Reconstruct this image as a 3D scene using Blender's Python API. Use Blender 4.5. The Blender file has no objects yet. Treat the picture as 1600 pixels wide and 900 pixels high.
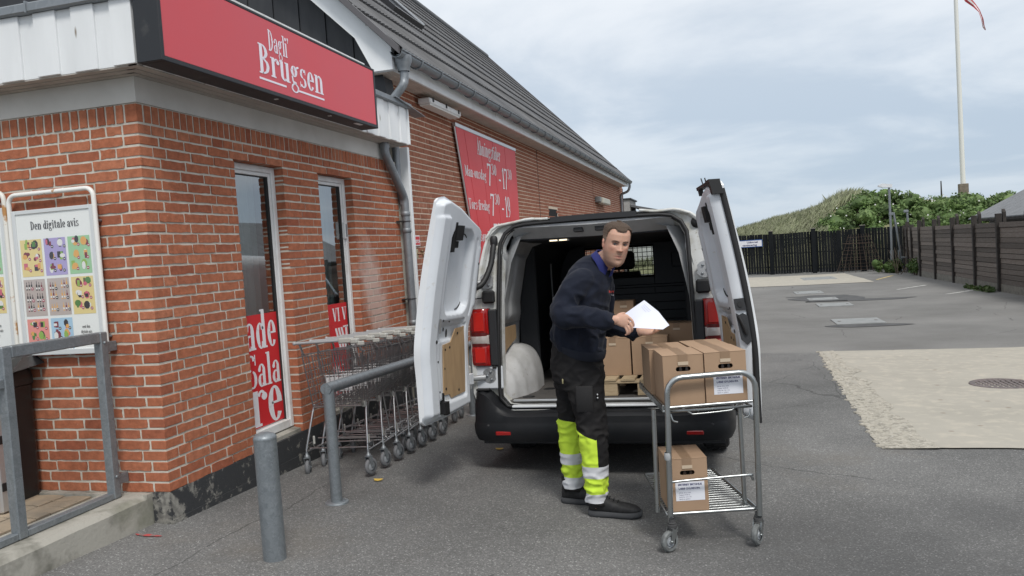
import bpy, bmesh, math, random
import numpy as np
from mathutils import Vector, Matrix, Euler, noise
R_ = math.radians
random.seed(7)
scene = bpy.context.scene
COL = scene.collection

# ------------------------------------------------------------------ camera
CAM = (3.35302, -4.04698, 1.3325)
CR = Matrix(((0.96412726, 0.05235397, -0.26022624),
             (0.25699142, 0.06127158, 0.96446939),
             (-0.06643828, 0.99674714, -0.04561907)))   # columns: right, up, forward
cd = bpy.data.cameras.new("camera")
cam = bpy.data.objects.new("camera", cd)
COL.objects.link(cam)
m = Matrix(((CR[0][0], CR[0][1], -CR[0][2]), (CR[1][0], CR[1][1], -CR[1][2]), (CR[2][0], CR[2][1], -CR[2][2])))
cam.matrix_world = Matrix.Translation(CAM) @ m.to_4x4()
cd.sensor_width = 36
cd.lens = 1228.7 / 1600 * 36
cd.clip_start = 0.05
cd.clip_end = 3000
scene.camera = cam

# ------------------------------------------------------------------ sky, sun, exposure
SUN_EL, SUN_AZ = R_(52), R_(150)      # azimuth clockwise from +Y
w = bpy.data.worlds.new("World")
scene.world = w
w.use_nodes = True
nt = w.node_tree
nt.nodes.clear()


def N(t, kind, **kw):
    n = t.nodes.new(kind)
    for k, v in kw.items():
        setattr(n, k, v)
    return n


def ramp(t, stops, interp='LINEAR'):
    n = t.nodes.new('ShaderNodeValToRGB')
    n.color_ramp.interpolation = interp
    el = n.color_ramp.elements
    while len(el) < len(stops):
        el.new(0.5)
    for e, (p, c) in zip(el, stops):
        e.position = p
        e.color = (c[0], c[1], c[2], 1) if hasattr(c, '__len__') else (c, c, c, 1)
    return n


def mth(t, op, a, b=None, c=None, clamp=False):
    n = t.nodes.new('ShaderNodeMath')
    n.operation = op
    n.use_clamp = clamp
    for i, v in enumerate((a, b, c)):
        if v is None:
            continue
        if isinstance(v, (int, float)):
            n.inputs[i].default_value = v
        else:
            t.links.new(v, n.inputs[i])
    return n.outputs[0]


def mixc(t, f, a, b, blend='MIX'):
    n = t.nodes.new('ShaderNodeMix')
    n.data_type = 'RGBA'
    n.blend_type = blend
    for s, v in ((n.inputs[0], f), (n.inputs[6], a), (n.inputs[7], b)):
        if isinstance(v, (int, float)):
            s.default_value = v
        elif isinstance(v, tuple):
            s.default_value = (v[0], v[1], v[2], 1)
        else:
            t.links.new(v, s)
    return n.outputs[2]


L = nt.links.new
sky = N(nt, 'ShaderNodeTexSky', sky_type='NISHITA', sun_disc=False, sun_elevation=SUN_EL, sun_rotation=SUN_AZ)
tc = N(nt, 'ShaderNodeTexCoord')
sep = N(nt, 'ShaderNodeSeparateXYZ')
L(tc.outputs['Generated'], sep.inputs[0])
zc = mth(nt, 'MAXIMUM', sep.outputs[2], 0.0)
den = mth(nt, 'ADD', zc, 0.16)
comb = N(nt, 'ShaderNodeCombineXYZ')
L(mth(nt, 'DIVIDE', sep.outputs[0], den), comb.inputs[0])
L(mth(nt, 'DIVIDE', sep.outputs[1], den), comb.inputs[1])
comb.inputs[2].default_value = 3.3
nz = N(nt, 'ShaderNodeTexNoise')
nz.inputs['Scale'].default_value = 0.85
nz.inputs['Detail'].default_value = 8
nz.inputs['Roughness'].default_value = 0.56
nz.inputs['Distortion'].default_value = 0.35
L(comb.outputs[0], nz.inputs['Vector'])
cl = ramp(nt, [(0.39, 0.0), (0.63, 1.0)], 'EASE')
L(nz.outputs[0], cl.inputs[0])
grad = ramp(nt, [(0.0, (3.5, 4.25, 5.15)), (0.10, (3.6, 4.3, 5.15)), (0.28, (4.5, 5.05, 5.7)), (0.6, (6.3, 6.6, 6.9)), (1.0, (7.0, 7.2, 7.4))])
L(zc, grad.inputs[0])
grad2 = ramp(nt, [(0.0, (4.2, 4.85, 5.6)), (0.12, (5.2, 5.7, 6.25)), (0.28, (6.3, 6.6, 6.95)), (0.6, (7.6, 7.8, 7.95)), (1.0, (8.2, 8.2, 8.2))])
L(zc, grad2.inputs[0])
clouds = mixc(nt, cl.outputs[0], grad.outputs[0], grad2.outputs[0])
tot = mixc(nt, 0.93, sky.outputs[0], clouds)
bg = N(nt, 'ShaderNodeBackground')
bg.inputs[1].default_value = 0.097
L(tot, bg.inputs[0])
wo = N(nt, 'ShaderNodeOutputWorld')
L(bg.outputs[0], wo.inputs[0])

sl = bpy.data.lights.new("sun", 'SUN')
sl.energy = 1.5
sl.angle = R_(14)
sl.color = (1.0, 0.965, 0.91)
so = bpy.data.objects.new("sun", sl)
COL.objects.link(so)
sd = Vector((math.sin(SUN_AZ) * math.cos(SUN_EL), math.cos(SUN_AZ) * math.cos(SUN_EL), math.sin(SUN_EL)))
so.rotation_euler = (-sd).to_track_quat('-Z', 'Y').to_euler()
so.location = (0, 0, 30)
scene.view_settings.view_transform = 'Standard'
scene.view_settings.look = 'None'
scene.view_settings.exposure = 0.55
scene.view_settings.gamma = 1
scene.cycles.max_bounces = 7
scene.cycles.transparent_max_bounces = 12

# ------------------------------------------------------------------ helpers
WL = {}


def tag(o, label=None, cat=None, group=None, kind=None):
    if label: o['label'] = label
    if cat: o['category'] = cat
    if group: o['group'] = group
    if kind: o['kind'] = kind
    return o


def thing(name, label, cat, loc=(0, 0, 0), group=None, rot=(0, 0, 0)):
    o = bpy.data.objects.new(name, None)
    o.empty_display_size = 0.2
    COL.objects.link(o)
    o.location = loc
    o.rotation_euler = rot
    tag(o, label, cat, group)
    return o


class MB:
    """Collects boxes, tubes, lofts ... and links them as one mesh object."""

    def __init__(s):
        s.v = []; s.f = []; s.m = []; s.sm = []

    def add(s, vs, fs, mi=0, smooth=False):
        b = len(s.v)
        s.v += [tuple(p) for p in vs]
        s.f += [tuple(b + i for i in f) for f in fs]
        s.m += [mi] * len(fs)
        s.sm += [smooth] * len(fs)
        return s

    def box(s, x0, x1, y0, y1, z0, z1, mi=0, M=None):
        vs = [(x, y, z) for z in (z0, z1) for y in (y0, y1) for x in (x0, x1)]
        if M is not None:
            vs = [tuple(M @ Vector(p)) for p in vs]
        return s.add(vs, [(0, 2, 3, 1), (4, 5, 7, 6), (0, 1, 5, 4), (2, 6, 7, 3), (0, 4, 6, 2), (1, 3, 7, 5)], mi)

    def bbox(s, x0, x1, y0, y1, z0, z1, b=0.01, mi=0, M=None, smooth=False):
        """box with chamfered edges"""
        vs = []; fs = []
        xs, ys, zs = (x0, x1), (y0, y1), (z0, z1)
        idx = {}
        for i in (0, 1):
            for j in (0, 1):
                for k in (0, 1):
                    c = (xs[i], ys[j], zs[k]); d = (b if i == 0 else -b, b if j == 0 else -b, b if k == 0 else -b)
                    for a in range(3):
                        p = [c[q] + (d[q] if q != a else 0) for q in range(3)]
                        idx[(i, j, k, a)] = len(vs); vs.append(p)
        for a in range(3):
            for side in (0, 1):
                o = [q for q in range(3) if q != a]
                loop = []
                for (p, q) in ((0, 0), (1, 0), (1, 1), (0, 1)):
                    t = [0, 0, 0]; t[a] = side; t[o[0]] = p; t[o[1]] = q
                    loop.append(idx[(t[0], t[1], t[2], a)])
                if (side == 1) == (a == 1): loop = loop[::-1]
                fs.append(loop)
        for a in range(3):      # edges along axis a
            o = [q for q in range(3) if q != a]
            for p in (0, 1):
                for q in (0, 1):
                    t0 = [0, 0, 0]; t0[o[0]] = p; t0[o[1]] = q
                    t1 = list(t0); t1[a] = 1
                    loop = [idx[(*t0, o[0])], idx[(*t1, o[0])], idx[(*t1, o[1])], idx[(*t0, o[1])]]
                    fs.append(loop)
        for i in (0, 1):
            for j in (0, 1):
                for k in (0, 1):
                    fs.append([idx[(i, j, k, 0)], idx[(i, j, k, 1)], idx[(i, j, k, 2)]])
        if M is not None:
            vs = [tuple(M @ Vector(p)) for p in vs]
        c = Vector((0, 0, 0))
        for p in vs: c += Vector(p)
        c /= len(vs)
        out = []
        for f in fs:
            a_, b_, c_ = Vector(vs[f[0]]), Vector(vs[f[1]]), Vector(vs[f[2]])
            n = (b_ - a_).cross(c_ - a_)
            ctr = (a_ + b_ + c_) / 3
            out.append(f if n.dot(ctr - c) > 0 else f[::-1])
        return s.add(vs, out, mi, smooth)

    def tube(s, pts, r, n=8, closed=False, caps=True, mi=0, smooth=True, sq=1.0):
        pts = [Vector(p) for p in pts]
        if not hasattr(r, '__len__'): r = [r] * len(pts)
        k = len(pts)
        up = None
        vs = []
        for i, p in enumerate(pts):
            if closed:
                t = (pts[(i + 1) % k] - pts[i - 1])
            else:
                t = (pts[min(i + 1, k - 1)] - pts[max(i - 1, 0)])
            if t.length < 1e-9: t = Vector((0, 0, 1))
            t.normalize()
            if up is None:
                up = Vector((0, 0, 1)) if abs(t.z) < 0.9 else Vector((1, 0, 0))
            x = t.cross(up)
            if x.length < 1e-6: x = t.orthogonal()
            x.normalize()
            y = x.cross(t).normalized()
            up = y
            for j in range(n):
                a = 2 * math.pi * (j + 0.5) / n
                vs.append(p + (x * math.cos(a) + y * math.sin(a) * sq) * r[i])
        fs = []
        for i in range(k if closed else k - 1):
            for j in range(n):
                a, b = i * n + j, i * n + (j + 1) % n
                c, d = ((i + 1) % k) * n + (j + 1) % n, ((i + 1) % k) * n + j
                fs.append((a, b, c, d))
        s.add(vs, fs, mi, smooth)
        if caps and not closed:
            s.add(vs[:n], [tuple(range(n))[::-1]], mi)
            s.add(vs[-n:], [tuple(range(n))], mi)
        return s

    def lathe(s, prof, c=(0, 0, 0), axis='Z', n=24, mi=0, smooth=True, M=None):
        vs = []
        for (r, h) in prof:
            for j in range(n):
                a = 2 * math.pi * j / n
                x, y = r * math.cos(a), r * math.sin(a)
                p = (x, y, h) if axis == 'Z' else ((h, x, y) if axis == 'X' else (y, h, x))
                p = Vector(p)
                if M is not None: p = M @ p
                vs.append(p + Vector(c))
        fs = []
        for i in range(len(prof) - 1):
            for j in range(n):
                fs.append((i * n + j, i * n + (j + 1) % n, (i + 1) * n + (j + 1) % n, (i + 1) * n + j))
        s.add(vs, fs, mi, smooth)
        return s

    def prism(s, poly, fn, d0, d1, mi=0, smooth_side=False):
        """poly: 2-D outline; fn(u, v, d) -> 3-D; extruded from d0 to d1"""
        n = len(poly)
        a = [fn(u, v, d0) for u, v in poly]
        b = [fn(u, v, d1) for u, v in poly]
        s.add(a, [tuple(range(n))[::-1]], mi)
        s.add(b, [tuple(range(n))], mi)
        s.add(a + b, [(i, (i + 1) % n, n + (i + 1) % n, n + i) for i in range(n)], mi, smooth_side)
        return s

    def loft(s, loops, closed=True, caps=True, mi=0, smooth=True):
        n = len(loops[0])
        vs = [p for l in loops for p in l]
        fs = []
        for i in range(len(loops) - 1):
            for j in range(n if closed else n - 1):
                fs.append((i * n + j, i * n + (j + 1) % n, (i + 1) * n + (j + 1) % n, (i + 1) * n + j))
        s.add(vs, fs, mi, smooth)
        if caps:
            s.add(loops[0], [tuple(range(n))[::-1]], mi, smooth)
            s.add(loops[-1], [tuple(range(n))], mi, smooth)
        return s

    def ball(s, c, r, n=12, m=8, mi=0, M=None):
        vs = []; fs = []
        if not hasattr(r, '__len__'): r = (r, r, r)
        for i in range(m + 1):
            t = math.pi * i / m
            for j in range(n):
                a = 2 * math.pi * j / n
                p = Vector((r[0] * math.sin(t) * math.cos(a), r[1] * math.sin(t) * math.sin(a), -r[2] * math.cos(t)))
                if M is not None: p = M @ p
                vs.append(p + Vector(c))
        for i in range(m):
            for j in range(n):
                fs.append((i * n + j, i * n + (j + 1) % n, (i + 1) * n + (j + 1) % n, (i + 1) * n + j))
        s.add(vs, fs, mi, True)
        return s

    def mesh(s, name, org=(0, 0, 0), mats=()):
        me = bpy.data.meshes.new(name)
        o = Vector(org)
        me.from_pydata([(p[0] - o.x, p[1] - o.y, p[2] - o.z) for p in s.v], [], s.f)
        for mt in mats: me.materials.append(mt)
        me.polygons.foreach_set('material_index', s.m)
        me.polygons.foreach_set('use_smooth', s.sm)
        me.update()
        return me

    def build(s, name, mats, parent=None, label=None, cat=None, group=None, kind=None, local=False, merge=False, bev=None, sharp=None, org=None):
        if not isinstance(mats, (list, tuple)): mats = [mats]
        if org is None:
            if s.v:
                xs = [p[0] for p in s.v]; ys = [p[1] for p in s.v]; zs = [p[2] for p in s.v]
                org = Vector(((min(xs) + max(xs)) / 2, (min(ys) + max(ys)) / 2, min(zs)))
            else:
                org = Vector((0, 0, 0))
        else:
            org = Vector(org)
        me = s.mesh(name, org, mats)
        if merge:
            bm = bmesh.new(); bm.from_mesh(me)
            bmesh.ops.remove_doubles(bm, verts=bm.verts, dist=merge if merge is not True else 1e-5)
            bmesh.ops.recalc_face_normals(bm, faces=bm.faces)
            bm.to_mesh(me); bm.free()
        o = bpy.data.objects.new(name, me)
        COL.objects.link(o)
        if parent is not None:
            o.parent = parent
        po = Vector((0, 0, 0))
        if not local and parent is not None:
            po = Vector(WL.get(parent.name, parent.location))
        o.location = org - po
        WL[o.name] = tuple(org)
        if sharp is not None:
            me.set_sharp_from_angle(angle=R_(sharp))
        if bev:
            bm_ = o.modifiers.new('b', 'BEVEL'); bm_.width = bev; bm_.segments = 2; bm_.limit_method = 'ANGLE'; bm_.angle_limit = R_(40)
        tag(o, label, cat, group, kind)
        return o


def struct(name, mb, mat, **k):
    return mb.build(name, mat, kind='structure', **k)


def copy_tree(o, parent=None):
    c = o.copy()
    COL.objects.link(c)
    c.parent = parent
    for ch in [x for x in o.children]:
        copy_tree(ch, c)
    return c


def arc(c, r, a0, a1, n, plane='XZ'):
    out = []
    for i in range(n + 1):
        a = R_(a0 + (a1 - a0) * i / n)
        u, v = r * math.cos(a), r * math.sin(a)
        p = {'XZ': (u, 0, v), 'YZ': (0, u, v), 'XY': (u, v, 0)}[plane]
        out.append(Vector(c) + Vector(p))
    return out


def smooth_path(pts, n=6):
    """Catmull-Rom through the points"""
    P = [Vector(p) for p in pts]
    P = [2 * P[0] - P[1]] + P + [2 * P[-1] - P[-2]]
    out = []
    for i in range(1, len(P) - 2):
        for k in range(n):
            t = k / n
            a, b, c, d = P[i - 1], P[i], P[i + 1], P[i + 2]
            out.append(0.5 * ((2 * b) + (c - a) * t + (2 * a - 5 * b + 4 * c - d) * t * t + (3 * b - a - 3 * c + d) * t ** 3))
    out.append(P[-2])
    return out


def G(X, Y):
    ty = .30 * math.tanh(.042 * Y / .30) if Y > 0 else .10 * math.tanh(.042 * Y / .10)
    tx = .16 * math.tanh(.04 * X / .16) if X > 0 else .05 * math.tanh(.04 * X / .05)
    return -.2 - ty - tx


def at(px, py, axis, val):
    d = CR @ Vector(((px - 800) / 1228.7, -(py - 450) / 1228.7, 1))
    t = (val - CAM[axis]) / d[axis]
    return Vector(CAM) + d * t


# ------------------------------------------------------------------ materials
def mat(name, col, rough=0.6, metal=0.0, var=None, bump=None, spec=0.5, spots=None, coat=0, sub=0, rvar=None, stretch=None, emit=None, var2=None):
    m = bpy.data.materials.new(name)
    m.use_nodes = True
    t = m.node_tree
    b = t.nodes['Principled BSDF']
    b.inputs['Roughness'].default_value = rough
    b.inputs['Metallic'].default_value = metal
    b.inputs['Specular IOR Level'].default_value = spec
    if coat: b.inputs['Coat Weight'].default_value = coat; b.inputs['Coat Roughness'].default_value = 0.08
    if sub:
        b.inputs['Subsurface Weight'].default_value = sub
        b.inputs['Subsurface Radius'].default_value = (0.02, 0.008, 0.004)
        b.inputs['Subsurface Scale'].default_value = 0.5
    geo = N(t, 'ShaderNodeNewGeometry')
    pos = geo.outputs['Position']
    if stretch:
        mp = N(t, 'ShaderNodeMapping')
        mp.inputs['Scale'].default_value = stretch
        t.links.new(pos, mp.inputs[0]); pos = mp.outputs[0]
    cur = None

    def noise_(sc, det=4, rg=0.6, dist=0):
        n = N(t, 'ShaderNodeTexNoise')
        n.inputs['Scale'].default_value = sc; n.inputs['Detail'].default_value = det
        n.inputs['Roughness'].default_value = rg; n.inputs['Distortion'].default_value = dist
        t.links.new(pos, n.inputs['Vector'])
        return n.outputs[0]
    cur = col
    for vv in (var, var2):
        if vv:      # (scale, colour2, lo, hi)
            r = ramp(t, [(vv[2], 0.0), (vv[3], 1.0)])
            t.links.new(noise_(vv[0]), r.inputs[0])
            cur = mixc(t, r.outputs[0], cur, vv[1])
    if spots:   # (scale, colour, size)
        vo = N(t, 'ShaderNodeTexVoronoi'); vo.inputs['Scale'].default_value = spots[0]
        t.links.new(pos, vo.inputs['Vector'])
        r = ramp(t, [(spots[2], 1.0), (spots[2] + 0.06, 0.0)])
        t.links.new(vo.outputs['Distance'], r.inputs[0])
        cur = mixc(t, r.outputs[0], cur, spots[1])
    if isinstance(cur, tuple): b.inputs['Base Color'].default_value = (*cur, 1)
    else: t.links.new(cur, b.inputs['Base Color'])
    if rvar:
        t.links.new(mth(t, 'MULTIPLY_ADD', noise_(rvar[0]), rvar[1], rough - rvar[1] / 2), b.inputs['Roughness'])
    if bump:    # (scale, strength, distance)
        bn = N(t, 'ShaderNodeBump')
        bn.inputs['Strength'].default_value = bump[1]
        bn.inputs['Distance'].default_value = bump[2] if len(bump) > 2 else 0.01
        t.links.new(noise_(bump[0]), bn.inputs['Height'])
        t.links.new(bn.outputs[0], b.inputs['Normal'])
    if emit:
        b.inputs['Emission Color'].default_value = (*emit[0], 1); b.inputs['Emission Strength'].default_value = emit[1]
    return m


def zinc_mat(name, a=(0.36, 0.39, 0.41), b_=(0.22, 0.25, 0.27), rough=0.45, sc=16):
    m = mat(name, a, rough, metal=0.55, bump=(60, 0.05))
    t = m.node_tree; b = t.nodes['Principled BSDF']
    geo = N(t, 'ShaderNodeNewGeometry')
    v = N(t, 'ShaderNodeTexVoronoi'); v.inputs['Scale'].default_value = sc * 2.2
    no = N(t, 'ShaderNodeTexNoise'); no.inputs['Scale'].default_value = sc; no.inputs['Detail'].default_value = 5
    t.links.new(geo.outputs['Position'], no.inputs['Vector'])
    t.links.new(mixc(t, 0.25, geo.outputs['Position'], no.outputs[1]), v.inputs['Vector'])
    f = mth(t, 'ADD', mth(t, 'MULTIPLY', v.outputs['Color'], 0.5), mth(t, 'MULTIPLY', no.outputs[0], 0.6), clamp=True)
    t.links.new(mixc(t, f, b_, a), b.inputs['Base Color'])
    return m
# ------------------------------------------------------------------ a small condensed slab-serif alphabet
ST, TH = 0.135, 0.05


def gr(x0, y0, x1, y1): return [(x0, y0), (x1, y0), (x1, y1), (x0, y1)]


def ring(cx, cy, rx, ry, a0=0, a1=360, wx=ST, wy=TH, n=None):
    n = n or max(5, int(abs(a1 - a0) / 15))
    o, i = [], []
    for k in range(n + 1):
        a = R_(a0 + (a1 - a0) * k / n)
        o.append((cx + rx * math.cos(a), cy + ry * math.sin(a)))
        i.append((cx + (rx - wx) * math.cos(a), cy + (ry - wy) * math.sin(a)))
    return [[o[k], o[k + 1], i[k + 1], i[k]] for k in range(n)]


def stem(x, y0, y1, top='b', bot='b'):
    out = [gr(x, y0, x + ST, y1)]
    e = 0.055
    for y, s in ((y0, bot), (y1 - TH, top)):
        if s in 'bl': out.append(gr(x - e, y, x, y + TH))
        if s in 'br': out.append(gr(x + ST, y, x + ST + e, y + TH))
    return out


def bar(x0, y0, x1, y1, w):
    d = Vector((x1 - x0, y1 - y0)).normalized(); n_ = Vector((-d.y, d.x)) * w / 2
    return [(x0 - n_.x, y0 - n_.y), (x1 - n_.x, y1 - n_.y), (x1 + n_.x, y1 + n_.y), (x0 + n_.x, y0 + n_.y)]


def dot(cx, cy, r): return [[(cx + r * math.cos(R_(a)), cy + r * math.sin(R_(a))) for a in range(0, 360, 30)]]


XH = 0.68
GL = {}
GL[' '] = ([], .22)
GL['-'] = ([gr(.03, .3, .22, .38)], .26)
GL['.'] = (dot(.1, .06, .07), .2)
GL[','] = (dot(.1, .06, .07) + [bar(.13, .04, .06, -.12, .05)], .2)
GL["'"] = (dot(.1, .92, .075) + [bar(.14, .9, .07, .72, .05)], .2)
GL['!'] = ([[(.05, 1), (.2, 1), (.15, .3), (.1, .3)]] + dot(.125, .08, .08), .25)
GL['I'] = (stem(.07, 0, 1), .3)
GL['D'] = (stem(.07, 0, 1, 'l', 'l') + ring(.17, .5, .34, .5, -90, 90), .56)
GL['B'] = (stem(.07, 0, 1, 'l', 'l') + ring(.17, .75, .27, .25, -90, 90) + ring(.17, .27, .32, .27, -90, 90), .54)
GL['P'] = (stem(.07, 0, 1, 'l', 'b') + ring(.17, .72, .3, .28, -90, 90), .5)
GL['M'] = (stem(.05, 0, 1, 'l', 'b')[:0] + [gr(.07, 0, .12, 1), gr(.01, 0, .18, TH), gr(.01, 1 - TH, .1, 1)] + stem(.5, 0, 1, 'r', 'b') + [bar(.13, .95, .35, .1, .13), bar(.35, .1, .53, .95, .05)], .72)
GL['T'] = (stem(.22, 0, .98, 'n', 'b') + [gr(.02, .95, .56, 1), gr(.02, .8, .07, .95), gr(.51, .8, .56, .95)], .58)
GL['L'] = (stem(.07, 0, 1, 'b', 'l') + [gr(.2, 0, .5, TH), gr(.45, TH, .5, .22)], .52)
GL['A'] = ([bar(.27, .98, .1, .03, .055), bar(.27, .98, .44, .03, .14), gr(.15, .3, .4, .35), gr(.01, 0, .19, TH), gr(.32, 0, .56, TH)], .57)
GL['Å'] = (GL['A'][0] + ring(.27, 1.1, .09, .09, wx=.04, wy=.04), .57)
GL['V'] = ([bar(.12, .97, .28, .04, .14), bar(.28, .04, .45, .97, .055), gr(.0, .95, .24, 1), gr(.36, .95, .54, 1)], .55)
GL['S'] = (ring(.25, .74, .21, .26, 20, 250) + ring(.25, .27, .22, .27, 230, 70 + 360)[:0] + ring(.25, .27, .23, .27, -160, 75) + [gr(.41, .68, .46, 1), gr(.02, 0, .07, .3)], .5)
GL['F'] = (stem(.07, 0, 1, 'l', 'b') + [gr(.2, .95, .5, 1), gr(.45, .78, .5, .95), gr(.2, .5, .36, .55)], .5)
GL['U'] = (stem(.07, .25, 1, 'b', 'n') + [gr(.43, .25, .48, 1), gr(.36, .95, .55, 1)] + ring(.275, .27, .205, .27, 180, 360, wx=.09), .56)
GL['l'] = (stem(.07, 0, 1, 'l', 'b'), .27)
GL['i'] = (stem(.07, 0, XH, 'l', 'b') + dot(.13, .88, .085), .27)
GL['n'] = (stem(.07, 0, XH, 'l', 'b') + stem(.33, 0, .5, 'n', 'b') + ring(.3, .46, .168, .22, 0, 140), .54)
GL['m'] = (stem(.07, 0, XH, 'l', 'b') + stem(.33, 0, .5, 'n', 'b') + ring(.3, .46, .168, .22, 0, 140) + stem(.59, 0, .5, 'n', 'b') + ring(.56, .46, .168, .22, 0, 140), .8)
GL['h'] = (stem(.07, 0, 1, 'l', 'b') + stem(.33, 0, .5, 'n', 'b') + ring(.3, .46, .168, .22, 0, 140), .54)
GL['u'] = (stem(.07, .2, XH, 'l', 'n') + stem(.33, 0, XH, 'l', 'r') + ring(.235, .2, .168, .2, 180, 320), .54)
GL['r'] = (stem(.07, 0, XH, 'l', 'b') + ring(.3, .48, .13, .2, 40, 150, wx=.08) + dot(.37, .55, .075), .43)
GL['o'] = (ring(.22, .34, .19, .35), .44)
GL['e'] = (ring(.22, .34, .19, .35, 0, 325) + [gr(.13, .34, .38, .385)], .43)
GL['c'] = (ring(.22, .34, .19, .35, 45, 325) + dot(.34, .54, .07), .41)
GL['a'] = (ring(.2, .19, .17, .2, 60, 330) + stem(.27, 0, .5, 'n', 'r') + ring(.235, .48, .17, .21, 0, 160, wx=.12) + dot(.12, .52, .07), .47)
GL['d'] = (ring(.21, .33, .18, .34, 30, 330) + stem(.29, 0, 1, 'l', 'r'), .49)
GL['b'] = (stem(.06, 0, 1, 'l', 'n') + ring(.25, .33, .18, .34, -150, 150), .47)
GL['p'] = (stem(.06, -.28, XH, 'l', 'b') + ring(.25, .34, .18, .35, -150, 150), .47)
GL['t'] = (stem(.1, .12, .88, 'n', 'n') + [gr(.01, .64, .34, .69)] + ring(.25, .14, .15, .14, 180, 320, wx=.12), .36)
GL['f'] = (stem(.1, 0, .8, 'n', 'b') + [gr(.01, .64, .34, .69)] + ring(.25, .8, .15, .2, 60, 180, wx=.13) + dot(.33, .9, .07), .34)
GL['s'] = (ring(.2, .51, .155, .18, 25, 260, wx=.11) + ring(.2, .18, .17, .185, -155, 85, wx=.11) + [gr(.31, .5, .345, .69), gr(.03, 0, .065, .2)], .4)
GL['v'] = ([bar(.1, .66, .24, .03, .13), bar(.24, .03, .36, .66, .05), gr(.0, .63, .2, .68), gr(.29, .63, .44, .68)], .44)
GL['g'] = (ring(.21, .48, .17, .2) + ring(.22, -.12, .2, .17, wx=.08) + [bar(.1, .3, .13, .1, .07), bar(.12, .09, .3, .05, .1)] + [bar(.33, .62, .46, .68, .07)], .48)
GL['k'] = (stem(.07, 0, 1, 'l', 'b') + [bar(.2, .3, .42, .65, .05), bar(.26, .36, .45, .03, .13), gr(.34, 0, .54, TH), gr(.32, .63, .5, .68)], .54)
GL['y'] = ([bar(.1, .66, .24, .03, .13), bar(.38, .66, .16, -.25, .05), gr(.0, .63, .2, .68), gr(.29, .63, .46, .68)] + dot(.13, -.22, .07), .46)
GL['ø'] = (ring(.22, .34, .19, .35) + [bar(.06, -.04, .38, .72, .035)], .44)
GL['0'] = (ring(.25, .5, .22, .5), .5)
GL['1'] = (stem(.17, 0, 1, 'n', 'b') + [bar(.2, .95, .06, .82, .05)], .4)
GL['3'] = (ring(.2, .76, .2, .24, -90, 160, wx=.12) + ring(.2, .27, .23, .27, -160, 90, wx=.13), .47)
GL['7'] = ([gr(.03, .9, .46, 1), gr(.03, .76, .08, .9), bar(.41, .92, .2, 0, .12)], .48)
GL['9'] = (ring(.24, .66, .21, .34) + ring(.2, .45, .25, .45, -110, 0, wx=.12) + [gr(.33, .42, .45, .7)], .5)
GL['4'] = (stem(.27, 0, 1, 'n', 'b') + [gr(.02, .26, .46, .31), bar(.3, .96, .05, .3, .05)], .5)


def serif(mb, txt, o, u, v, h, nrm, mi=0, cond=1.0, eps=0.0003, track=0.0):
    """write txt with its baseline at o; u, v unit directions, h cap height"""
    o, u, v, nrm = Vector(o), Vector(u), Vector(v), Vector(nrm)
    x = 0
    k = 0
    flip = u.cross(v).dot(nrm) < 0
    for ch in txt:
        pcs, adv = GL.get(ch, GL['o'])
        for pc in pcs:
            k += 1
            pts = [o + u * ((x + a) * h * cond) + v * (b * h) + nrm * (eps * (1 + k % 5)) for a, b in pc]
            area = sum(pc[i][0] * pc[(i + 1) % len(pc)][1] - pc[(i + 1) % len(pc)][0] * pc[i][1] for i in range(len(pc)))
            f = tuple(range(len(pts)))
            if (area < 0) != flip: f = f[::-1]
            mb.add(pts, [f], mi)
        x += adv + track
    return x * h * cond


def swidth(txt, h, cond=1.0, track=0.0): return sum(GL.get(c, GL['o'])[1] + track for c in txt) * h * cond


def sans(txt, h, name='t', align='LEFT', sp=1.0, bold=0.0):
    """built-in typeface converted to a flat mesh in its own XY plane"""
    cu = bpy.data.curves.new(name, 'FONT')
    cu.body = txt; cu.size = h; cu.align_x = align; cu.space_line = sp; cu.offset = bold
    cu.resolution_u = 3
    ob = bpy.data.objects.new(name, cu)
    COL.objects.link(ob)
    dg = bpy.context.evaluated_depsgraph_get()
    me = bpy.data.meshes.new_from_object(ob.evaluated_get(dg))
    bpy.data.objects.remove(ob)
    return me


def sans_add(mb, txt, o, u, v, h, mi=0, cond=1.0, align='LEFT', sp=1.0, bold=0.0):
    me = sans(txt, h, align=align, sp=sp, bold=bold)
    o, u, v = Vector(o), Vector(u), Vector(v)
    mb.add([o + u * (p.co.x * cond) + v * p.co.y for p in me.vertices], [tuple(f.vertices) for f in me.polygons], mi)
    bpy.data.meshes.remove(me)
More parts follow.
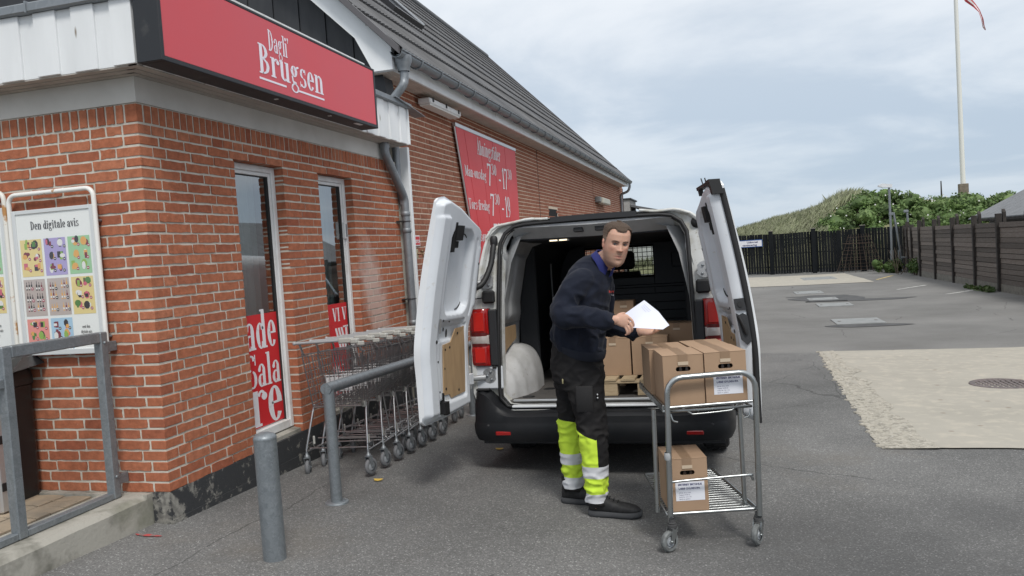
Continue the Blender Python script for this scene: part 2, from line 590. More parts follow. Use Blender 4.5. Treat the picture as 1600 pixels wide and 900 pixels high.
# ================================================================== materials of the setting
def asphalt_mat():
    m = mat('asphalt', (0.105, 0.105, 0.104), 0.93, bump=(220, 0.35, 0.004), spec=0.25)
    t = m.node_tree; b = t.nodes['Principled BSDF']
    geo = N(t, 'ShaderNodeNewGeometry'); P = geo.outputs['Position']

    def no(sc, d=5, rg=0.6, off=0):
        n = N(t, 'ShaderNodeTexNoise'); n.inputs['Scale'].default_value = sc; n.inputs['Detail'].default_value = d; n.inputs['Roughness'].default_value = rg
        mp = N(t, 'ShaderNodeMapping'); mp.inputs['Location'].default_value = (off, off, 0)
        t.links.new(P, mp.inputs[0]); t.links.new(mp.outputs[0], n.inputs['Vector']); return n.outputs[0]

    def vor(sc, feat='F1', out='Distance'):
        n = N(t, 'ShaderNodeTexVoronoi', feature=feat); n.inputs['Scale'].default_value = sc
        t.links.new(P, n.inputs['Vector']); return n
    base = ramp(t, [(0.3, (0.110, 0.110, 0.108)), (0.5, (0.152, 0.151, 0.148)), (0.72, (0.198, 0.196, 0.191))])
    t.links.new(no(0.55, 6, 0.62), base.inputs[0])
    # bound aggregate: every cell its own grey, a few pale chips
    v = vor(150)
    sepc = N(t, 'ShaderNodeSeparateColor'); t.links.new(v.outputs['Color'], sepc.inputs[0])
    agg = ramp(t, [(0.0, 0.70), (0.6, 0.98), (0.90, 1.18), (0.955, 1.6), (1.0, 2.3)])
    t.links.new(sepc.outputs[0], agg.inputs[0])
    c1 = mixc(t, 1.0, base.outputs[0], agg.outputs[0], 'MULTIPLY')
    v2 = vor(46)
    sp2 = N(t, 'ShaderNodeSeparateColor'); t.links.new(v2.outputs['Color'], sp2.inputs[0])
    chip = mth(t, 'MULTIPLY', mth(t, 'GREATER_THAN', sp2.outputs[1], 0.95), mth(t, 'LESS_THAN', v2.outputs['Distance'], 0.17))
    c2 = mixc(t, chip, c1, (0.36, 0.35, 0.33))
    # dirt and sand swept against the kerb, dark damp patches further off
    dirt = ramp(t, [(0.56, 0.0), (0.72, 1.0)]); t.links.new(no(0.9, 6, 0.7, 7.3), dirt.inputs[0])
    c3 = mixc(t, mth(t, 'MULTIPLY', dirt.outputs[0], 0.45), c2, (0.15, 0.135, 0.115))
    dk = ramp(t, [(0.60, 0.0), (0.70, 1.0)]); t.links.new(no(0.33, 3, 0.5, 31.0), dk.inputs[0])
    c4 = mixc(t, mth(t, 'MULTIPLY', dk.outputs[0], 0.4), c3, (0.06, 0.06, 0.062))
    # older, paler and smoother surfacing beyond the seam level with the far edge of the slab
    spz = N(t, 'ShaderNodeSeparateXYZ'); t.links.new(P, spz.inputs[0])
    far = ramp(t, [(0.495, 0.0), (0.505, 1.0)]); t.links.new(mth(t, 'MULTIPLY_ADD', mth(t, 'ADD', spz.outputs[1], mth(t, 'MULTIPLY', no(1.7, 3, .6, 5), .5)), 0.05, 0.5 - 9.45 * 0.05), far.inputs[0])
    oldc = ramp(t, [(0.32, (0.150, 0.147, 0.140)), (0.5, (0.190, 0.187, 0.180)), (0.7, (0.235, 0.230, 0.220))]); t.links.new(no(0.45, 6, .6, 12), oldc.inputs[0])
    c4 = mixc(t, mth(t, 'MULTIPLY', far.outputs[0], 0.75), c4, oldc.outputs[0])
    # hair cracks
    ve = vor(0.42, 'DISTANCE_TO_EDGE')
    nw = N(t, 'ShaderNodeTexNoise'); nw.inputs['Scale'].default_value = 2.2; nw.inputs['Detail'].default_value = 6
    t.links.new(P, nw.inputs['Vector'])
    t.links.new(mixc(t, 0.16, P, nw.outputs[1]), ve.inputs['Vector'])
    ck = mth(t, 'LESS_THAN', ve.outputs[0], 0.0022)
    ckm = mth(t, 'MULTIPLY', ck, mth(t, 'GREATER_THAN', no(0.5, 2, 0.5, 3), 0.52))
    c5 = mixc(t, mth(t, 'MULTIPLY', ckm, 0.5), c4, (0.03, 0.03, 0.03))
    t.links.new(c5, b.inputs['Base Color'])
    return m


M_asph = asphalt_mat()
M_conc = mat('yard_concrete', (0.385, 0.36, 0.31), 0.85, var=(1.3, (0.34, 0.32, 0.275), 0.35, 0.68), bump=(35, 0.25, 0.004), spots=(3.1, (0.24, 0.20, 0.16), 0.045), var2=(7, (0.46, 0.42, 0.35), 0.5, 0.75), spec=0.3)
M_rubble = mat('broken_concrete', (0.42, 0.39, 0.33), 0.95, var=(16, (0.25, 0.235, 0.20), 0.45, 0.62), bump=(40, 0.9, 0.02), var2=(40, (0.55, 0.52, 0.46), 0.5, 0.7), spec=0.2)
M_kerb = mat('kerb_concrete', (0.37, 0.355, 0.315), 0.9, var=(4, (0.17, 0.165, 0.14), 0.46, 0.64), bump=(45, 0.5, 0.006), var2=(2.2, (0.24, 0.24, 0.19), 0.5, 0.72), spec=0.3)
M_paver = mat('tan_pavers', (0.36, 0.29, 0.21), 0.9, var=(6, (0.26, 0.22, 0.17), 0.4, 0.68), bump=(60, 0.4, 0.004), spec=0.3)
M_sand = mat('sandy_joint', (0.20, 0.17, 0.13), 1.0, var=(20, (0.13, 0.11, 0.09), 0.4, 0.6))
M_mortar = mat('mortar', (0.60, 0.57, 0.50), 0.95, var=(9, (0.48, 0.45, 0.39), 0.4, 0.66), bump=(130, 0.6, 0.004), spec=0.2)
M_mortar2 = mat('mortar_main', (0.72, 0.60, 0.48), 0.95, var=(9, (0.62, 0.52, 0.42), 0.4, 0.66), spec=0.2)
M_white = mat('white_painted_wood', (0.78, 0.80, 0.81), 0.5, var=(3, (0.70, 0.72, 0.73), 0.45, 0.7), bump=(90, 0.12, 0.003), stretch=(1, 1, 0.25), spots=(9, (0.20, 0.15, 0.10), 0.035))
M_wood_white = mat('white_frame', (0.72, 0.73, 0.73), 0.45, var=(7, (0.62, 0.61, 0.58), 0.5, 0.75))
M_frieze = mat('grey_render', (0.60, 0.59, 0.56), 0.9, var=(2.5, (0.52, 0.51, 0.48), 0.4, 0.7), bump=(40, 0.2, 0.003))
M_soffit = mat('soffit_board', (0.44, 0.41, 0.37), 0.8, var=(4, (0.36, 0.33, 0.30), 0.4, 0.7), stretch=(1, .3, 1))
M_black = mat('black_board', (0.022, 0.024, 0.028), 0.62, var=(8, (0.034, 0.036, 0.04), 0.4, 0.7), stretch=(1, 1, 0.2), bump=(70, 0.2, 0.003))
M_zinc = zinc_mat('zinc', (0.30, 0.32, 0.34), (0.19, 0.21, 0.225), 0.5, 9)
M_galv = zinc_mat('galvanised_steel', (0.30, 0.325, 0.345), (0.145, 0.165, 0.18), 0.5, 20)
M_roof = mat('roof_tile', (0.105, 0.107, 0.113), 0.62, var=(6, (0.075, 0.077, 0.082), 0.4, 0.7), var2=(40, (0.14, 0.14, 0.14), 0.6, 0.8))
M_dark = mat('dark_void', (0.006, 0.006, 0.007), 0.95)
M_alu = mat('aluminium', (0.6, 0.61, 0.62), 0.35, metal=0.8)


def brick_mat(name, c0, c1, c2, stain=False):
    m = mat(name, c0, 0.92, bump=(75, 0.55, 0.004), spec=0.25)
    t = m.node_tree; b = t.nodes['Principled BSDF']
    geo = N(t, 'ShaderNodeNewGeometry'); P = geo.outputs['Position']
    oi = N(t, 'ShaderNodeObjectInfo')
    rnd = mth(t, 'FRACT', mth(t, 'ADD', geo.outputs['Random Per Island'], oi.outputs['Random']))
    r = ramp(t, [(0.0, c1), (0.25, c0), (0.6, c0), (0.85, c2), (1.0, c1)])
    t.links.new(rnd, r.inputs[0])

    def no(sc, d=5, rg=0.65):
        n = N(t, 'ShaderNodeTexNoise'); n.inputs['Scale'].default_value = sc; n.inputs['Detail'].default_value = d; n.inputs['Roughness'].default_value = rg
        t.links.new(P, n.inputs['Vector']); return n.outputs[0]
    n1 = ramp(t, [(0.35, 0.80), (0.65, 1.16)]); t.links.new(no(22), n1.inputs[0])
    c = mixc(t, 1.0, r.outputs[0], n1.outputs[0], 'MULTIPLY')
    bk = ramp(t, [(0.66, 0.0), (0.74, 1.0)]); t.links.new(no(9, 6, 0.75), bk.inputs[0])
    c = mixc(t, mth(t, 'MULTIPLY', bk.outputs[0], 0.6), c, (0.13, 0.05, 0.035))
    lm = ramp(t, [(0.68, 0.0), (0.74, 1.0)]); t.links.new(no(60, 3, 0.6), lm.inputs[0])
    c = mixc(t, mth(t, 'MULTIPLY', lm.outputs[0], 0.45), c, (0.50, 0.42, 0.34))
    if stain:     # lime bloom right of the second window
        sp = N(t, 'ShaderNodeSeparateXYZ'); t.links.new(P, sp.inputs[0])
        dy = mth(t, 'DIVIDE', mth(t, 'SUBTRACT', sp.outputs[1], mth(t, 'MULTIPLY_ADD', sp.outputs[2], -0.28, 3.42)), 0.30)
        dz = mth(t, 'DIVIDE', mth(t, 'SUBTRACT', sp.outputs[2], 0.98), 0.62)
        dd = mth(t, 'SQRT', mth(t, 'ADD', mth(t, 'MULTIPLY', dy, dy), mth(t, 'MULTIPLY', dz, dz)))
        dd = mth(t, 'ADD', dd, mth(t, 'MULTIPLY_ADD', no(6), 1.2, -0.6))
        s_ = ramp(t, [(0.45, 0.65), (1.0, 0.0)]); t.links.new(dd, s_.inputs[0])
        c = mixc(t, s_.outputs[0], c, (0.60, 0.47, 0.42))
    t.links.new(c, b.inputs['Base Color'])
    return m


M_brick = brick_mat('red_brick', (0.385, 0.135, 0.072), (0.305, 0.098, 0.055), (0.43, 0.165, 0.092), True)
M_brick2 = brick_mat('brown_red_brick', (0.33, 0.135, 0.085), (0.29, 0.112, 0.07), (0.36, 0.155, 0.10))


def plinth_mat():
    m = mat('black_tarred_plinth', (0.035, 0.036, 0.038), 0.75, bump=(30, 0.5, 0.006))
    t = m.node_tree; b = t.nodes['Principled BSDF']
    geo = N(t, 'ShaderNodeNewGeometry'); P = geo.outputs['Position']
    sp = N(t, 'ShaderNodeSeparateXYZ'); t.links.new(P, sp.inputs[0])
    n = N(t, 'ShaderNodeTexNoise'); n.inputs['Scale'].default_value = 9; n.inputs['Detail'].default_value = 8; n.inputs['Roughness'].default_value = 0.72
    t.links.new(P, n.inputs['Vector'])
    # more paint has come off towards the corner
    bias = mth(t, 'MULTIPLY', mth(t, 'SUBTRACT', 0.55, sp.outputs[1]), 0.16, clamp=True)
    r = ramp(t, [(0.56, 0.0), (0.62, 1.0)]); t.links.new(mth(t, 'ADD', n.outputs[0], bias), r.inputs[0])
    n2 = ramp(t, [(0.3, (0.13, 0.125, 0.115)), (0.7, (0.30, 0.29, 0.26))])
    nn = N(t, 'ShaderNodeTexNoise'); nn.inputs['Scale'].default_value = 30; t.links.new(P, nn.inputs['Vector']); t.links.new(nn.outputs[0], n2.inputs[0])
    t.links.new(mixc(t, r.outputs[0], (0.036, 0.038, 0.041), n2.outputs[0]), b.inputs['Base Color'])
    return m


M_plinth = plinth_mat()


def glass_mat(name, tint=(0.6, 0.68, 0.68), k=1.0):
    m = bpy.data.materials.new(name); m.use_nodes = True
    t = m.node_tree; t.nodes.clear()
    tr = N(t, 'ShaderNodeBsdfTransparent'); tr.inputs[0].default_value = (*tint, 1)
    gl = N(t, 'ShaderNodeBsdfGlossy'); gl.inputs['Roughness'].default_value = 0.01
    fr = N(t, 'ShaderNodeFresnel'); geo = N(t, 'ShaderNodeNewGeometry')
    t.links.new(mth(t, 'MULTIPLY_ADD', geo.outputs['Backfacing'], 1 / 1.55 - 1.55, 1.55), fr.inputs[0])     # same sheen from both sides of the pane
    mx = N(t, 'ShaderNodeMixShader'); o = N(t, 'ShaderNodeOutputMaterial')
    t.links.new(mth(t, 'MULTIPLY_ADD', fr.outputs[0], 1.5 * k, 0.03 + .12 * max(0, k - 1), clamp=True), mx.inputs[0])
    t.links.new(tr.outputs[0], mx.inputs[1]); t.links.new(gl.outputs[0], mx.inputs[2]); t.links.new(mx.outputs[0], o.inputs[0])
    return m


M_glass = glass_mat('window_glass', (0.55, 0.63, 0.63), 2.0)

# ================================================================== ground
def axis_pts(segs):
    out = []
    for a, b_, n in segs:
        out += [a + (b_ - a) * i / n for i in range(n)]
    out.append(segs[-1][1])
    return out


xs = axis_pts([(-600, -60, 6), (-60, -6, 6), (-6, 14, 80), (14, 60, 16), (60, 700, 8)])
ys = axis_pts([(-600, -60, 6), (-60, -6, 8), (-6, 12, 72), (12, 60, 40), (60, 1200, 10)])
g = MB()
ny = len(ys)


def gz(x, y):      # slight unevenness of an old yard
    n = noise.noise(Vector((x * .7, y * .7, 3))) * .006 if abs(x) < 20 and -6 < y < 40 else 0
    return G(x, y) + n


g.add([(x, y, gz(x, y)) for x in xs for y in ys],
      [(i * ny + j, (i + 1) * ny + j, (i + 1) * ny + j + 1, i * ny + j + 1) for i in range(len(xs) - 1) for j in range(ny - 1)], 0, True)
struct('ground', g, M_asph, org=(0, 0, 0))


def patch(x0, x1, y0, y1, dz=0.006, jag=0.0, step=0.25, seed=0, outline=None):
    """sheet that follows the ground"""
    mb = MB()
    nx, nyy = max(1, int((x1 - x0) / step)), max(1, int((y1 - y0) / step))
    P = []
    for i in range(nx + 1):
        for j in range(nyy + 1):
            x, y = x0 + (x1 - x0) * i / nx, y0 + (y1 - y0) * j / nyy
            e = noise.noise(Vector((x * 5 + seed, y * 5, 0))) * jag
            if i in (0, nx): x += e
            if j in (0, nyy): y += e
            P.append((x, y, gz(x, y) + dz))
    mb.add(P, [(i * (nyy + 1) + j, (i + 1) * (nyy + 1) + j, (i + 1) * (nyy + 1) + j + 1, i * (nyy + 1) + j + 1) for i in range(nx) for j in range(nyy)], 0, True)
    return mb


struct('concrete_slab', patch(4.80, 14, 2.74, 9.3, 0.012, 0.03, 0.2), M_conc)
# crumbled edge of the slab
mb = MB()
rr = random.Random(3)
for i in range(34):
    y0, y1 = 2.72 + i * 6.6 / 34, 2.72 + (i + 1) * 6.6 / 34
    for k in range(5):
        xa = 4.51 + 0.04 * (y0 - 2.7) + k * .06 * rr.uniform(.4, 1) + rr.uniform(-.02, .02)
        s_ = rr.uniform(.018, .05); yy = rr.uniform(y0, y1)
        z = gz(xa, yy)
        mb.bbox(xa - s_, xa + s_, yy - s_ * .9, yy + s_ * .9, z - .03, z + rr.uniform(.008, .015), .008, M=Matrix.Translation((xa, yy, z)) @ Euler((rr.uniform(-.08, .08), rr.uniform(-.08, .08), rr.uniform(0, 6))).to_matrix().to_4x4() @ Matrix.Translation((-xa, -yy, -z)))
struct('crumbled_slab_edge', mb, M_rubble)
mb = MB()
n_ = 40
L_, R2 = [], []
for i in range(n_ + 1):
    y = 2.71 + 6.62 * i / n_
    xl = 4.50 + 0.04 * (y - 2.7) + noise.noise(Vector((0, y * 3, 1))) * .05
    xr = 4.90 + 0.015 * (y - 2.7) + noise.noise(Vector((5, y * 2, 1))) * .18
    L_.append((xl, y, gz(xl, y) + .006)); R2.append((xr, y, gz(xr, y) + .0165))
mb.add(L_ + R2, [(i, n_ + 1 + i, n_ + 2 + i, i + 1) for i in range(n_)], 0, True)
struct('slab_edge_strip', mb, M_rubble)
struct('concrete_apron', patch(-2, 8.7, 27.3, 34.6, 0.012, 0.05, 0.5), M_conc)
M_cover = mat('steel_cover', (0.26, 0.27, 0.27), 0.7, var=(5, (0.20, 0.21, 0.21), 0.4, 0.7))
M_cover2 = mat('dark_patch', (0.055, 0.055, 0.056), 0.8, var=(3, (0.08, 0.08, 0.08), 0.4, 0.6))
M_iron = mat('cast_iron', (0.16, 0.13, 0.125), 0.75, var=(20, (0.09, 0.08, 0.08), 0.4, 0.7), bump=(80, 0.3))


def blob(cx, cy, rx, ry, seed, dz=.009):
    mb = MB(); n = 28; P = [(cx, cy, gz(cx, cy) + dz)]
    for i in range(n):
        a = 2 * math.pi * i / n
        k = 1 + .35 * noise.noise(Vector((math.cos(a) * 1.5 + seed, math.sin(a) * 1.5, seed)))
        x, y = cx + rx * k * math.cos(a), cy + ry * k * math.sin(a)
        P.append((x, y, gz(x, y) + dz))
    mb.add(P, [(0, 1 + i, 1 + (i + 1) % n) for i in range(n)], 0)
    return mb


for i, (px, py, rx, ry) in enumerate([(1300, 466, 1.1, .9), (1347, 468, 1.5, .35), (1283, 463, .9, .45), (1362, 508, .75, .28)]):
    p = None
    # intersect the pixel ray with the yard level
    for z in np.linspace(-.4, -.7, 61):
        q = at(px, py, 2, z)
        if abs(gz(q.x, q.y) - z) < .006: p = q; break
    p = p or at(px, py, 2, -.63)
    struct('repair_patch', blob(p.x, p.y, rx, ry, i * 3.1, .008), M_cover2)
for lab, cx, cy, wx, wy in [("grey inspection cover nearest the camera, beside a dark oval patch in the yard", 6.05, 13.95, .95, 1.0), ("grey inspection cover in front of the dark slot, middle of the row", 6.15, 18.3, .85, .9), ("grey inspection cover right behind the dark slot", 6.1, 20.4, .8, .8), ("farthest grey inspection cover, closest to the pale apron", 6.0, 23.3, .85, 1.1), ("grey plate set into the pale concrete apron by the far fence", 7.2, 31.4, 1.3, 1.9)]:
    mb = MB(); z = gz(cx, cy)
    mb.bbox(cx - wx / 2, cx + wx / 2, cy - wy / 2, cy + wy / 2, z - .05, z + .022, .006)
    t = thing('inspection_cover', lab, 'manhole cover', (cx, cy, z), 'inspection covers in the yard')
    mb.build('plate', M_cover, t)
    mb = MB()
    for sx in (-1, 1): mb.bbox(cx + sx * wx * .38 - .03, cx + sx * wx * .38 + .03, cy - .05, cy + .05, z + .0215, z + .027, .002)
    mb.build('lifting_slot', M_iron, t)
mb = MB(); cx, cy = 6.1, 19.5; z = gz(cx, cy)
mb.bbox(cx - .55, cx + .55, cy - .09, cy + .09, z - .03, z + .012, .004)
mb.build('drain_slot', M_dark, None, 'dark narrow slot drain between two grey covers in the yard', 'drain')
# round cast iron grate in the slab
cx, cy = 6.35, 5.98; z = gz(cx, cy) + .012
t = thing('drain_grate', 'round rusty cast iron drain grate set in the pale concrete slab', 'drain', (cx, cy, z))
mb = MB(); mb.lathe([(.33, -.03), (.33, .006), (.325, .012), (.265, .012), (.26, -.01)], (cx, cy, z), n=32)
mb.build('rim', M_iron, t)
mb = MB(); mb.lathe([(.26, -.02), (.0001, -.02)], (cx, cy, z), n=24)
for i in range(-4, 5):
    h = math.sqrt(max(.001, .255 ** 2 - (i * .056) ** 2))
    mb.box(cx + i * .056 - .014, cx + i * .056 + .014, cy - h, cy + h, z - .02, z + .009 + .0004 * i)
for j in range(-2, 3):
    h = math.sqrt(.255 ** 2 - (j * .1) ** 2); mb.box(cx - h, cx + h, cy + j * .1 - .016, cy + j * .1 + .016, z - .02, z + .0075)
mb.build('grating', M_iron, t)
M_line = mat('worn_white_paint', (0.55, 0.55, 0.52), 0.8, var=(6, (0.25, 0.25, 0.24), 0.45, 0.6))
M_liney = mat('worn_yellow_paint', (0.55, 0.42, 0.16), 0.8, var=(6, (0.25, 0.22, 0.16), 0.45, 0.6))
for (x0, y0, x1, y1, mt) in [(9.35, 20.3, 10.35, 21.4, 0), (8.6, 22.9, 9.75, 24.4, 0), (9.0, 28.6, 10.0, 30.9, 1), (7.7, 32.6, 8.6, 33.6, 0)]:
    d = Vector((x1 - x0, y1 - y0)).normalized(); n2 = Vector((-d.y, d.x)) * .06
    k = 5; P = []
    for i in range(k + 1):
        x, y = x0 + (x1 - x0) * i / k, y0 + (y1 - y0) * i / k
        for s_ in (-1, 1): P.append((x + n2.x * s_, y + n2.y * s_, gz(x + n2.x * s_, y + n2.y * s_) + .006))
    struct('parking_line', MB().add(P, [(2 * i, 2 * i + 1, 2 * i + 3, 2 * i + 2) for i in range(k)]), (M_line, M_liney)[mt])
# red dab of paint beside the kerb
struct('paint_mark', blob(.0, -.22, .09, .018, 2, .006), mat('red_dab', (0.45, 0.06, 0.06), 0.8, var=(30, (.2, .15, .14), .4, .6)))
# yellow leaf-like scraps on the asphalt
for i, (x, y) in enumerate([(.82, 1.2), (1.42, 2.35)]):
    mb = MB(); z = gz(x, y) + .008
    P = [(x + .05 * math.cos(a) * (1 if k % 2 else .5), y + .03 * math.sin(a), z + .004 * (k % 2)) for k, a in enumerate(np.linspace(0, 6, 8))]
    mb.add(P, [tuple(range(8))]).build('fallen_leaf', mat('yellow_leaf', (0.62, 0.42, 0.08), 0.7), None, ['orange yellow leaf lying between the guard rail post and the trolleys', 'pale yellow leaf lying left of the van bumper'][i], 'leaf')

# ---- ramp kerb and the paved landing left of it
mb = MB()
pr_ = []
ys2 = [-3.2 + i * .2 for i in range(16)] + [-.02]
for j, y in enumerate(ys2):
    ztop = -.006 + .012 * math.sin(y * 2) * 0
    e = noise.noise(Vector((y * 4, 0, 0))) * .012
    pr_.append([(-.50, y, -.5), (-.50, y, -.018), (-.46, y, ztop), (-.155 + e, y, ztop), (-.125 + e, y, ztop - .025), (-.105 + e * .5, y, -.5)])
mb.loft(pr_, closed=True, caps=True, smooth=False)
struct('ramp_kerb', mb, M_kerb)
g = MB(); g.box(-4, -.5, -3.2, -.0, -.4, -.045)
struct('landing_base', g, M_sand)
g = MB(); g.box(-4, -.125, -.055, -.0045, -.3, -.003); struct('foot_strip', g, M_kerb)
# pavers, one by one: interlocking bone blocks laid in rows
land = None
paver_variants = []
for k in range(4):
    r_ = random.Random(k)
    ol = []
    for (u, v) in [(-.098, -.048), (-.04, -.036), (.04, -.036), (.098, -.048), (.098, .048), (.04, .062), (-.04, .062), (-.098, .048)]:
        ol.append((u + r_.uniform(-.002, .002), v + r_.uniform(-.002, .002)))
    mb = MB(); mb.prism(ol, lambda u, v, d: (u, v, d), -.04, 0)
    paver_variants.append(mb.mesh('paver', (0, 0, 0), [M_paver]))
lo = bpy.data.objects['landing_base']
cnt = 0
for i in range(11):
    for j in range(22):
        x, y = -.62 - i * .2, -.12 - j * .102
        if cnt >= 290: break
        o = bpy.data.objects.new('paver', paver_variants[(i * 7 + j * 3) % 4]); COL.objects.link(o)
        o.parent = lo
        wl = WL[lo.name]
        o.location = (x - wl[0] + random.uniform(-.002, .002), y - wl[1], -.012 + random.uniform(-.004, .003) - wl[2])
        o.rotation_euler = (random.uniform(-.02, .02), random.uniform(-.02, .02), random.uniform(-.01, .01))
        cnt += 1

# ================================================================== the brick shop building
B = thing('brick_shop_building', 'red brick shop with flat roofed porch, grey pitched roof and zinc gutter along the yard', 'building', (0, 0, -.2))
CH = 2.0 / 30      # course height
ZT = 34 * CH       # 2.267 underside of the rowlock course
WINS = [(.948, 1.60), (2.165, 2.815)]
ZW = 32 * CH
PEND = 3.90
MW = -.10          # plane of the long wall
SL = .0058         # the long part climbs this much per metre


# ---- porch walls (mortar body)
def wall_seg(mb, y0, y1, z0, z1): mb.box(-.16, -.004, y0, y1, z0, z1)


mb = MB()
e = .003
segs = [(.004, WINS[0][0] - e), (WINS[0][1] + e, WINS[1][0] - e), (WINS[1][1] + e, PEND)]
e = .004
for a, b_ in segs: wall_seg(mb, a, b_, 0, ZW + .002)
mb.box(-.16, -.004, .004, PEND, ZW + .002, ZT + .115)
mb.box(-4, -.1601, .004, .16, -.05, ZT + .115)
mb.build('porch_wall', M_mortar, B)
# interior of the porch: dark room with floor and ceiling so the panes look into something
mb = MB()
mb.box(-3.9, -1.6, .16, 4.2, 0, 2.38)
mb.box(-1.6, -.16, .16, 3.9, 2.35, 2.39); mb.box(-1.6, -.16, .16, 3.9, -.3, -.01)
mb.build('room_wall', mat('dim_room', (0.16, 0.16, 0.155), 0.9), B)
# plinth
mb = MB()
mb.box(-.17, .006, -.006, PEND, -.7, -.002)
mb.box(-.165, .0121, -.001, PEND, -.7, -.175)
mb.box(-.125, -.17, -.005, .1, -.5, -.003)
mb.build('plinth', M_plinth, B)

# ---- bricks
BR = []       # (x0,x1,y0,y1,z0,z1, face, size-rank)
rb = random.Random(11)
BH = CH - .0140


def rows_right(r):
    """joint-to-joint pieces along Y on course r (1 = first below the rowlock)"""
    if r == 1:
        st = [.108]; y = .120
        while y < PEND: st.append(y + .108); y += .12
        ps = [(0, .108)] + [(.12 + .12 * i, .12 + .12 * i + .108) for i in range(int(PEND / .12))]
        return ps
    ps = []
    if r % 2 == 0: ps.append((0, .168)); y = .18
    elif r % 4 == 3: ps += [(0, .108), (.12, .228)]; y = .24
    else: ps.append((0, .108)); y = .12
    if r % 6 == 4: pass
    while y < PEND:
        ps.append((y, y + .228)); y += .24
    return ps


def clip_pieces(ps, r):
    out = []
    op = WINS if r > 2 else []
    for a, b_ in ps:
        segs_ = [(a, b_)]
        for (wa, wb) in op:
            new = []
            for (p, q) in segs_:
                if q <= wa or p >= wb: new.append((p, q)); continue
                if p < wa: new.append((p, wa))
                if q > wb: new.append((wb, q))
            segs_ = new
        out += segs_
    out = [(a, min(b_, PEND)) for a, b_ in out if a < PEND - .03]
    out = [((min(wb for wa, wb in WINS if wb <= a + .001 and a - wb < .02) if any(wb <= a + .001 and a - wb < .02 for wa, wb in op) else a),
            (max(wa for wa, wb in WINS if wa >= b_ - .001 and wa - b_ < .02) if any(wa >= b_ - .001 and wa - b_ < .02 for wa, wb in op) else b_)) for a, b_ in out]
    # swallow slivers beside an opening into their neighbour
    res = []
    for a, b_ in out:
        if b_ - a < .045 and res and abs(res[-1][1] + .012 - a) < .02: res[-1] = (res[-1][0], b_)
        else: res.append((a, b_))
    fin = []
    for i, (a, b_) in enumerate(res):
        if b_ - a < .045 and i + 1 < len(res) and abs(b_ + .012 - res[i + 1][0]) < .02:
            res[i + 1] = (a, res[i + 1][1])
        else: fin.append((a, b_))
    return fin


for r in range(1, 35):
    z0 = (34 - r) * CH
    z1 = z0 + BH
    for k, (a, b_) in enumerate(clip_pieces(rows_right(r), r)):
        if a == 0:
            lx = .108 if (r % 2 == 0 or r == 1) else .168
            BR.append((-lx, 0, 0, b_, z0, z1, 'C'))
        else:
            BR.append((-.105, 0, a, b_, z0, z1, 'R'))
    x = .12 if (r % 2 == 0 or r == 1) else .18
    st_ = .228
    if r == 1: st_ = .108
    if r % 8 == 3: BR.append((-x - .108, -x, 0, .1, z0, z1, 'L')); x += .12
    while x < 3.9:
        BR.append((-x - st_, -x, 0, .1, z0, z1, 'L')); x += st_ + .012
# rowlock (bricks on edge)
z0, z1 = ZT + .002, ZT + .108
BR.append((-.085, 0, 0, .055, z0, z1, 'C'))
y = .067
while y < PEND - .05: BR.append((-.105, 0, y, y + .054, z0, z1, 'R')); y += CH
x = .097
while x < 3.9: BR.append((-x - .054, -x, 0, .1, z0, z1, 'L')); x += CH


def brick_size(b_):
    cx, cy, cz = (b_[0] + b_[1]) / 2, b_[2], (b_[4] + b_[5]) / 2
    v = Vector((cx, cy if b_[6] == 'L' else (b_[2] + b_[3]) / 2, cz)) - Vector(CAM)
    rr_ = CR.transposed() @ v
    if rr_.z <= 0: return 0
    px = 800 + 1228.7 * rr_.x / rr_.z; py = 450 - 1228.7 * rr_.y / rr_.z
    if px < -15 or px > 1600 or py < -10 or py > 910: return 0
    if b_[6] == 'L': wdt = (b_[1] - b_[0]) * abs(v.y) / v.length
    else: wdt = (b_[3] - b_[2]) * abs(v.x) / v.length
    return wdt * (b_[5] - b_[4]) / (rr_.z ** 2)


BR.sort(key=brick_size, reverse=True)
cache = {}
nvar = 5


def brick_outline(w_, h_, rng, n=5, j=.0030):
    pts = []
    for i in range(n): pts.append((w_ * i / n, 0))
    pts.append((w_, 0)); pts.append((w_, h_ / 2)); 
    for i in range(n): pts.append((w_ * (n - i) / n, h_))
    pts.append((0, h_)); pts.append((0, h_ / 2))
    return [(u + rng.uniform(-j, j), v + rng.uniform(-j, j)) for u, v in pts]


def add_brick(b_, name='brick'):
    x0, x1, y0, y1, z0, z1, f = b_
    var = rb.randrange(nvar)
    key = (round(x1 - x0, 3), round(y1 - y0, 3), round(z1 - z0, 3), f, var)
    if key not in cache:
        rg = random.Random(hash(key) % 9999 if False else int(sum(k_ * 7919 for k_ in key if not isinstance(k_, str)) * 1000) % 99991)
        mb = MB()
        w_, d_, h_ = x1 - x0, y1 - y0, z1 - z0
        if f == 'R':
            ol = brick_outline(d_, h_, rg)
            ol = [(.0015 + u * (d_ - .003) / d_, v) for u, v in ol]
            mb.prism(ol, lambda u, v, d: (d, u, v), w_ - .1, w_ + rg.uniform(-.0025, .003))
        elif f == 'L':
            ol = brick_outline(w_, h_, rg)
            ol = [(.0015 + u * (w_ - .003) / w_, v) for u, v in ol]
            mb.prism([(w_ - u, v) for u, v in ol], lambda u, v, d: (u, d, v), .1, rg.uniform(-.003, .0025))
        else:
            j = lambda: rg.uniform(-.0018, .0018)
            mb.bbox(j(), w_ + j(), j(), d_ + j(), j(), h_ + j(), .0035)
        cache[key] = mb.mesh('brick', (0, 0, 0), [M_brick])
    o = bpy.data.objects.new(name, cache[key]); COL.objects.link(o)
    o.parent = B
    o.location = (x0, y0, z0 + .2)
    return o


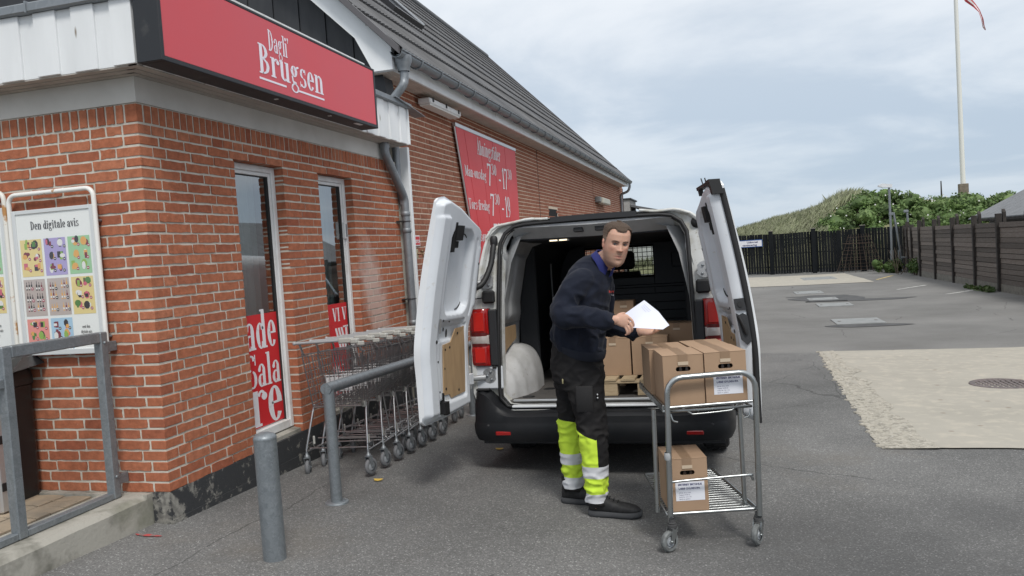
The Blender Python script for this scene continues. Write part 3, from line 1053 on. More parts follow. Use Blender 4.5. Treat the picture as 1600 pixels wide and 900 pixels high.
for b_ in BR[:300]: add_brick(b_)
mb = MB()
for b_ in BR[300:]:
    x0, x1, y0, y1, z0, z1, f = b_
    j = lambda s_=.0018: rb.uniform(-s_, s_)
    if f == 'R': x1 += j(.0015); y0 += j(); y1 += j() if not any(abs(y1 - w_) < .01 for q in WINS for w_ in q) else 0
    if f == 'L': y0 += j(.0015); x0 += j(); x1 += j()
    mb.box(x0, x1, y0, y1, z0 + j(), z1 + j())
mb.build('wall_bricks', M_brick, B, kind='stuff')

# ---- long wall (mortar body) and its bricks, in one stuff part; it rises SL per metre
YW1 = 25.3
ZWT = 3.33


def tilt(mb):      # shear along z with y for the long part
    mb.v = [(p[0], p[1], p[2] + SL * (p[1] - 4) * (1 if p[2] > -.3 else 0)) for p in mb.v]
    return mb


mb = MB(); mb.box(-9.5, MW - .004, 3.95, YW1, -1.2, ZWT)
tilt(mb).build('long_wall', M_mortar2, B)
mb = MB()
rb2 = random.Random(5)
r = 0
z = -.4
while z < ZWT - .05:
    if r % 6 == 5: y = 3.95; st_ = .108
    else: y = 3.95 - (.12 if r % 2 else 0) - .06 * (r % 3 == 1); st_ = .228
    while y < YW1:
        a, b_ = max(y, 3.95), min(y + st_, YW1 - .002)
        if b_ - a > .03 and not (11.27 < (a + b_) / 2 < 11.31):
            j = rb2.uniform(-.0025, .0025)
            # skip the vent hole
            if not (12.1 < (a + b_) / 2 < 12.95 and 1.95 < z < 2.15):
                if a < 11.29 < b_:
                    mb.box(MW - .03, MW + j, a, 11.28, z, z + BH); mb.box(MW - .03, MW + j, 11.31, b_, z, z + BH)
                elif a < 18.26 < b_:
                    mb.box(MW - .03, MW + j, a, 18.25, z, z + BH); mb.box(MW - .03, MW + j, 18.27, b_, z, z + BH)
                else:
                    mb.box(MW - .03, MW + j, a, b_, z, z + BH)
        y += st_ + .012
    # gable front side bricks seen above the porch
    x = MW
    while x > -2.5:
        mb.box(x - .228, x, 3.944, 3.99, z, z + BH) if z > 2.7 else None
        x -= .24
    z += CH; r += 1
tilt(mb).build('long_wall_bricks', M_brick2, B, kind='stuff')
mb = MB()
mb.box(MW - .006, MW + .001, 11.283, 11.307, .0, ZWT - .02); mb.box(MW - .006, MW + .001, 18.252, 18.268, .0, ZWT - .02)
mb.box(MW - .035, MW - .002, 12.1, 13.0, 1.98, 2.14)  # dark panel standing in for the shade inside the vent hole
tilt(mb).build('joint_and_vent_shade', M_dark, B)

# ---- frieze, soffit, parapet of the porch
OV = .18
mb = MB()
mb.box(-4, .006, -.006, 3.55, ZT + .116, 2.535)
mb.build('frieze', M_frieze, B)
for i in range(3):      # soffit boards
    a, b_ = OV - .002 - i * .062, OV - .002 - (i + 1) * .062 + .004
    mb = MB()
    mb.box(b_, a, -a, 3.86, 2.536 + .003 * (2 - i), 2.556)
    mb.box(-4, a - .0005, -a, -b_, 2.5365 + .003 * (2 - i), 2.5555)
    mb.build('soffit_board', M_soffit, B)
mb = MB()
mb.box(-4, OV - .05, -OV + .05, 3.86, 2.557, 2.9)
mb.build('parapet_core', M_white, B)
# parapet boards, board on board
def pboard(x0, x1, y0, y1, z0, z1, mt=None):
    MB().bbox(x0, x1, y0, y1, z0, z1, .0025).build('parapet_board', mt or M_white, B)


x = OV; k = 0
while x > -3.0:
    wd = .135
    pr2 = .016 if k % 2 == 0 else 0
    pboard(x - wd - (.012 if k % 2 == 0 else 0), x + (.012 if k % 2 == 0 and k else 0), -OV - pr2, -OV + .05 - .002 * (k % 2), 2.548 + random.uniform(0, .006), 2.925 - (0 if k % 2 else .0))
    x -= wd; k += 1
y = -OV + .06; k = 0
while y < 3.83:
    pr2 = .012 if k % 2 == 0 else 0
    pboard(OV - .05 + .001 * (k % 2), OV + pr2, y - .008 * (k % 2 == 0), min(y + .135 + .008 * (k % 2 == 0), 3.862), 2.548, 2.925)
    y += .135; k += 1
pboard(-.4, OV + .02, 3.863, 3.885, 2.548, 2.925)
# zinc capping
mb = MB()
mb.bbox(-4, OV + .045, -OV - .045, -OV + .12, 2.926, 2.985, .008)
mb.bbox(OV - .12, OV + .045, -OV + .121, 3.93, 2.926, 2.984, .008)
mb.box(-4, OV - .121, -.058, 3.93, 2.9, 2.93)
for x in (-.52, -1.7): mb.box(x - .006, x + .006, -OV - .05, -OV + .1, 2.925, 2.992)
mb.build('zinc_capping', M_zinc, B)
# lapped drip plate running out at the far end
mb = MB(); mb.prism([(3.45, 2.99), (4.25, 2.90), (4.25, 2.894), (3.45, 2.982)], lambda u, v, d: (d, u, v), OV - .06, OV + .07)
mb.build('drip_plate', M_zinc, B)
# white corner trim at the end of the porch wall
MB().bbox(-.08, .10, 4.02, 4.075, -.45, 2.55, .004).build('corner_trim', M_white, B)
mb = MB(); mb.box(-.16, -.004, PEND, 4.02, -.5, 2.6); mb.build('porch_wall_end', M_mortar, B)

# ---- windows in the porch wall
M_red = mat('poster_red', (0.60, 0.022, 0.028), 0.45)
M_pink = mat('poster_white', (0.80, 0.78, 0.80), 0.5)
M_curt = mat('grey_curtain', (0.55, 0.58, 0.58), 0.9, stretch=(1, 1, .1), var=(9, (.42, .45, .45), .4, .6))
M_gask = mat('dark_gasket', (0.03, 0.03, 0.03), 0.6)
for wi, (a, b_) in enumerate(WINS):
    X0, X1 = -.125, -.075
    f = MB()
    zb, zt, fw = .045, ZW - .002, .05
    f.bbox(X0, X1, a + .001, a + fw, zb, zt, .006)
    f.bbox(X0, X1, b_ - fw, b_ - .001, zb, zt, .006)
    f.bbox(X0 + .001, X1 - .001, a + fw, b_ - fw, zt - fw, zt, .006)
    f.bbox(X0 + .001, X1 - .001, a + fw, b_ - fw, zb, zb + .07, .006)
    f.bbox(X0 - .01, X1 - .014, a + fw, a + fw + .028, zb + .07, zt - fw, .004)
    f.bbox(X0 - .01, X1 - .014, b_ - fw - .028, b_ - fw, zb + .07, zt - fw, .004)
    f.bbox(X0 - .0101, X1 - .0141, a + fw + .028, b_ - fw - .028, zt - fw - .028, zt - fw, .004)
    fr = f.build('window_frame', M_wood_white, B)
    mb = MB()
    mb.box(X0 - .0095, X1 - .02, a + fw + .028, a + fw + .034, zb + .07, zt - fw - .028)
    mb.box(X0 - .0095, X1 - .02, b_ - fw - .034, b_ - fw - .028, zb + .07, zt - fw - .028)
    mb.box(X0 - .0094, X1 - .0201, a + fw + .034, b_ - fw - .034, zt - fw - .034, zt - fw - .028)
    mb.build('gasket', M_gask, fr)
    mb = MB(); mb.add([(-.112, a + fw + .02, zb + .06), (-.112, b_ - fw - .02, zb + .06), (-.112, b_ - fw - .02, zt - fw - .02), (-.112, a + fw + .02, zt - fw - .02)], [(0, 1, 2, 3)])
    mb.build('pane', M_glass, fr)
    s_ = MB(); s_.prism([(-.13, .046), (-.02, .026), (-.02, -.002), (-.13, -.002)], lambda u, v, d: (u, d, v), a + .001, b_ - .001)
    s_.build('window_sill', M_kerb, B)
    # curtain: pleated sheet behind the pane
    c = MB(); n = 60; P = []
    for i in range(n + 1):
        yy = a + .02 + (b_ - a - .04) * i / n
        xx = -.30 + .03 * math.sin(i * 1.1) + .012 * math.sin(i * 2.7)
        P += [(xx, yy, .02), (xx, yy, 2.15)]
    gap = [(20, 26)]
    c.add(P, [(2 * i, 2 * i + 2, 2 * i + 3, 2 * i + 1) for i in range(n)], 0, True)
    c.build('curtain', M_curt, B)
    # window handle on the second frame
    if wi == 1:
        MB().bbox(X0 - .0, X1 + .012, b_ - fw - .03, b_ - fw + .004, 1.56, 1.72, .006).build('window_hinge', M_wood_white, fr)
        MB().bbox(X1 + .0125, X1 + .02, b_ - fw - .022, b_ - fw - .006, 1.58, 1.70, .002).build('hinge_plate', M_zinc, fr)

# ---- gable of the long part: black boards, white barge boards
RZ, RX = 8.60, -4.8         # ridge
YG = 3.72


def roofz(x, c=3.75): return c - x if x > RX else c - 2 * RX + x


mb = MB()
k = 0
x = .0
while x > -9.4:
    x1_, x0_ = x, max(x - .153, -9.5)
    zt0, zt1 = min(roofz(x0_), 99) - .16, roofz(x1_) - .16
    zb_ = 2.6
    y0 = YG + (.012 if k % 2 else 0)
    b2 = MB()
    P = [(x0_ + .003, y0, zb_), (x1_ - .003, y0, zb_), (x1_ - .003, y0, zt1), (x0_ + .003, y0, zt0), (x0_ + .003, y0 + .03, zb_), (x1_ - .003, y0 + .03, zb_), (x1_ - .003, y0 + .03, zt1), (x0_ + .003, y0 + .03, zt0)]
    b2.add(P, [(0, 1, 2, 3), (5, 4, 7, 6), (1, 5, 6, 2), (4, 0, 3, 7), (3, 2, 6, 7), (0, 4, 5, 1)])
    if -.05 < x1_ - .0001: pass
    if x1_ <= .001 and x0_ < -.1:
        if not (-5.6 < (x0_ + x1_) / 2 < -3.4): b2.build('gable_board', M_black, B)
    x -= .153; k += 1
# upstairs window in the gable, only its edge shows top left
mb = MB(); mb.bbox(-5.6, -3.4, YG - .03, YG + .06, 4.3, 4.4, .006); mb.bbox(-3.5, -3.4, YG - .031, YG + .061, 2.7, 4.3, .006); mb.bbox(-5.6, -5.5, YG - .031, YG + .061, 2.7, 4.3, .006); mb.box(-4.52, -4.48, YG - .02, YG + .05, 2.8, 4.3)
mb.build('gable_window', M_wood_white, B)
mb = MB()
for i in range(60): mb.box(-5.5, -3.5, YG + .05, YG + .056, 2.8 + i * .025, 2.8 + i * .025 + .019)
mb.build('gable_blind', mat('grey_blind', (0.30, 0.32, 0.33), 0.5), B)
mb = MB(); mb.box(-5.6, -3.4, YG + .07, YG + .1, 2.6, 7.6); mb.build('gable_back', M_black, B)
mb = MB()
YB0, YB1 = 3.52, 3.60
# right barge board with boxed foot
mb.prism([(.205, 3.275), (.205, 3.50), (.23, 3.475 + .03)][:2] + [(RX, roofz(RX, 3.72)), (RX, roofz(RX, 3.72) - .36), (-.19, 3.64), (-.01, 3.275)], lambda u, v, d: (u, d, v), YB1, YB0)
mb.build('barge_board', M_white, B)
mb = MB()
mb.prism([(-9.8, 3.275), (-9.8, 3.52), (RX, roofz(RX, 3.72)), (RX, roofz(RX, 3.72) - .36), (-9.4, 3.64), (-9.6, 3.275)][::-1], lambda u, v, d: (u, d, v), YB1, YB0)
mb.build('barge_board', M_white, B)
mb = MB()
mb.prism([(.06, 2.95), (-.18, 2.95), (-.18, 3.26), (.02, 3.26)], lambda u, v, d: (u, d, v), 3.7, 3.93)
mb.build('corner_post', M_black, B)
# eave fascia + soffit
mb = MB(); mb.bbox(.17, .2, 3.602, 24.6, 3.277, 3.43, .004); tilt(mb).build('eave_fascia', M_white, B)
for i in range(3):
    mb = MB(); mb.box(MW + .001 + i * .09, MW + i * .09 + .087, 3.603, 24.55, 3.285 + .002 * i, 3.305); tilt(mb).build('eave_soffit_board', mat('weathered_soffit', (0.56, 0.48, 0.42), 0.8, var=(3, (.45, .38, .33), .4, .7)) if i == 0 else bpy.data.materials['weathered_soffit'], B)

# ---- roof: tiled sheet with a step per course and ribs running down the slope
def roof_side(sgn):
    mb = MB()
    NR = 10
    Ls = math.hypot(.30 - RX, .30 - RX)
    ny_ = 210
    Y0, Y1 = 3.44, 24.62
    d = Vector((-1, 0, 1)).normalized(); nrm = Vector((1, 0, 1)).normalized()
    prof = [0, .25, .5, .75]
    cols = []
    nseg = ny_ * 4
    for rrow in range(NR):
        s0, s1 = Ls * rrow / NR, Ls * (rrow + 1) / NR
        vs = []
        for t_, h in ((0, .0), (0.0, .040), (1.0, .004)):
            s_ = s0 + (s1 - s0) * t_
            base = Vector((.305, 0, 3.445)) + d * s_
            for j in range(nseg + 1):
                yy = Y0 + (Y1 - Y0) * j / nseg
                ph = (j % 4) / 4
                wv = .022 * math.cos(2 * math.pi * ph)
                dn = wv * .5 if t_ == 0 else wv * .5
                sag = -.016 * (1 + math.cos(2 * math.pi * ph)) if (t_ == 0) else 0
                p = base + nrm * (h + dn) + d * sag
                vs.append((p.x, yy, p.z + SL * (yy - 4)))
        n1 = nseg + 1
        fs = []
        for q in range(2):
            for j in range(nseg): fs.append((q * n1 + j, q * n1 + j + 1, (q + 1) * n1 + j + 1, (q + 1) * n1 + j))
        mb.add(vs, fs, 0, False)
    if sgn < 0: mb.v = [(2 * RX - p[0], p[1], p[2]) for p in mb.v]
    return mb


def ribbed_roof_mat():
    m = mat('ribbed_roof', (0.115, 0.118, 0.125), 0.6, spec=0.35)
    t = m.node_tree; b = t.nodes['Principled BSDF']
    geo = N(t, 'ShaderNodeNewGeometry'); sp = N(t, 'ShaderNodeSeparateXYZ'); t.links.new(geo.outputs['Position'], sp.inputs[0])
    wv = mth(t, 'SINE', mth(t, 'MULTIPLY', sp.outputs[1], 2 * math.pi / .05))
    bp = N(t, 'ShaderNodeBump'); bp.inputs['Strength'].default_value = 0.9; bp.inputs['Distance'].default_value = 0.012
    t.links.new(wv, bp.inputs['Height']); t.links.new(bp.outputs[0], b.inputs['Normal'])
    n = N(t, 'ShaderNodeTexNoise'); n.inputs['Scale'].default_value = 2.5; n.inputs['Detail'].default_value = 6; t.links.new(geo.outputs['Position'], n.inputs['Vector'])
    r = ramp(t, [(0.35, (0.105, 0.107, 0.114)), (0.7, (0.155, 0.156, 0.16))]); t.links.new(n.outputs[0], r.inputs[0])
    t.links.new(r.outputs[0], b.inputs['Base Color'])
    return m


M_rib = ribbed_roof_mat()
roof_side(1).build('roof', M_rib, B)
roof_side(-1).build('roof', M_rib, B)
mb = MB()
mb.tube([(RX, 3.42, RZ - .03 + SL * 0), (RX, 24.64, RZ - .03 + SL * 20.6)], .11, 10)
mb.build('ridge_cap', M_roof, B)
for yv in (3.425, 24.64):
    mb = MB(); zz = SL * (yv - 4)
    mb.prism([(.33, 3.40 + zz), (.33, 3.475 + zz), (RX, RZ + .06 + zz), (RX, RZ - .08 + zz)], lambda u, v, d: (u, d, v), yv - .03, yv + .03)
    mb.build('verge_trim', bpy.data.materials.get('verge') or mat('verge', (0.10, 0.095, 0.10), 0.5), B)
mb = MB(); mb.prism([(MW, 3.2), (RX, 8.2), (-9.5, 3.2)], lambda u, v, d: (u, d, v), 24.2, 24.4); mb.build('rear_gable', M_brick2, B)
# skylights
for (y0, y1, s0, s1) in [(5.2, 6.3, 2.35, 3.75), (7.3, 8.5, 2.3, 3.6)]:
    d = Vector((-1, 0, 1)).normalized(); nrm = Vector((1, 0, 1)).normalized()
    def q(s_, yy, h): p = Vector((.305, 0, 3.445)) + d * s_ + nrm * h; return (p.x, yy, p.z + SL * (yy - 4))
    def slab(mb, sa, sb, ya, yb, ha, hb): 
        P = [q(s_, yy, h) for h in (ha, hb) for yy in (ya, yb) for s_ in (sa, sb)]
        mb.add(P, [(0, 2, 3, 1), (4, 5, 7, 6), (0, 1, 5, 4), (2, 6, 7, 3), (0, 4, 6, 2), (1, 3, 7, 5)])
    mb = MB()
    slab(mb, s0, s1, y0, y0 + .07, .03, .12); slab(mb, s0, s1, y1 - .07, y1, .03, .12); slab(mb, s0, s0 + .08, y0 + .07, y1 - .07, .03, .119); slab(mb, s1 - .08, s1, y0 + .07, y1 - .07, .03, .119)
    sk = mb.build('skylight', mat('skylight_frame', (0.045, 0.045, 0.05), 0.35, metal=.4), B)
    mb = MB(); slab(mb, s0 + .08, s1 - .08, y0 + .07, y1 - .07, .06, .09)
    mb.build('skylight_pane', mat('roof_glass', (0.35, 0.40, 0.44), 0.08, metal=0.6), sk)
    mb = MB(); slab(mb, s0 + .02, s1 - .02, y1 - .005, y1 + .035, .05, .145)
    mb.build('flashing', M_alu, sk)

# ---- gutter, brackets, downpipes
mb = MB()
loops = []
for yy in np.linspace(3.45, 24.62, 40):
    lp = []
    for i in range(9):
        a = R_(180 + 180 * i / 8); lp.append((.285 + .068 * math.cos(a), yy, 3.44 + .068 * math.sin(a) + SL * (yy - 4)))
    for i in range(9):
        a = R_(360 - 180 * i / 8); lp.append((.285 + .062 * math.cos(a), yy, 3.44 + .062 * math.sin(a) + SL * (yy - 4)))
    loops.append(lp)
mb.loft(loops, caps=True)
mb.tube([(.355, 3.45, 3.44), (.355, 24.62, 3.44 + SL * 20.6)], .01, 6)
gt = mb.build('gutter', M_zinc, B)
i = 0
yy = 4.0
while yy < 24.4:
    mb = MB()
    pts = [(.285 + .075 * math.cos(R_(a)), yy, 3.44 + .075 * math.sin(R_(a)) + SL * (yy - 4)) for a in range(180, 361, 20)]
    mb.tube(pts, .011, 4)
    mb.build('bracket', M_zinc, gt)
    yy += .62
mb = MB(); mb.lathe([(.06, .0), (.062, .02), (.07, .05), (.09, .1), (.09, .16)], (.285, 3.62, 3.26), n=16)
pp = smooth_path([(.285, 3.62, 3.30), (.285, 3.62, 3.18), (.26, 3.60, 3.10), (.13, 3.62, 2.98), (.07, 3.66, 2.93), (.02, 3.7, 2.80)], 6)
mb.tube(pp, .045, 12)
mb.build('swan_neck', M_zinc, B)
dp = MB()
dp.tube(smooth_path([(.065, 3.50, 2.56), (.065, 3.50, 2.44), (.065, 3.54, 2.38)], 4) + smooth_path([(.065, 3.86, 2.06), (.065, 3.92, 1.98), (.065, 3.925, 1.88)], 4) + [(.065, 3.925, -.28)], .044, 14)
for (y, z, r_) in ((3.50, 2.50, .05),): dp.lathe([(.049, 0), (.049, .05)], (.065, y, z - .02), n=14)
for z in (1.80, 1.62, .62): dp.lathe([(.044, -.006), (.051, 0), (.051, .04), (.044, .046)], (.065, 3.925, z), n=14)
dp.build('downpipe', M_zinc, B)
mb = MB(); mb.tube([(-.0, 3.93, 2.56), (-.0, 3.93, 2.1), (.05, 3.925, 1.92)], .042, 12); mb.build('downpipe', M_zinc, B)
mb = MB()
for z in (1.74, .9): mb.box(.0, .06, 3.80, 3.9, z - .006, z + .006); mb.tube(arc((.065, 3.925, z), .049, 0, 360, 14, 'XY'), .005, 5)
mb.build('pipe_clip', mat('dark_iron', (0.05, 0.045, 0.045), 0.6, metal=.6), B)
ye = 24.3; ze = SL * 20.3
mb = MB(); mb.tube(smooth_path([(.285, ye, 3.40 + ze), (.285, ye, 3.25 + ze), (.2, ye + .03, 3.1 + ze), (-.03, ye + .05, 3.0 + ze), (-.04, ye + .05, 2.8 + ze)], 5) + [(-.04, ye + .05, -.5)], .045, 10)
mb.build('downpipe', M_zinc, B)

# ---- things fixed to the long wall
yl0, yl1 = 4.85, 6.0
t = thing('strip_light', 'long white strip light under the eave beside the red opening hours banner', 'lamp', (-.02, 5.4, 3.16))
mb = MB(); mb.bbox(-.06, .10, yl0, yl1, 3.165, 3.235, .012); mb.build('housing', M_wood_white, t)
mb = MB(); mb.bbox(-.05, .09, yl0 + .03, yl1 - .03, 3.145, 3.1645, .006); mb.build('diffuser', mat('opal_plastic', (0.75, 0.75, 0.72), 0.4), t)
mb = MB()
for y in (4.95, 5.42, 5.9): mb.bbox(.10, .112, y - .015, y + .015, 3.19, 3.24, .002)
mb.build('clip', M_gask, t)
MB().bbox(-.11, -.08, YW1 - .0, YW1 + .02, -1, 3.4, .003).build('corner_edge', M_black, B)

t = thing('wall_floodlight', 'small pale box floodlight high on the brick wall above the van roof', 'lamp', (-.05, 19.2, 2.66))
mb = MB(); mb.bbox(-.1, .06, 18.5, 18.75, 2.60, 2.76, .02); mb.build('gear_box', M_cover, t)
mb = MB(); mb.bbox(-.06, .12, 18.76, 20.2, 2.56, 2.74, .03); mb.build('lamp_housing', mat('aged_white_plastic', (0.5, 0.49, 0.42), 0.5), t)

t = thing('pump_stop_sign', 'small red and white emergency stop plate on the brick wall beside the downpipe', 'sign', (MW, 4.55, 1.5))
mb = MB(); mb.bbox(MW + .002, MW + .014, 4.40, 4.68, 1.475, 1.60, .003); mb.build('plate', M_wood_white, t)
mb = MB(); mb.box(MW + .0141, MW + .0152, 4.41, 4.665, 1.49, 1.587); mb.build('red_field', M_red, t)
mb = MB(); sans_add(mb, 'NØDSTOP', (MW + .0162, 4.42, 1.512), (0, 1, 0), (0, 0, 1), .052, bold=.002); mb.build('lettering', M_pink, t)
t = thing('wall_tap', 'small brass tap box on the brick wall below the red stop plate', 'tap', (MW, 4.52, 1.38))
mb = MB(); mb.bbox(MW, MW + .05, 4.45, 4.51, 1.33, 1.44, .006); mb.build('back_box', mat('yellowed_brass', (0.42, 0.37, 0.24), 0.5, metal=.2), t)
mb = MB(); mb.tube([(MW + .05, 4.48, 1.385), (MW + .11, 4.50, 1.385), (MW + .12, 4.50, 1.34)], .014, 8); mb.ball((MW + .1, 4.5, 1.41), .022, 8, 6); mb.build('spout', mat('dark_brass', (0.2, 0.13, 0.08), 0.4, metal=.7), t)

# ---- opening hours banner
def red_banner_mat():
    m = mat('banner_red', (0.64, 0.036, 0.042), 0.5, var=(1.2, (0.68, 0.06, 0.068), 0.35, 0.7), bump=(3, .25, .01))
    return m


t = thing('opening_hours_banner', 'tall red banner with opening hours in white letters on the side wall', 'banner', (MW, 7.8, .9))
Y0, Y1, Z0, Z1 = 6.17, 9.36, .9, 3.10
k = 9
M_ban = red_banner_mat()
for i in range(k):
    top = (Y0 + (Y1 - Y0) * i / k, Y0 + (Y1 - Y0) * (i + 1) / k)
    bot = tuple(Y1 - (Y1 - v) * (Y1 - Y0 - .72) / (Y1 - Y0) for v in top)
    zz = (Z0, Z1 - .02)
    x0, x1 = -.075, -.045 + .002 * (i % 2)
    P = [(x, y, z) for x in (x0, x1) for (y, z) in ((bot[0] + .003, zz[0]), (bot[1] - .003, zz[0]), (top[1] - .003, zz[1]), (top[0] + .003, zz[1]))]
    MB().add(P, [(3, 2, 1, 0), (4, 5, 6, 7), (0, 1, 5, 4), (1, 2, 6, 5), (2, 3, 7, 6), (3, 0, 4, 7)]).build('panel', M_ban, t)
mb = MB(); mb.bbox(-.085, -.035, Y0 - .02, Y1 + .02, Z1 - .019, Z1 + .035, .004)
mb.build('rail', M_alu, t)
mb = MB(); mb.tube([(-.06, Y0 - .012, Z1 - .02), (-.06, Y0 + .70, Z0)], .014, 6); mb.build('edge_strip', M_alu, t)
mb = MB()
U, V, Nn = (0, 1, 0), (0, 0, 1), (1, 0, 0)
XB = -.0415


def fit(mb, txt, y0, y1, z, h): serif(mb, txt, (XB, y0, z), U, V, h, Nn, cond=(y1 - y0) / swidth(txt, h), eps=.0006)


fit(mb, 'Åbningstider', 7.08, 8.34, 2.80, .215)
for z, lab, a2, b1, b2 in ((2.44, 'Man-onsdag', '30', '17', '30'), (1.98, 'Tors-fredag', '30', '19', ''), (1.52, 'Lør-søndag', '30', '17', '')):
    y = 6.43 + (2.44 - z) * .16
    fit(mb, lab, y, y + 1.04, z, .150)
    fit(mb, '7', y + 1.10, y + 1.31, z - .07, .34)
    fit(mb, a2, y + 1.34, y + 1.62, z + .11, .175)
    fit(mb, '-', y + 1.72, y + 1.88, z - .06, .34)
    fit(mb, b1, y + 1.92, y + 2.26, z - .07, .34)
    if b2: fit(mb, b2, y + 2.30, y + 2.56, z + .11, .175)
mb.build('lettering', M_pink, t)

# ---- the long shop sign on the porch
t = thing('shop_sign', 'long red box sign with white shop name on the porch front', 'sign', (.27, 1.25, 2.56))
SX0, SX1, SY0, SY1, SZ0, SZ1 = .196, .365, -.20, 2.70, 2.545, 3.085
M_frame = mat('black_sign_frame', (0.014, 0.016, 0.02), 0.5, var=(9, (.05, .05, .05), .6, .8))
mb = MB()
mb.bbox(SX0, SX1, SY0, SY0 + .03, SZ0, SZ1 + .14, .004)
mb.bbox(SX0, SX1, SY1 - .03, SY1, SZ0, SZ1, .004)
mb.bbox(SX0 + .001, SX1 - .001, SY0 + .03, SY1 - .03, SZ0, SZ0 + .03, .004)
mb.bbox(SX0 + .001, SX1 - .001, SY0 + .03, SY1 - .03, SZ1 - .02, SZ1, .004)
mb.box(SX0 + .0015, SX0 + .02, SY0 + .03, SY1 - .03, SZ0 + .03, SZ1 - .02)
mb.build('frame', M_frame, t)
M_signred = mat('sign_red', (0.66, 0.085, 0.105), 0.55, var=(1.5, (0.62, 0.095, 0.12), 0.3, 0.7), bump=(2, .1, .01))
mb = MB(); mb.box(SX1 - .02, SX1 - .004, SY0 + .031, SY1 - .031, SZ0 + .031, SZ1 - .021); mb.build('face', M_signred, t)
M_let = mat('sign_letter', (0.86, 0.82, 0.90), 0.5)
mb = MB(); XS = SX1 - .003
U, V, Nn = (0, 1, 0), (0, 0, 1), (1, 0, 0)
serif(mb, "Dagli'", (XS, .93, 2.855), U, V, .148, Nn, cond=.83, eps=.0004)
bw = serif(mb, 'Brugsen', (XS, .805, 2.665), U, V, .215, Nn, cond=1.42, eps=.0004) if False else 0
tot_ = swidth('Brugsen', .205, 1)
serif(mb, 'Brugsen', (XS, .79, 2.675), U, V, .205, Nn, cond=.91 / tot_, eps=.0004)
mb.box(XS - .0005, XS + .0008, .79, 1.135, 2.632, 2.646)
mb.box(XS - .0005, XS + .0008, 1.30, 1.70, 2.632, 2.646)
mb.build('lettering', M_let, t)
mb = MB(); mb.bbox(.285, .33, .1, SY1 - .12, SZ1 + .005, SZ1 + .032, .004); mb.build('light_rail', M_wood_white, t)
mb = MB()
for y in (1.05, 1.85): mb.bbox(.30, .33, y, y + .02, SZ0 - .006, SZ0, .002)
mb.bbox(.31, .345, 2.3, 2.42, SZ0 - .004, SZ0, .001)
mb.build('fixing', M_wood_white, t)
# ================================================================== street furniture and shop front things
# ---- galvanised bollard
z0 = gz(.958, -.40)
t = thing('bollard', 'thick round galvanised bollard standing alone in front of the first shop window', 'bollard', (.958, -.40, z0))
mb = MB(); mb.tube([(.958, -.40, z0 - .05), (.955, -.40, z0 + .655)], .060, 28)
mb.build('post', M_galv, t)
mb = MB(); mb.lathe([(.0601, -.012), (.0615, -.004), (.060, .006), (.050, .018), (.028, .027), (.0001, .030)], (.955, -.40, z0 + .655), n=28)
mb.build('cap', M_galv, t)

# ---- guard rail in front of the trolleys
za, zb2 = gz(.79, .62), gz(.70, 3.86)
t = thing('guard_rail', 'low galvanised tube guard rail running beside the row of shopping trolleys', 'railing', (.79, .62, za))
mb = MB(); mb.tube([(.79, .62, za), (.79, .62, .528)], .038, 18); mb.build('post', M_galv, t)
mb = MB(); mb.tube([(.70, 3.86, zb2), (.70, 3.86, .36)], .038, 18); mb.build('post', M_galv, t)
mb = MB(); mb.tube([(.79, .585, .515), (.79, .70, .513), (.745, 2.2, .455), (.70, 3.90, .375)], .0385, 18); mb.build('top_rail', M_galv, t)
for (x, y, z) in ((.79, .62, za), (.70, 3.86, zb2)):
    mb = MB(); mb.lathe([(.0001, .012), (.075, .012), (.078, .008), (.078, -.01)], (x, y, z), n=20); mb.build('foot_plate', M_galv, t)
mb = MB()
mb.tube([(.79 + .055, .62, za + .012), (.79 + .055, .62, za + .028)], .008, 6)
mb.build('bolt', M_galv, t)

# ---- square tube railing on the ramp kerb
t = thing('ramp_railing', 'square galvanised steel railing frame on the concrete ramp kerb by the shop corner', 'railing', (-.3, -.1, 0))
s_ = .029
mb = MB(); mb.bbox(-.3 - s_, -.3 + s_, -.12 - s_, -.12 + s_, -.004, 1.015, .006); mb.build('post', M_galv, t)
mb = MB(); mb.bbox(-.3 - s_, -.3 + s_, -.79 - s_, -.79 + s_, -.004, 1.015, .006); mb.build('post', M_galv, t)
mb = MB(); mb.bbox(-.3 - s_ + .001, -.3 + s_ - .001, -.79 + s_, -.12 - s_, 1.015 - 2 * s_ - .006, 1.0155 , .006); mb.build('top_rail', M_galv, t)
mb = MB(); mb.bbox(-.3 - s_ * .9, -.3 + s_ * .9, -.79 + s_, -.12 - s_, -.003, .035, .004); mb.build('bottom_rail', M_galv, t)
mb = MB(); mb.bbox(-.3 - s_ * .9, -.3 + s_ * .9, -2.6, -.79 - s_, -.003, .035, .004); mb.build('bottom_rail', M_galv, t)
mb = MB(); mb.bbox(-.3 - s_ * .9, -.3 + s_ * .9, -2.6, -.79 - s_, .80, .85, .004); mb.build('middle_rail', M_galv, t)
mb = MB()
for z in (.10, .92): mb.bbox(-.3 - .012, -.3 + .012, -.12 + s_, -.004, z - .03, z + .03, .003)
mb.build('wall_bracket', M_galv, t)
mb = MB()
for z in (.13, .95): mb.lathe([(.0001, .008), (.008, .008), (.010, 0)], (-.3 + s_, -.12, z), axis='X', n=8)
mb.build('bolt', M_galv, t)

# ---- poster frames on the front wall
M_frw = mat('white_tube_rust', (0.78, 0.78, 0.75), 0.4, var=(11, (0.42, 0.20, 0.06), 0.66, 0.72))
M_frr = mat('white_tube_rustier', (0.72, 0.71, 0.66), 0.5, var=(9, (0.45, 0.23, 0.08), 0.52, 0.60))
M_paper = mat('poster_paper', (0.86, 0.88, 0.86), 0.5)
M_ink = mat('ink', (0.03, 0.03, 0.03), 0.6)
M_clear = glass_mat('poster_cover', (0.97, 0.97, 0.97), .5)


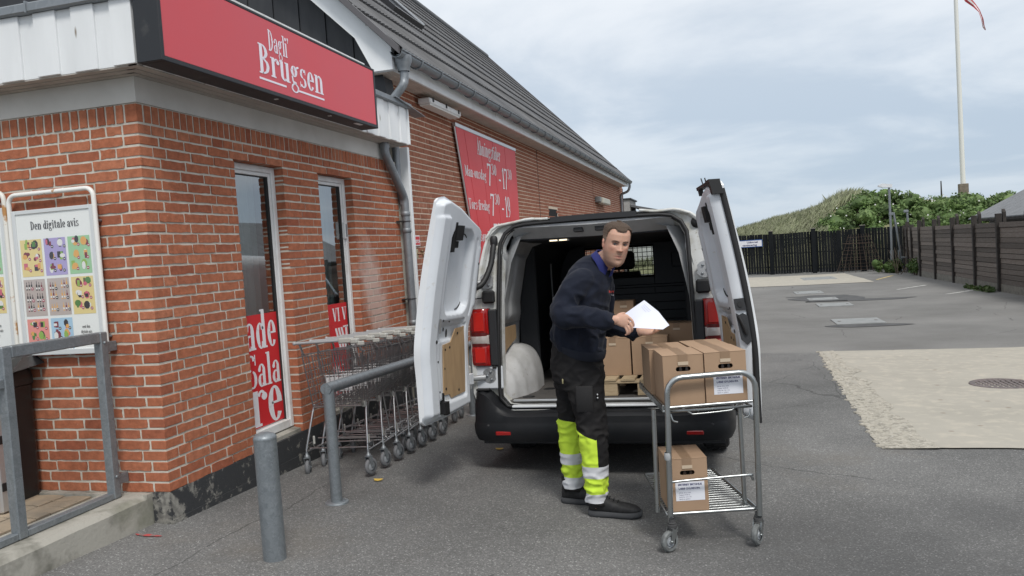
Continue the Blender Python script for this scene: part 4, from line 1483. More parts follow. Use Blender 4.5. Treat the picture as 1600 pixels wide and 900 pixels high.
def flyer(mb, u0, v0, w_, h_, bgm, seed, wine=False):
    """a page of small product blobs: flat print"""
    rg = random.Random(seed)
    rect = lambda a, b_, c, d, m, e: mb.add([(a, FY - e, b_), (c, FY - e, b_), (c, FY - e, d), (a, FY - e, d)], [(0, 1, 2, 3)], m)
    rect(u0, v0, u0 + w_, v0 + h_, bgm, .0006)
    k = 0
    for gy in range(3):
        for gx in range(2):
            cx = u0 + w_ * (.27 + .46 * gx) + rg.uniform(-.01, .01); cy = v0 + h_ * (.84 - .3 * gy) + rg.uniform(-.008, .008)
            if wine:
                for q in range(3):
                    x = cx - .022 + q * .019; hh = rg.uniform(.045, .06)
                    m_ = rg.choice([12, 13, 9, 12])
                    rect(x, cy - .03, x + .011, cy - .03 + hh * .65, m_, .0010 + .0001 * q)
                    rect(x + .0035, cy - .03 + hh * .65, x + .0075, cy - .03 + hh, m_, .0010 + .0001 * q)
                    rect(x, cy - .022, x + .011, cy - .010, 11, .0014)
            else:
                for q in range(4):
                    m_ = rg.choice([7, 8, 9, 10, 11, 12, 13])
                    a, b_ = rg.uniform(.012, .03), rg.uniform(.010, .028)
                    ox, oy = rg.uniform(-.014, .014), rg.uniform(-.012, .012)
                    n = rg.choice([4, 4, 8, 10])
                    P = [(cx + ox + a * math.cos(2 * math.pi * (i + .5) / n) * .8, FY - .0009 - .00012 * q - .00005 * k, cy + oy + b_ * math.sin(2 * math.pi * (i + .5) / n)) for i in range(n)]
                    mb.add(P, [tuple(range(n))], m_)
            # price dot
            P = [(cx + .026 + .010 * math.cos(R_(a)), FY - .0016, cy - .022 + .010 * math.sin(R_(a))) for a in range(0, 360, 36)]
            mb.add(P, [tuple(range(10))], 12 if seed % 3 == 1 else 14)
            rect(cx + .020, cy - .0245, cx + .032, cy - .0195, 11, .0019)
            k += 1


cols = [('page_paper', (.86, .88, .86)), ('page_yellow', (.80, .66, .30)), ('page_violet', (.44, .38, .66)), ('page_green', (.36, .62, .36)), ('page_taupe', (.52, .45, .42)), ('page_coral', (.82, .32, .28)), ('page_blue', (.42, .62, .78)), ('print_pink', (.65, .15, .22)), ('print_green', (.10, .24, .06)), ('print_orange', (.78, .42, .12)), ('print_lime', (.30, .48, .10)), ('print_white', (.80, .80, .78)), ('print_black', (.04, .035, .04)), ('print_plum', (.22, .04, .06)), ('print_maroon', (.42, .05, .10))]
PAGE = [mat(n_, c_, .5) for n_, c_ in cols]


def poster_frame(x0, x1, z0, z1, label, mtube, texts=True, seed=0):
    global FY
    t = thing('poster_frame', label, 'poster frame', ((x0 + x1) / 2, -.045, z0), 'poster frames on the front brick wall')
    y = -.045; r = .055
    pts = [(x0, y, z0)] + [(x0, y, z1 - r)] + [(x0 + r - r * math.cos(R_(a)), y, z1 - r + r * math.sin(R_(a))) for a in range(15, 90, 15)] + [(x0 + r, y, z1), (x1 - r, y, z1)] + [(x1 - r + r * math.sin(R_(a)), y, z1 - r + r * math.cos(R_(a))) for a in range(15, 90, 15)] + [(x1, y, z1 - r), (x1, y, z0)]
    MB().tube(pts, .0145, 12).build('tube', mtube, t)
    mb = MB()
    a, b_ = x0 + .016, x1 - .016
    mb.bbox(a, b_, -.052, -.038, z0, z0 + .035, .003); mb.bbox(a, a + .025, -.0521, -.0381, z0 + .035, z1 - .10, .003); mb.bbox(b_ - .025, b_, -.0521, -.0381, z0 + .035, z1 - .10, .003); mb.bbox(a + .0251, b_ - .0251, -.0519, -.0379, z1 - .125, z1 - .10, .003)
    mb.build('clamp_frame', mat('silver_trim', (.68, .70, .70), .4, metal=.3) if 'silver_trim' not in bpy.data.materials else bpy.data.materials['silver_trim'], t)
    mb = MB(); mb.box(a + .02, b_ - .02, -.044, -.036, z0 + .03, z1 - .12)
    mb.build('backing', M_paper, t)
    FY = -.0446
    mb = MB()
    U, V, Nn = (1, 0, 0), (0, 0, 1), (0, -1, 0)
    W_ = b_ - a
    pw, ph, gp = .165, .232, .018
    ox = a + (W_ - 3 * pw - 2 * gp) / 2
    zt = z1 - .285
    seq = [1, 2, 3, 4, 4, 1, 5, 6]
    for k, c_ in enumerate(seq):
        i, j = k % 3, k // 3
        flyer(mb, ox + i * (pw + gp), zt - (j + 1) * ph - j * gp, pw, ph, c_, k + seed * 10, wine=c_ == 4)
    serif(mb, 'Den digitale avis', (a + W_ * .22, FY - .0006, z1 - .225), U, V, .052, Nn, mi=12, cond=W_ * .60 / swidth('Den digitale avis', .052))
    for q, tx in enumerate(('Hent den', 'digitale avis', 'her')):
        w2 = swidth(tx, .02, .85)
        serif(mb, tx, (ox + 2 * (pw + gp) + pw / 2 - w2 / 2, FY - .0006, zt - 2 * (ph + gp) - .07 - q * .032), U, V, .02, Nn, mi=12, cond=.85)
    # the last line of small print near the foot
    for q in range(26):
        x = a + W_ * .3 + q * .010
        if q % 5 != 4: mb.add([(x, FY - .0007, z0 + .088), (x + .007, FY - .0007, z0 + .088), (x + .007, FY - .0007, z0 + .094), (x, FY - .0007, z0 + .094)], [(0, 1, 2, 3)], 12)
    mb.build('poster_print', PAGE, t)
    mb = MB(); mb.add([(a + .02, -.0485, z0 + .03), (b_ - .02, -.0485, z0 + .03), (b_ - .02, -.0485, z1 - .12), (a + .02, -.0485, z1 - .12)], [(0, 1, 2, 3)])
    mb.build('cover', M_clear, t)
    mb = MB()
    for z in (z0 + .1, z1 - .2):
        for x in (x0, x1): mb.tube([(x, -.045, z), (x, -.002, z)], .008, 6)
    mb.build('standoff', M_galv, t)


poster_frame(-.972, -.325, .880, 1.895, 'white tube poster frame with the digital flyer pages, nearer the shop corner', M_frw)
poster_frame(-1.66, -1.008, .895, 1.925, 'rusty white tube poster frame, cut by the left edge of the photo', M_frr, seed=3)

# ---- litter bin behind the railing
t = thing('litter_bin', 'black litter bin with a sloping hood behind the ramp railing', 'litter bin', (-1.085, -.15, -.01))
M_blk = mat('black_plastic', (0.012, 0.012, 0.013), 0.35, rvar=(8, .2))
def rrect(cx, cy, wx, wy, z, r=.04, n=4):
    out = []
    for (sx, sy, a0) in ((1, 1, 0), (-1, 1, 90), (-1, -1, 180), (1, -1, 270)):
        for k in range(n + 1):
            a = R_(a0 + 90 * k / n); out.append((cx + sx * (wx - r) + r * math.cos(a), cy + sy * (wy - r) + r * math.sin(a), z))
    return out


mb = MB(); mb.loft([rrect(-1.085, -.15, .150, .12, -.01), rrect(-1.085, -.15, .155, .125, .3), rrect(-1.085, -.15, .16, .13, .66, .05), rrect(-1.085, -.15, .17, .135, .70, .06)]); mb.build('body', M_blk, t, sharp=40)
mb = MB(); mb.loft([rrect(-1.085, -.15, .175, .137, .705, .06), rrect(-1.085, -.15, .18, .138, .76, .07), rrect(-1.085, -.15, .165, .13, .82, .08)]); mb.build('rim', M_blk, t, sharp=50)
mb = MB(); mb.loft([[(-1.28, -.29, .80), (-.835, -.29, .80), (-.835, -.02, .83), (-1.28, -.02, .83)], [(-1.27, -.27, .835), (-.93, -.27, .835), (-.93, -.03, .92), (-1.27, -.03, .92)]], smooth=False); mb.build('hood', M_blk, t)
t = thing('ash_column', 'pale steel ash column standing left of the black litter bin', 'ashtray', (-1.0, -.4, -.01))
mb = MB(); mb.bbox(-1.0, -.815, -.43, -.36, -.01, .80, .01); mb.build('column', M_alu, t)
mb = MB(); mb.bbox(-1.005, -.81, -.435, -.355, .801, .83, .01); mb.build('cap', M_blk, t)
mb = MB()
for z in (.12, .40, .66): mb.bbox(-.8145, -.808, -.42, -.38, z, z + .05, .002)
mb.build('hinge', M_blk, t)

# ---- posters inside the two windows
t = thing('window_poster', 'red and white salad poster in the foot of the window nearest the shop corner', 'poster', (-.13, 1.27, .1))
mb = MB(); mb.box(-.1110, -.1100, 1.035, 1.515, .125, .985); mb.build('sheet', M_red, t)
mb = MB(); X_ = -.1096; U, V, Nn = (0, 1, 0), (0, 0, 1), (1, 0, 0)
def wfit(mb, txt, y0, y1, z, h): serif(mb, txt, (X_, y0, z), U, V, h, Nn, cond=(y1 - y0) / swidth(txt, h), eps=.0003)
wfit(mb, 'ade', 1.06, 1.495, .72, .30)
wfit(mb, 'Sala', 1.055, 1.512, .43, .255)
wfit(mb, 're', 1.07, 1.51, .135, .40)
mb.build('lettering', M_pink, t)
t = thing('window_poster', 'red and white poster low in the second window behind the trolleys', 'poster', (-.13, 2.5, .1))
mb = MB(); mb.box(-.1110, -.1100, 2.25, 2.73, .125, .965); mb.build('sheet', M_red, t)
mb = MB()
wfit(mb, 'VI V', 2.44, 2.72, .80, .125)
serif(mb, 'o', (X_, 2.27, .78), U, V, .26, Nn, cond=.9)
for k in range(3):     # slanted white strokes and a bar
    y = 2.47 + k * .055
    mb.add([(X_, y, .74), (X_, y + .035, .74), (X_, y + .105, .55), (X_, y + .065, .55)], [(0, 3, 2, 1)])
mb.box(X_ - .0002, X_ + .0003, 2.67, 2.71, .50, .74); mb.box(X_ - .0002, X_ + .0003, 2.63, 2.73, .735, .75)
serif(mb, 'salat', (X_, 2.30, .22), U, V, .26, Nn, cond=.55)
mb.build('lettering', M_pink, t)

# ================================================================== shopping trolleys
M_chrome = mat('chrome_wire', (0.52, 0.53, 0.54), 0.36, metal=1.0, rvar=(20, .2))
M_wire = mat('dull_wire', (0.28, 0.285, 0.29), 0.35, metal=0.95)
M_hand = mat('handle_white', (0.36, 0.37, 0.38), 0.35)
M_rub = mat('grey_rubber', (0.16, 0.165, 0.175), 0.7)
M_hub = mat('grey_hub', (0.30, 0.32, 0.34), 0.5)


def caster(parent, x, y, z, r=.062, mtread=M_rub, yaw=0.0, fork=M_zinc, w_=.014):
    """swivel caster in parent space, wheel resting at height z"""
    Mx = Matrix.Translation((x, y, z)) @ Matrix.Rotation(yaw, 4, 'Z')
    wv = MB()
    wv.lathe([(r * .62, -w_), (r * .9, -w_), (r, -w_ * .55), (r, w_ * .55), (r * .9, w_), (r * .62, w_)], (0, 0, 0), axis='X', n=20)
    wv.v = [tuple(Mx @ Vector((p[0], p[1] + .018, p[2] + r))) for p in wv.v]
    wo = wv.build('wheel', mtread, parent, local=True)
    h = MB()
    h.lathe([(.0001, -w_ * .8), (.018, -w_ * 1.2), (.03, -w_ * .7), (r * .66, -w_ * .5), (r * .66, w_ * .5), (.03, w_ * .7), (.018, w_ * 1.2), (.0001, w_ * .8)], (0, 0, 0), axis='X', n=14)
    h.v = [tuple(Mx @ Vector((p[0], p[1] + .018, p[2] + r))) for p in h.v]
    wc = Vector(wo.location)
    ho = h.build('hub', M_hub, wo, local=True, org=wc); ho.location = (0, 0, 0)
    f = MB()
    for sx in (-1, 1):
        f.prism([(.018 - .013, r - .006), (.018 + .013, r - .006), (.02, 2 * r + .015), (-.022, 2 * r + .015)], lambda u, v, d: (d, u, v), sx * (w_ + .004), sx * (w_ + .0075))
    f.box(-w_ - .0075, w_ + .0075, -.022, .022, 2 * r + .012, 2 * r + .018)
    f.lathe([(.02, 2 * r + .018), (.02, 2 * r + .032), (.011, 2 * r + .036), (.011, 2 * r + .055)], n=12)
    f.tube([(-w_ - .012, .018, r), (w_ + .012, .018, r)], .006, 6)
    f.v = [tuple(Mx @ Vector(p)) for p in f.v]
    fo = f.build('fork', fork, wo, local=True, org=wc); fo.location = (0, 0, 0)
    return wo


def make_trolley():
    """local frame: x across (0 centre), y forward away from the handle, z up from the ground"""
    t = thing('shopping_trolley', 'x', 'trolley')
    HW, H = .27, 1.02
    # basket: wide and tall at the handle, small at the nose
    def cr(s_, u, v):     # s_ along 0..1, u -1..1 across, v 0..1 up
        w2 = .265 * (1 - s_) + .185 * s_
        wb = .215 * (1 - s_) + .165 * s_
        zb = .52 * (1 - s_) + .62 * s_
        zt = .93 * (1 - s_) + .90 * s_
        y = .02 + .80 * s_ + .07 * s_ * v - .02 * v * (1 - s_)
        return (u * (wb + (w2 - wb) * v), y, zb + (zt - zb) * v)
    b_ = MB(); rw = .0028
    for sx in (-1, 1):
        for k in range(23): b_.tube([cr(k / 22, sx, 0), cr(k / 22, sx, 1)], rw, 4, caps=False)
        for v, r_ in ((0, .004), (.2, rw), (.45, rw), (.72, rw), (1, .0045)): b_.tube([cr(0, sx, v), cr(1, sx, v)], r_, 4, caps=False)
    for k in range(11):      # floor
        b_.tube([cr(k / 10, -1, 0), cr(k / 10, 1, 0)], rw, 4, caps=False)
        u = -1 + .2 * k; b_.tube([cr(0, u, 0), cr(1, u, 0)], rw, 4, caps=False)
    for k in range(11):      # nose
        u = -1 + .2 * k; b_.tube([cr(1, u, 0), cr(1, u, 1)], rw, 4, caps=False)
    for v in (0, .33, .66, 1): b_.tube([cr(1, -1, v), cr(1, 1, v)], rw * (2 if v in (0, 1) else 1), 4, caps=False)
    b_.build('basket', M_wire, t, local=True)
    f = MB()                 # hinged flap at the handle end
    for k in range(13):
        u = -.96 + 1.92 * k / 12
        a, c = Vector(cr(0, u, 0)), Vector(cr(0, u, 1)); f.tube([a + Vector((0, -.004, 0)), c + Vector((0, -.004, -.01))], rw, 4, caps=False)
    for v, r_ in ((.02, .004), (.3, rw), (.62, rw), (.96, .004)):
        a, c = Vector(cr(0, -.96, v)), Vector(cr(0, .96, v)); f.tube([a + Vector((0, -.006, 0)), c + Vector((0, -.006, 0))], r_, 4, caps=False)
    f.build('flap', M_wire, t, local=True)
    c = MB()                 # child seat leaf
    c.bbox(-.13, .10, .10, .106, .62, .73, .003)
    for k in range(9): c.tube([(-.125 + .028 * k, .097, .60), (-.125 + .028 * k, .097, .75)], .003, 4, caps=False)
    c.tube([(-.14, .1, .745), (.11, .1, .745)], .005, 6)
    c.build('child_seat', mat('seat_white', (.62, .62, .63), .5) if 'seat_white' not in bpy.data.materials else bpy.data.materials['seat_white'], t, local=True)
    h = MB(); h.tube([(-.29, -.045, H), (.245, -.045, H)], .0115, 12)
    for x in (-.29,): h.ball((x, -.045, H), .0155, 10, 8)
    ho = h.build('handle', M_hand, t, local=True)
    k_ = MB(); k_.bbox(.10, .21, -.075, -.02, H - .022, H + .018, .008); k_.bbox(.205, .265, -.085, -.03, H - .03, H + .012, .01); k_.bbox(.255, .31, -.070, -.045, H - .045, H - .012, .006)
    k_.build('coin_lock', mat('lock_white', (.42, .42, .39), .4) if 'lock_white' not in bpy.data.materials else bpy.data.materials['lock_white'], t, local=True)
    k_ = MB()
    for q in range(6): k_.tube([(.235 + .004 * q, -.06, H - .03 - .017 * q), (.237 + .004 * q, -.057, H - .045 - .017 * q)], .0035, 5)
    k_.build('chain', M_chrome, t, local=True)
    fr = MB()
    for sx in (-1, 1):
        fr.tube(smooth_path([(sx * .245, -.045, H - .015), (sx * .25, -.01, .95), (sx * .262, .02, .92)], 3), .009, 6)
        # upright leg from the basket foot sloping back to the caster
        fr.tube([(sx * .225, .06, .53), (sx * .232, .03, .46), (sx * .262, -.05, .20), (sx * .262, -.05, .165)], .0085, 8)
        fr.tube([(sx * .262, -.05, .185), (sx * .245, .3, .20), (sx * .20, .80, .20)], .0075, 6)
        fr.tube([(sx * .262, -.048, .235), (sx * .262, .045, .24), (sx * .255, .06, .19)], .005, 5)
        fr.tube([(sx * .215, .45, .20), (sx * .20, .40, .55)], .007, 6)
        fr.tube([(sx * .165, .80, .20), (sx * .165, .80, .165)], .009, 8)
        fr.tube([(sx * .245, .30, .20), (sx * .235, .32, .26), (sx * .19, .75, .26)], .004, 5)
    for y, z in ((.0, .20), (.12, .255), (.33, .205), (.56, .205), (.80, .20)):
        w2 = .262 - .07 * max(y, 0) - (.03 if y > .5 else 0)
        fr.tube([(-w2, y, z), (w2, y, z)], .0055, 6)
    fr.tube([(-.205, .02, .515), (.205, .02, .515)], .008, 6)
    fr.build('frame', M_chrome, t, local=True)
    mb = MB()
    for sx in (-1, 1): mb.bbox(sx * .235 - .008, sx * .235 + .008, .02, .034, .225, .29, .004)
    mb.bbox(.20, .232, .03, .05, .50, .545, .004)
    mb.build('bumper_clip', bpy.data.materials['lock_white'], t, local=True)
    caster(t, -.262, -.05, 0, yaw=.35); caster(t, .262, -.05, 0, yaw=-.25)
    caster(t, -.165, .80, 0, yaw=.1); caster(t, .165, .80, 0, yaw=0)
    return t


T0 = make_trolley()
labs = ['front shopping trolley of the nested row, nearest the camera', 'second shopping trolley in the nested row counted from the camera', 'third shopping trolley in the nested row counted from the camera', 'fourth shopping trolley in the nested row counted from the camera', 'fifth shopping trolley in the nested row, handle just left of the van door', 'sixth shopping trolley in the nested row, mostly behind the open van door', 'last shopping trolley of the nested row, farthest from the camera behind the van door']
trolleys = [T0]
for i in range(1, 7): trolleys.append(copy_tree(T0))
for i, o in enumerate(trolleys):
    x, y = .455 + .004 * i, 1.345 + .25 * i
    z = gz(x, y)
    o.location = (x, y, z)
    o.rotation_euler = (-.035, -.03, R_([-1.5, .6, -.4, 1, 0, -.8, .5][i]))
    o['label'] = labs[i]
    o['group'] = 'shopping trolleys nested along the shop wall'

# ================================================================== stock trolley in front of the van
zt = -.318
t = thing('stock_trolley', 'silver two tier stock trolley with a bowed handle standing on the asphalt', 'trolley', (3.22, .25, zt))
TR = .0145
yf, yb = .20, .275
xa, xb = 3.0, 3.468
M_tube = mat('trolley_chrome', (0.42, 0.44, 0.44), 0.3, metal=0.95, rvar=(15, .25))
r = .085
def hoop(x0, x1, y, zb_, ztp, rad, lean=.0):
    pts = [(x0 - .02, y, zb_)] + [(x0, y, ztp - rad)] + [(x0 + rad - rad * math.cos(R_(a)), y, ztp - rad + rad * math.sin(R_(a))) for a in range(15, 90, 15)] + [(x0 + rad, y, ztp), (x1 - rad, y, ztp + .006)] + [(x1 - rad + rad * math.sin(R_(a)), y, ztp + .006 - rad + rad * math.cos(R_(a))) for a in range(15, 90, 15)] + [(x1, y, ztp - rad), (x1 - .012, y, zb_)]
    return pts
mb = MB(); mb.tube(hoop(xa + .012, xb + .012, yf, -.155, .612, r), .0155, 14); mb.build('handle_hoop', M_tube, t)
for (x, dx) in ((xa - .05, -.008), (xb - .05, .0)):
    mb = MB(); mb.tube([(x, yb + .02, .43), (x + dx, yb + .02, -.135)], .0125, 12); mb.build('rear_post', M_tube, t)
# shelves: bent rim wire plus many thin cross wires
def shelf(name, z, x0, x1, y0, y1, nw, rimr=.008, drop=0):
    so_ = MB()
    so_.tube([(x0, y0, z), (x1, y0, z), (x1 - .01, y1, z), (x0 + .01, y1, z)], rimr, 8, closed=True)
    o = so_.build(name, M_tube, t)
    for k in range(nw):
        yy = y0 + (y1 - y0) * (k + 1) / (nw + 1)
        w_ = MB(); w_.tube([(x0 + .004, yy, z + .006), (x1 - .004, yy, z + .006)], .0032, 5, caps=False)
        wo = w_.build('wire', M_tube, o)
    return o


sh1 = shelf('upper_shelf', .432, 2.995, 3.455, .21, .98, 12)
mb = MB(); mb.bbox(2.985, 3.0, .22, .98, .425, .465, .004); mb.build('side_lip', M_tube, sh1)
mb = MB(); mb.tube([(xa, yf - .004, .455), (xb - .01, yf - .004, .462)], .0085, 10); mb.build('cross_bar', M_tube, t)
mb = MB(); mb.tube(smooth_path([(xa + .09, .215, .445), (xa + .135, .21, .415), (xa + .16, .208, .410), (xa + .33, .208, .417), (xa + .36, .21, .425), (xa + .39, .215, .452)], 3), .0045, 6); mb.build('underwire', M_tube, t)
sh2 = shelf('lower_shelf', -.135, 2.985, 3.44, .24, 1.02, 19, .0065)
mb = MB(); mb.tube(smooth_path([(2.995, .21, .022), (3.0, .205, .045), (3.03, .20, .056), (3.40, .20, .066), (3.435, .205, .058), (3.445, .21, .035)], 4), .0075, 8); mb.build('retaining_wire', M_tube, t)
mb = MB(); mb.tube([(3.46, .24, -.128), (3.42, 1.0, -.128)], .011, 8); mb.tube([(2.99, .235, -.13), (3.455, .235, -.13)], .0095, 8); mb.build('base_bar', M_tube, t)
mb = MB()
for x in (xa + .004, xb): mb.tube(smooth_path([(x + (.02 if x < 3.2 else -.02), yf, .42), (x + (.03 if x < 3.2 else -.03), yf - .004, .385), (x + (.055 if x < 3.2 else -.055), yf, .375)], 3), .005, 6)
mb.build('hook', M_tube, t)
mb = MB(); mb.lathe([(.0162, 0), (.019, .01), (.019, .03), (.0162, .04)], (xa - .004, yf, .175), n=12); mb.build('tape_wrap', M_hand, t)
def big_caster(x, y, yaw, zz, mt=None):
    Mx = Matrix.Translation((x - 3.22, y - .25, zz - zt)) @ Matrix.Rotation(yaw, 4, 'Z')
    r = .056; w_ = .015
    wv = MB(); wv.lathe([(r * .60, -w_), (r * .88, -w_), (r, -w_ * .5), (r, w_ * .5), (r * .88, w_), (r * .60, w_)], (0, .022, r), axis='X', n=28)
    wv.v = [tuple(Mx @ Vector(p)) for p in wv.v]
    wo = wv.build('wheel', mat('caster_grey', (.17, .18, .18), .6, var=(40, (.11, .115, .115), .4, .6)) if 'caster_grey' not in bpy.data.materials else bpy.data.materials['caster_grey'], t, local=True, sharp=35)
    wc = Vector(wo.location)
    h = MB(); h.lathe([(.0001, -w_ * 1.1), (.013, -w_ * 1.1), (.016, -w_ * .7), (.024, -w_ * .75), (.028, -w_ * .3), (r * .62, -w_ * .45), (r * .62, w_ * .45), (.028, w_ * .3), (.024, w_ * .75), (.016, w_ * .7), (.013, w_ * 1.1), (.0001, w_ * 1.1)], (0, .022, r), axis='X', n=18)
    h.v = [tuple(Mx @ Vector(p)) for p in h.v]
    ho = h.build('hub', M_hub, wo, local=True, org=wc, sharp=35); ho.location = (0, 0, 0)
    f = MB()
    for sx in (-1, 1):
        f.prism([(.022 - .012, r - .012), (.022 + .014, r - .004), (.016, 2 * r + .004), (.014, 2 * r + .014), (-.024, 2 * r + .014), (-.022, 2 * r - .002), (.002, r + .01)], lambda u, v, d: (d, u, v), sx * (w_ + .005), sx * (w_ + .0085))
    f.box(-w_ - .0085, w_ + .0085, -.024, .018, 2 * r + .012, 2 * r + .0155)
    f.tube([(-w_ - .015, .022, r), (w_ + .015, .022, r)], .0065, 8)
    f.v = [tuple(Mx @ Vector(p)) for p in f.v]
    fo = f.build('fork', M_tube, wo, local=True, org=wc); fo.location = (0, 0, 0)
    f = MB(); f.lathe([(.0001, .118), (.024, .118), (.026, .126), (.026, .140), (.020, .142), (.022, .150), (.016, .153), (.0155, .17)], (0, -.003, 0), n=18)
    f.v = [tuple(Mx @ Vector(p)) for p in f.v]
    fo = f.build('swivel', M_cover2, wo, local=True, org=wc, sharp=40); fo.location = (0, 0, 0)


big_caster(xa - .010, yf - .03, 2.15, gz(2.98, .15) + .004)
big_caster(xb - .004, yf + .02, 2.45, gz(3.45, .2) + .006)
big_caster(3.12, .90, .3, gz(3.12, .9) + .004)
big_caster(3.20, .94, .2, gz(3.2, .94) + .004)
mb = MB(); mb.tube([(3.12, .895, -.19), (3.12, .895, -.14)], .012, 8); mb.tube([(3.20, .935, -.19), (3.20, .935, -.14)], .012, 8); mb.build('rear_stem', M_tube, t)

# ---- cardboard boxes
def card_mat():
    m = mat('cardboard', (0.375, 0.250, 0.160), 0.85, var=(2.5, (0.335, 0.222, 0.143), 0.38, 0.62), bump=(12, 0.15, 0.004))
    t = m.node_tree; b = t.nodes['Principled BSDF']
    geo = N(t, 'ShaderNodeNewGeometry'); sp = N(t, 'ShaderNodeSeparateXYZ'); t.links.new(geo.outputs['Position'], sp.inputs[0])
    return m


M_card = card_mat()
M_tape = mat('brown_tape', (0.27, 0.180, 0.115), 0.45, spec=.3)
M_ctape = mat('shiny_tape', (0.52, 0.42, 0.31), 0.3, coat=.2)
M_label = mat('label_white', (0.72, 0.73, 0.78), 0.6)
M_txt = mat('label_print', (0.03, 0.03, 0.12), 0.6)
M_bottle = mat('bottle_glass', (0.02, 0.012, 0.008), 0.15)


def carton(cx, cy, z, wx, wy, h, yaw, label, sticker=0, hole=True, group='cardboard beer cartons', tape=True, open_=0, seam=True):
    t = thing('cardboard_box', label, 'box', (cx, cy, z), group, (0, 0, yaw))
    a, b_ = wx / 2, wy / 2
    q = .002
    # shell with the hand hole cut into the near face
    mb = MB()
    hw, hh, hz = .040, .013, h * .735
    if hole:
        n = 8
        outer = [(-a, 0), (a, 0), (a, h), (-a, h)]
        hol = [(hw * 1.0 * (1 if i < n // 2 + 1 else -1) * 1, 0) for i in range(n)]
        ring_ = []
        for i in range(16):
            ang = 2 * math.pi * (i + .5) / 16
            x = math.cos(ang); y_ = math.sin(ang)
            ring_.append(((hw - hh) * (1 if x > 0 else -1) + hh * x, hz + hh * y_))
        out16 = []
        for i in range(16):
            ang = 2 * math.pi * (i + .5) / 16
            c_, s_ = math.cos(ang), math.sin(ang)
            k = 1 / max(abs(c_), abs(s_)) 
            u = c_ * k; v = s_ * k
            out16.append((u * a, hz + (v * (h - hz) if v > 0 else v * hz)))
        # push the ring's diagonal points into the true corners
        for i in range(16):
            u, v = out16[i]
        P = [(u, -b_, v) for u, v in out16] + [(u, -b_, v) for u, v in ring_] + [(u, -b_ + .008, v) for u, v in ring_]
        fs = [(i, (i + 1) % 16, 16 + (i + 1) % 16, 16 + i) for i in range(16)] + [(16 + i, 16 + (i + 1) % 16, 32 + (i + 1) % 16, 32 + i) for i in range(16)]
        mb.add(P, fs)
        # corner fills
        cs = [(a, h), (-a, h), (-a, 0), (a, 0)]
        for k, (cu, cv) in enumerate(cs):
            i = [1, 5, 9, 13][k]
            i0, i1 = i, (i + 1) % 16
            mb.add([(out16[i0][0], -b_, out16[i0][1]), (cu, -b_, cv), (out16[i1][0], -b_, out16[i1][1])], [(0, 1, 2)])
    else:
        mb.add([(-a, -b_, 0), (a, -b_, 0), (a, -b_, h), (-a, -b_, h)], [(0, 1, 2, 3)])
    mb.add([(-a, -b_, 0), (a, -b_, 0), (a, b_, 0), (-a, b_, 0), (-a, -b_, h), (a, -b_, h), (a, b_, h), (-a, b_, h)], [(0, 3, 2, 1), (1, 2, 6, 5), (2, 3, 7, 6), (3, 0, 4, 7)])
    mb.build('carton', M_card, t, local=True)
    # top flaps (a hair proud, meeting at the taped seam)
    for sx in (-1, 1):
        mb = MB(); x0, x1 = sorted((sx * .0015, sx * (a + .0015)))
        mb.bbox(x0, x1, -b_ - .0015, b_ + .0015, h + .0005, h + .004, .0012); mb.build('flap', M_card, t, local=True)
    if tape:
        mb = MB(); mb.box(-.026, .026, -b_ - .0022, b_ + .002, h + .0042, h + .0050); mb.box(-.0255, .0255, -b_ - .0030, -b_ - .0022, h - .055, h + .0049)
        mb.build('tape', M_tape, t, local=True)
        mb = MB(); mb.bbox(-.028, .028, -b_ - .0042, -b_ - .0031, h - .052, h - .034, .0004); mb.build('tape_end', M_ctape, t, local=True)
    if hole:
        mb = MB(); mb.box(-.075, .075, -b_ + .03, -b_ + .034, h * .5, h * .95); mb.build('inside', M_dark, t, local=True)
        mb = MB()
        for x in (-.012, .022): mb.lathe([(.012, h * .55), (.012, h * .72), (.008, h * .8), (.008, h * .9)], (x, -b_ + .018, 0), n=8)
        mb.build('bottle', M_bottle, t, local=True)
    if sticker:
        sw, shh = .078, .115 * .98
        zc = h * .36
        xo = .010
        mb = MB(); mb.box(xo - sw, xo + sw, -b_ - .0012, -b_ - .0003, zc - .045, zc + .058); mb.build('address_label', M_label, t, local=True)
        mb = MB()
        O = lambda x, z: (x, -b_ - .0016, z)
        sans_add(mb, 'ØSTERBY BRYGHUS', O(xo - .064, zc + .038), (1, 0, 0), (0, 0, 1), .0145, bold=.0006, cond=1.0)
        sans_add(mb, 'LÆSØ GYLDEN IPA', O(xo - .062, zc + .017), (1, 0, 0), (0, 0, 1), .0135, bold=.0005, cond=1.0)
        for k, tx in enumerate(('24 stk. 33 cl. 5,5%', 'Tappet: 24.05.22', 'Bedst før: 24.11.22', 'Batch nr. g22012')):
            sans_add(mb, tx, O(xo - .060, zc - .004 - k * .0115), (1, 0, 0), (0, 0, 1), .0085)
        mb.build('label_text', M_txt, t, local=True)
    return t


TPIV, TYAW = Vector((3.22, .25, zt)), R_(15)
t.rotation_euler = (0, 0, TYAW)
_carton = carton


def carton(cx, cy, z, wx, wy, h, yaw, *a, **k):
    d = Matrix.Rotation(TYAW, 3, 'Z') @ (Vector((cx, cy, 0)) - Vector((TPIV.x, TPIV.y, 0)))
    return _carton(TPIV.x + d.x, TPIV.y + d.y, z, wx, wy, h, yaw + TYAW, *a, **k)


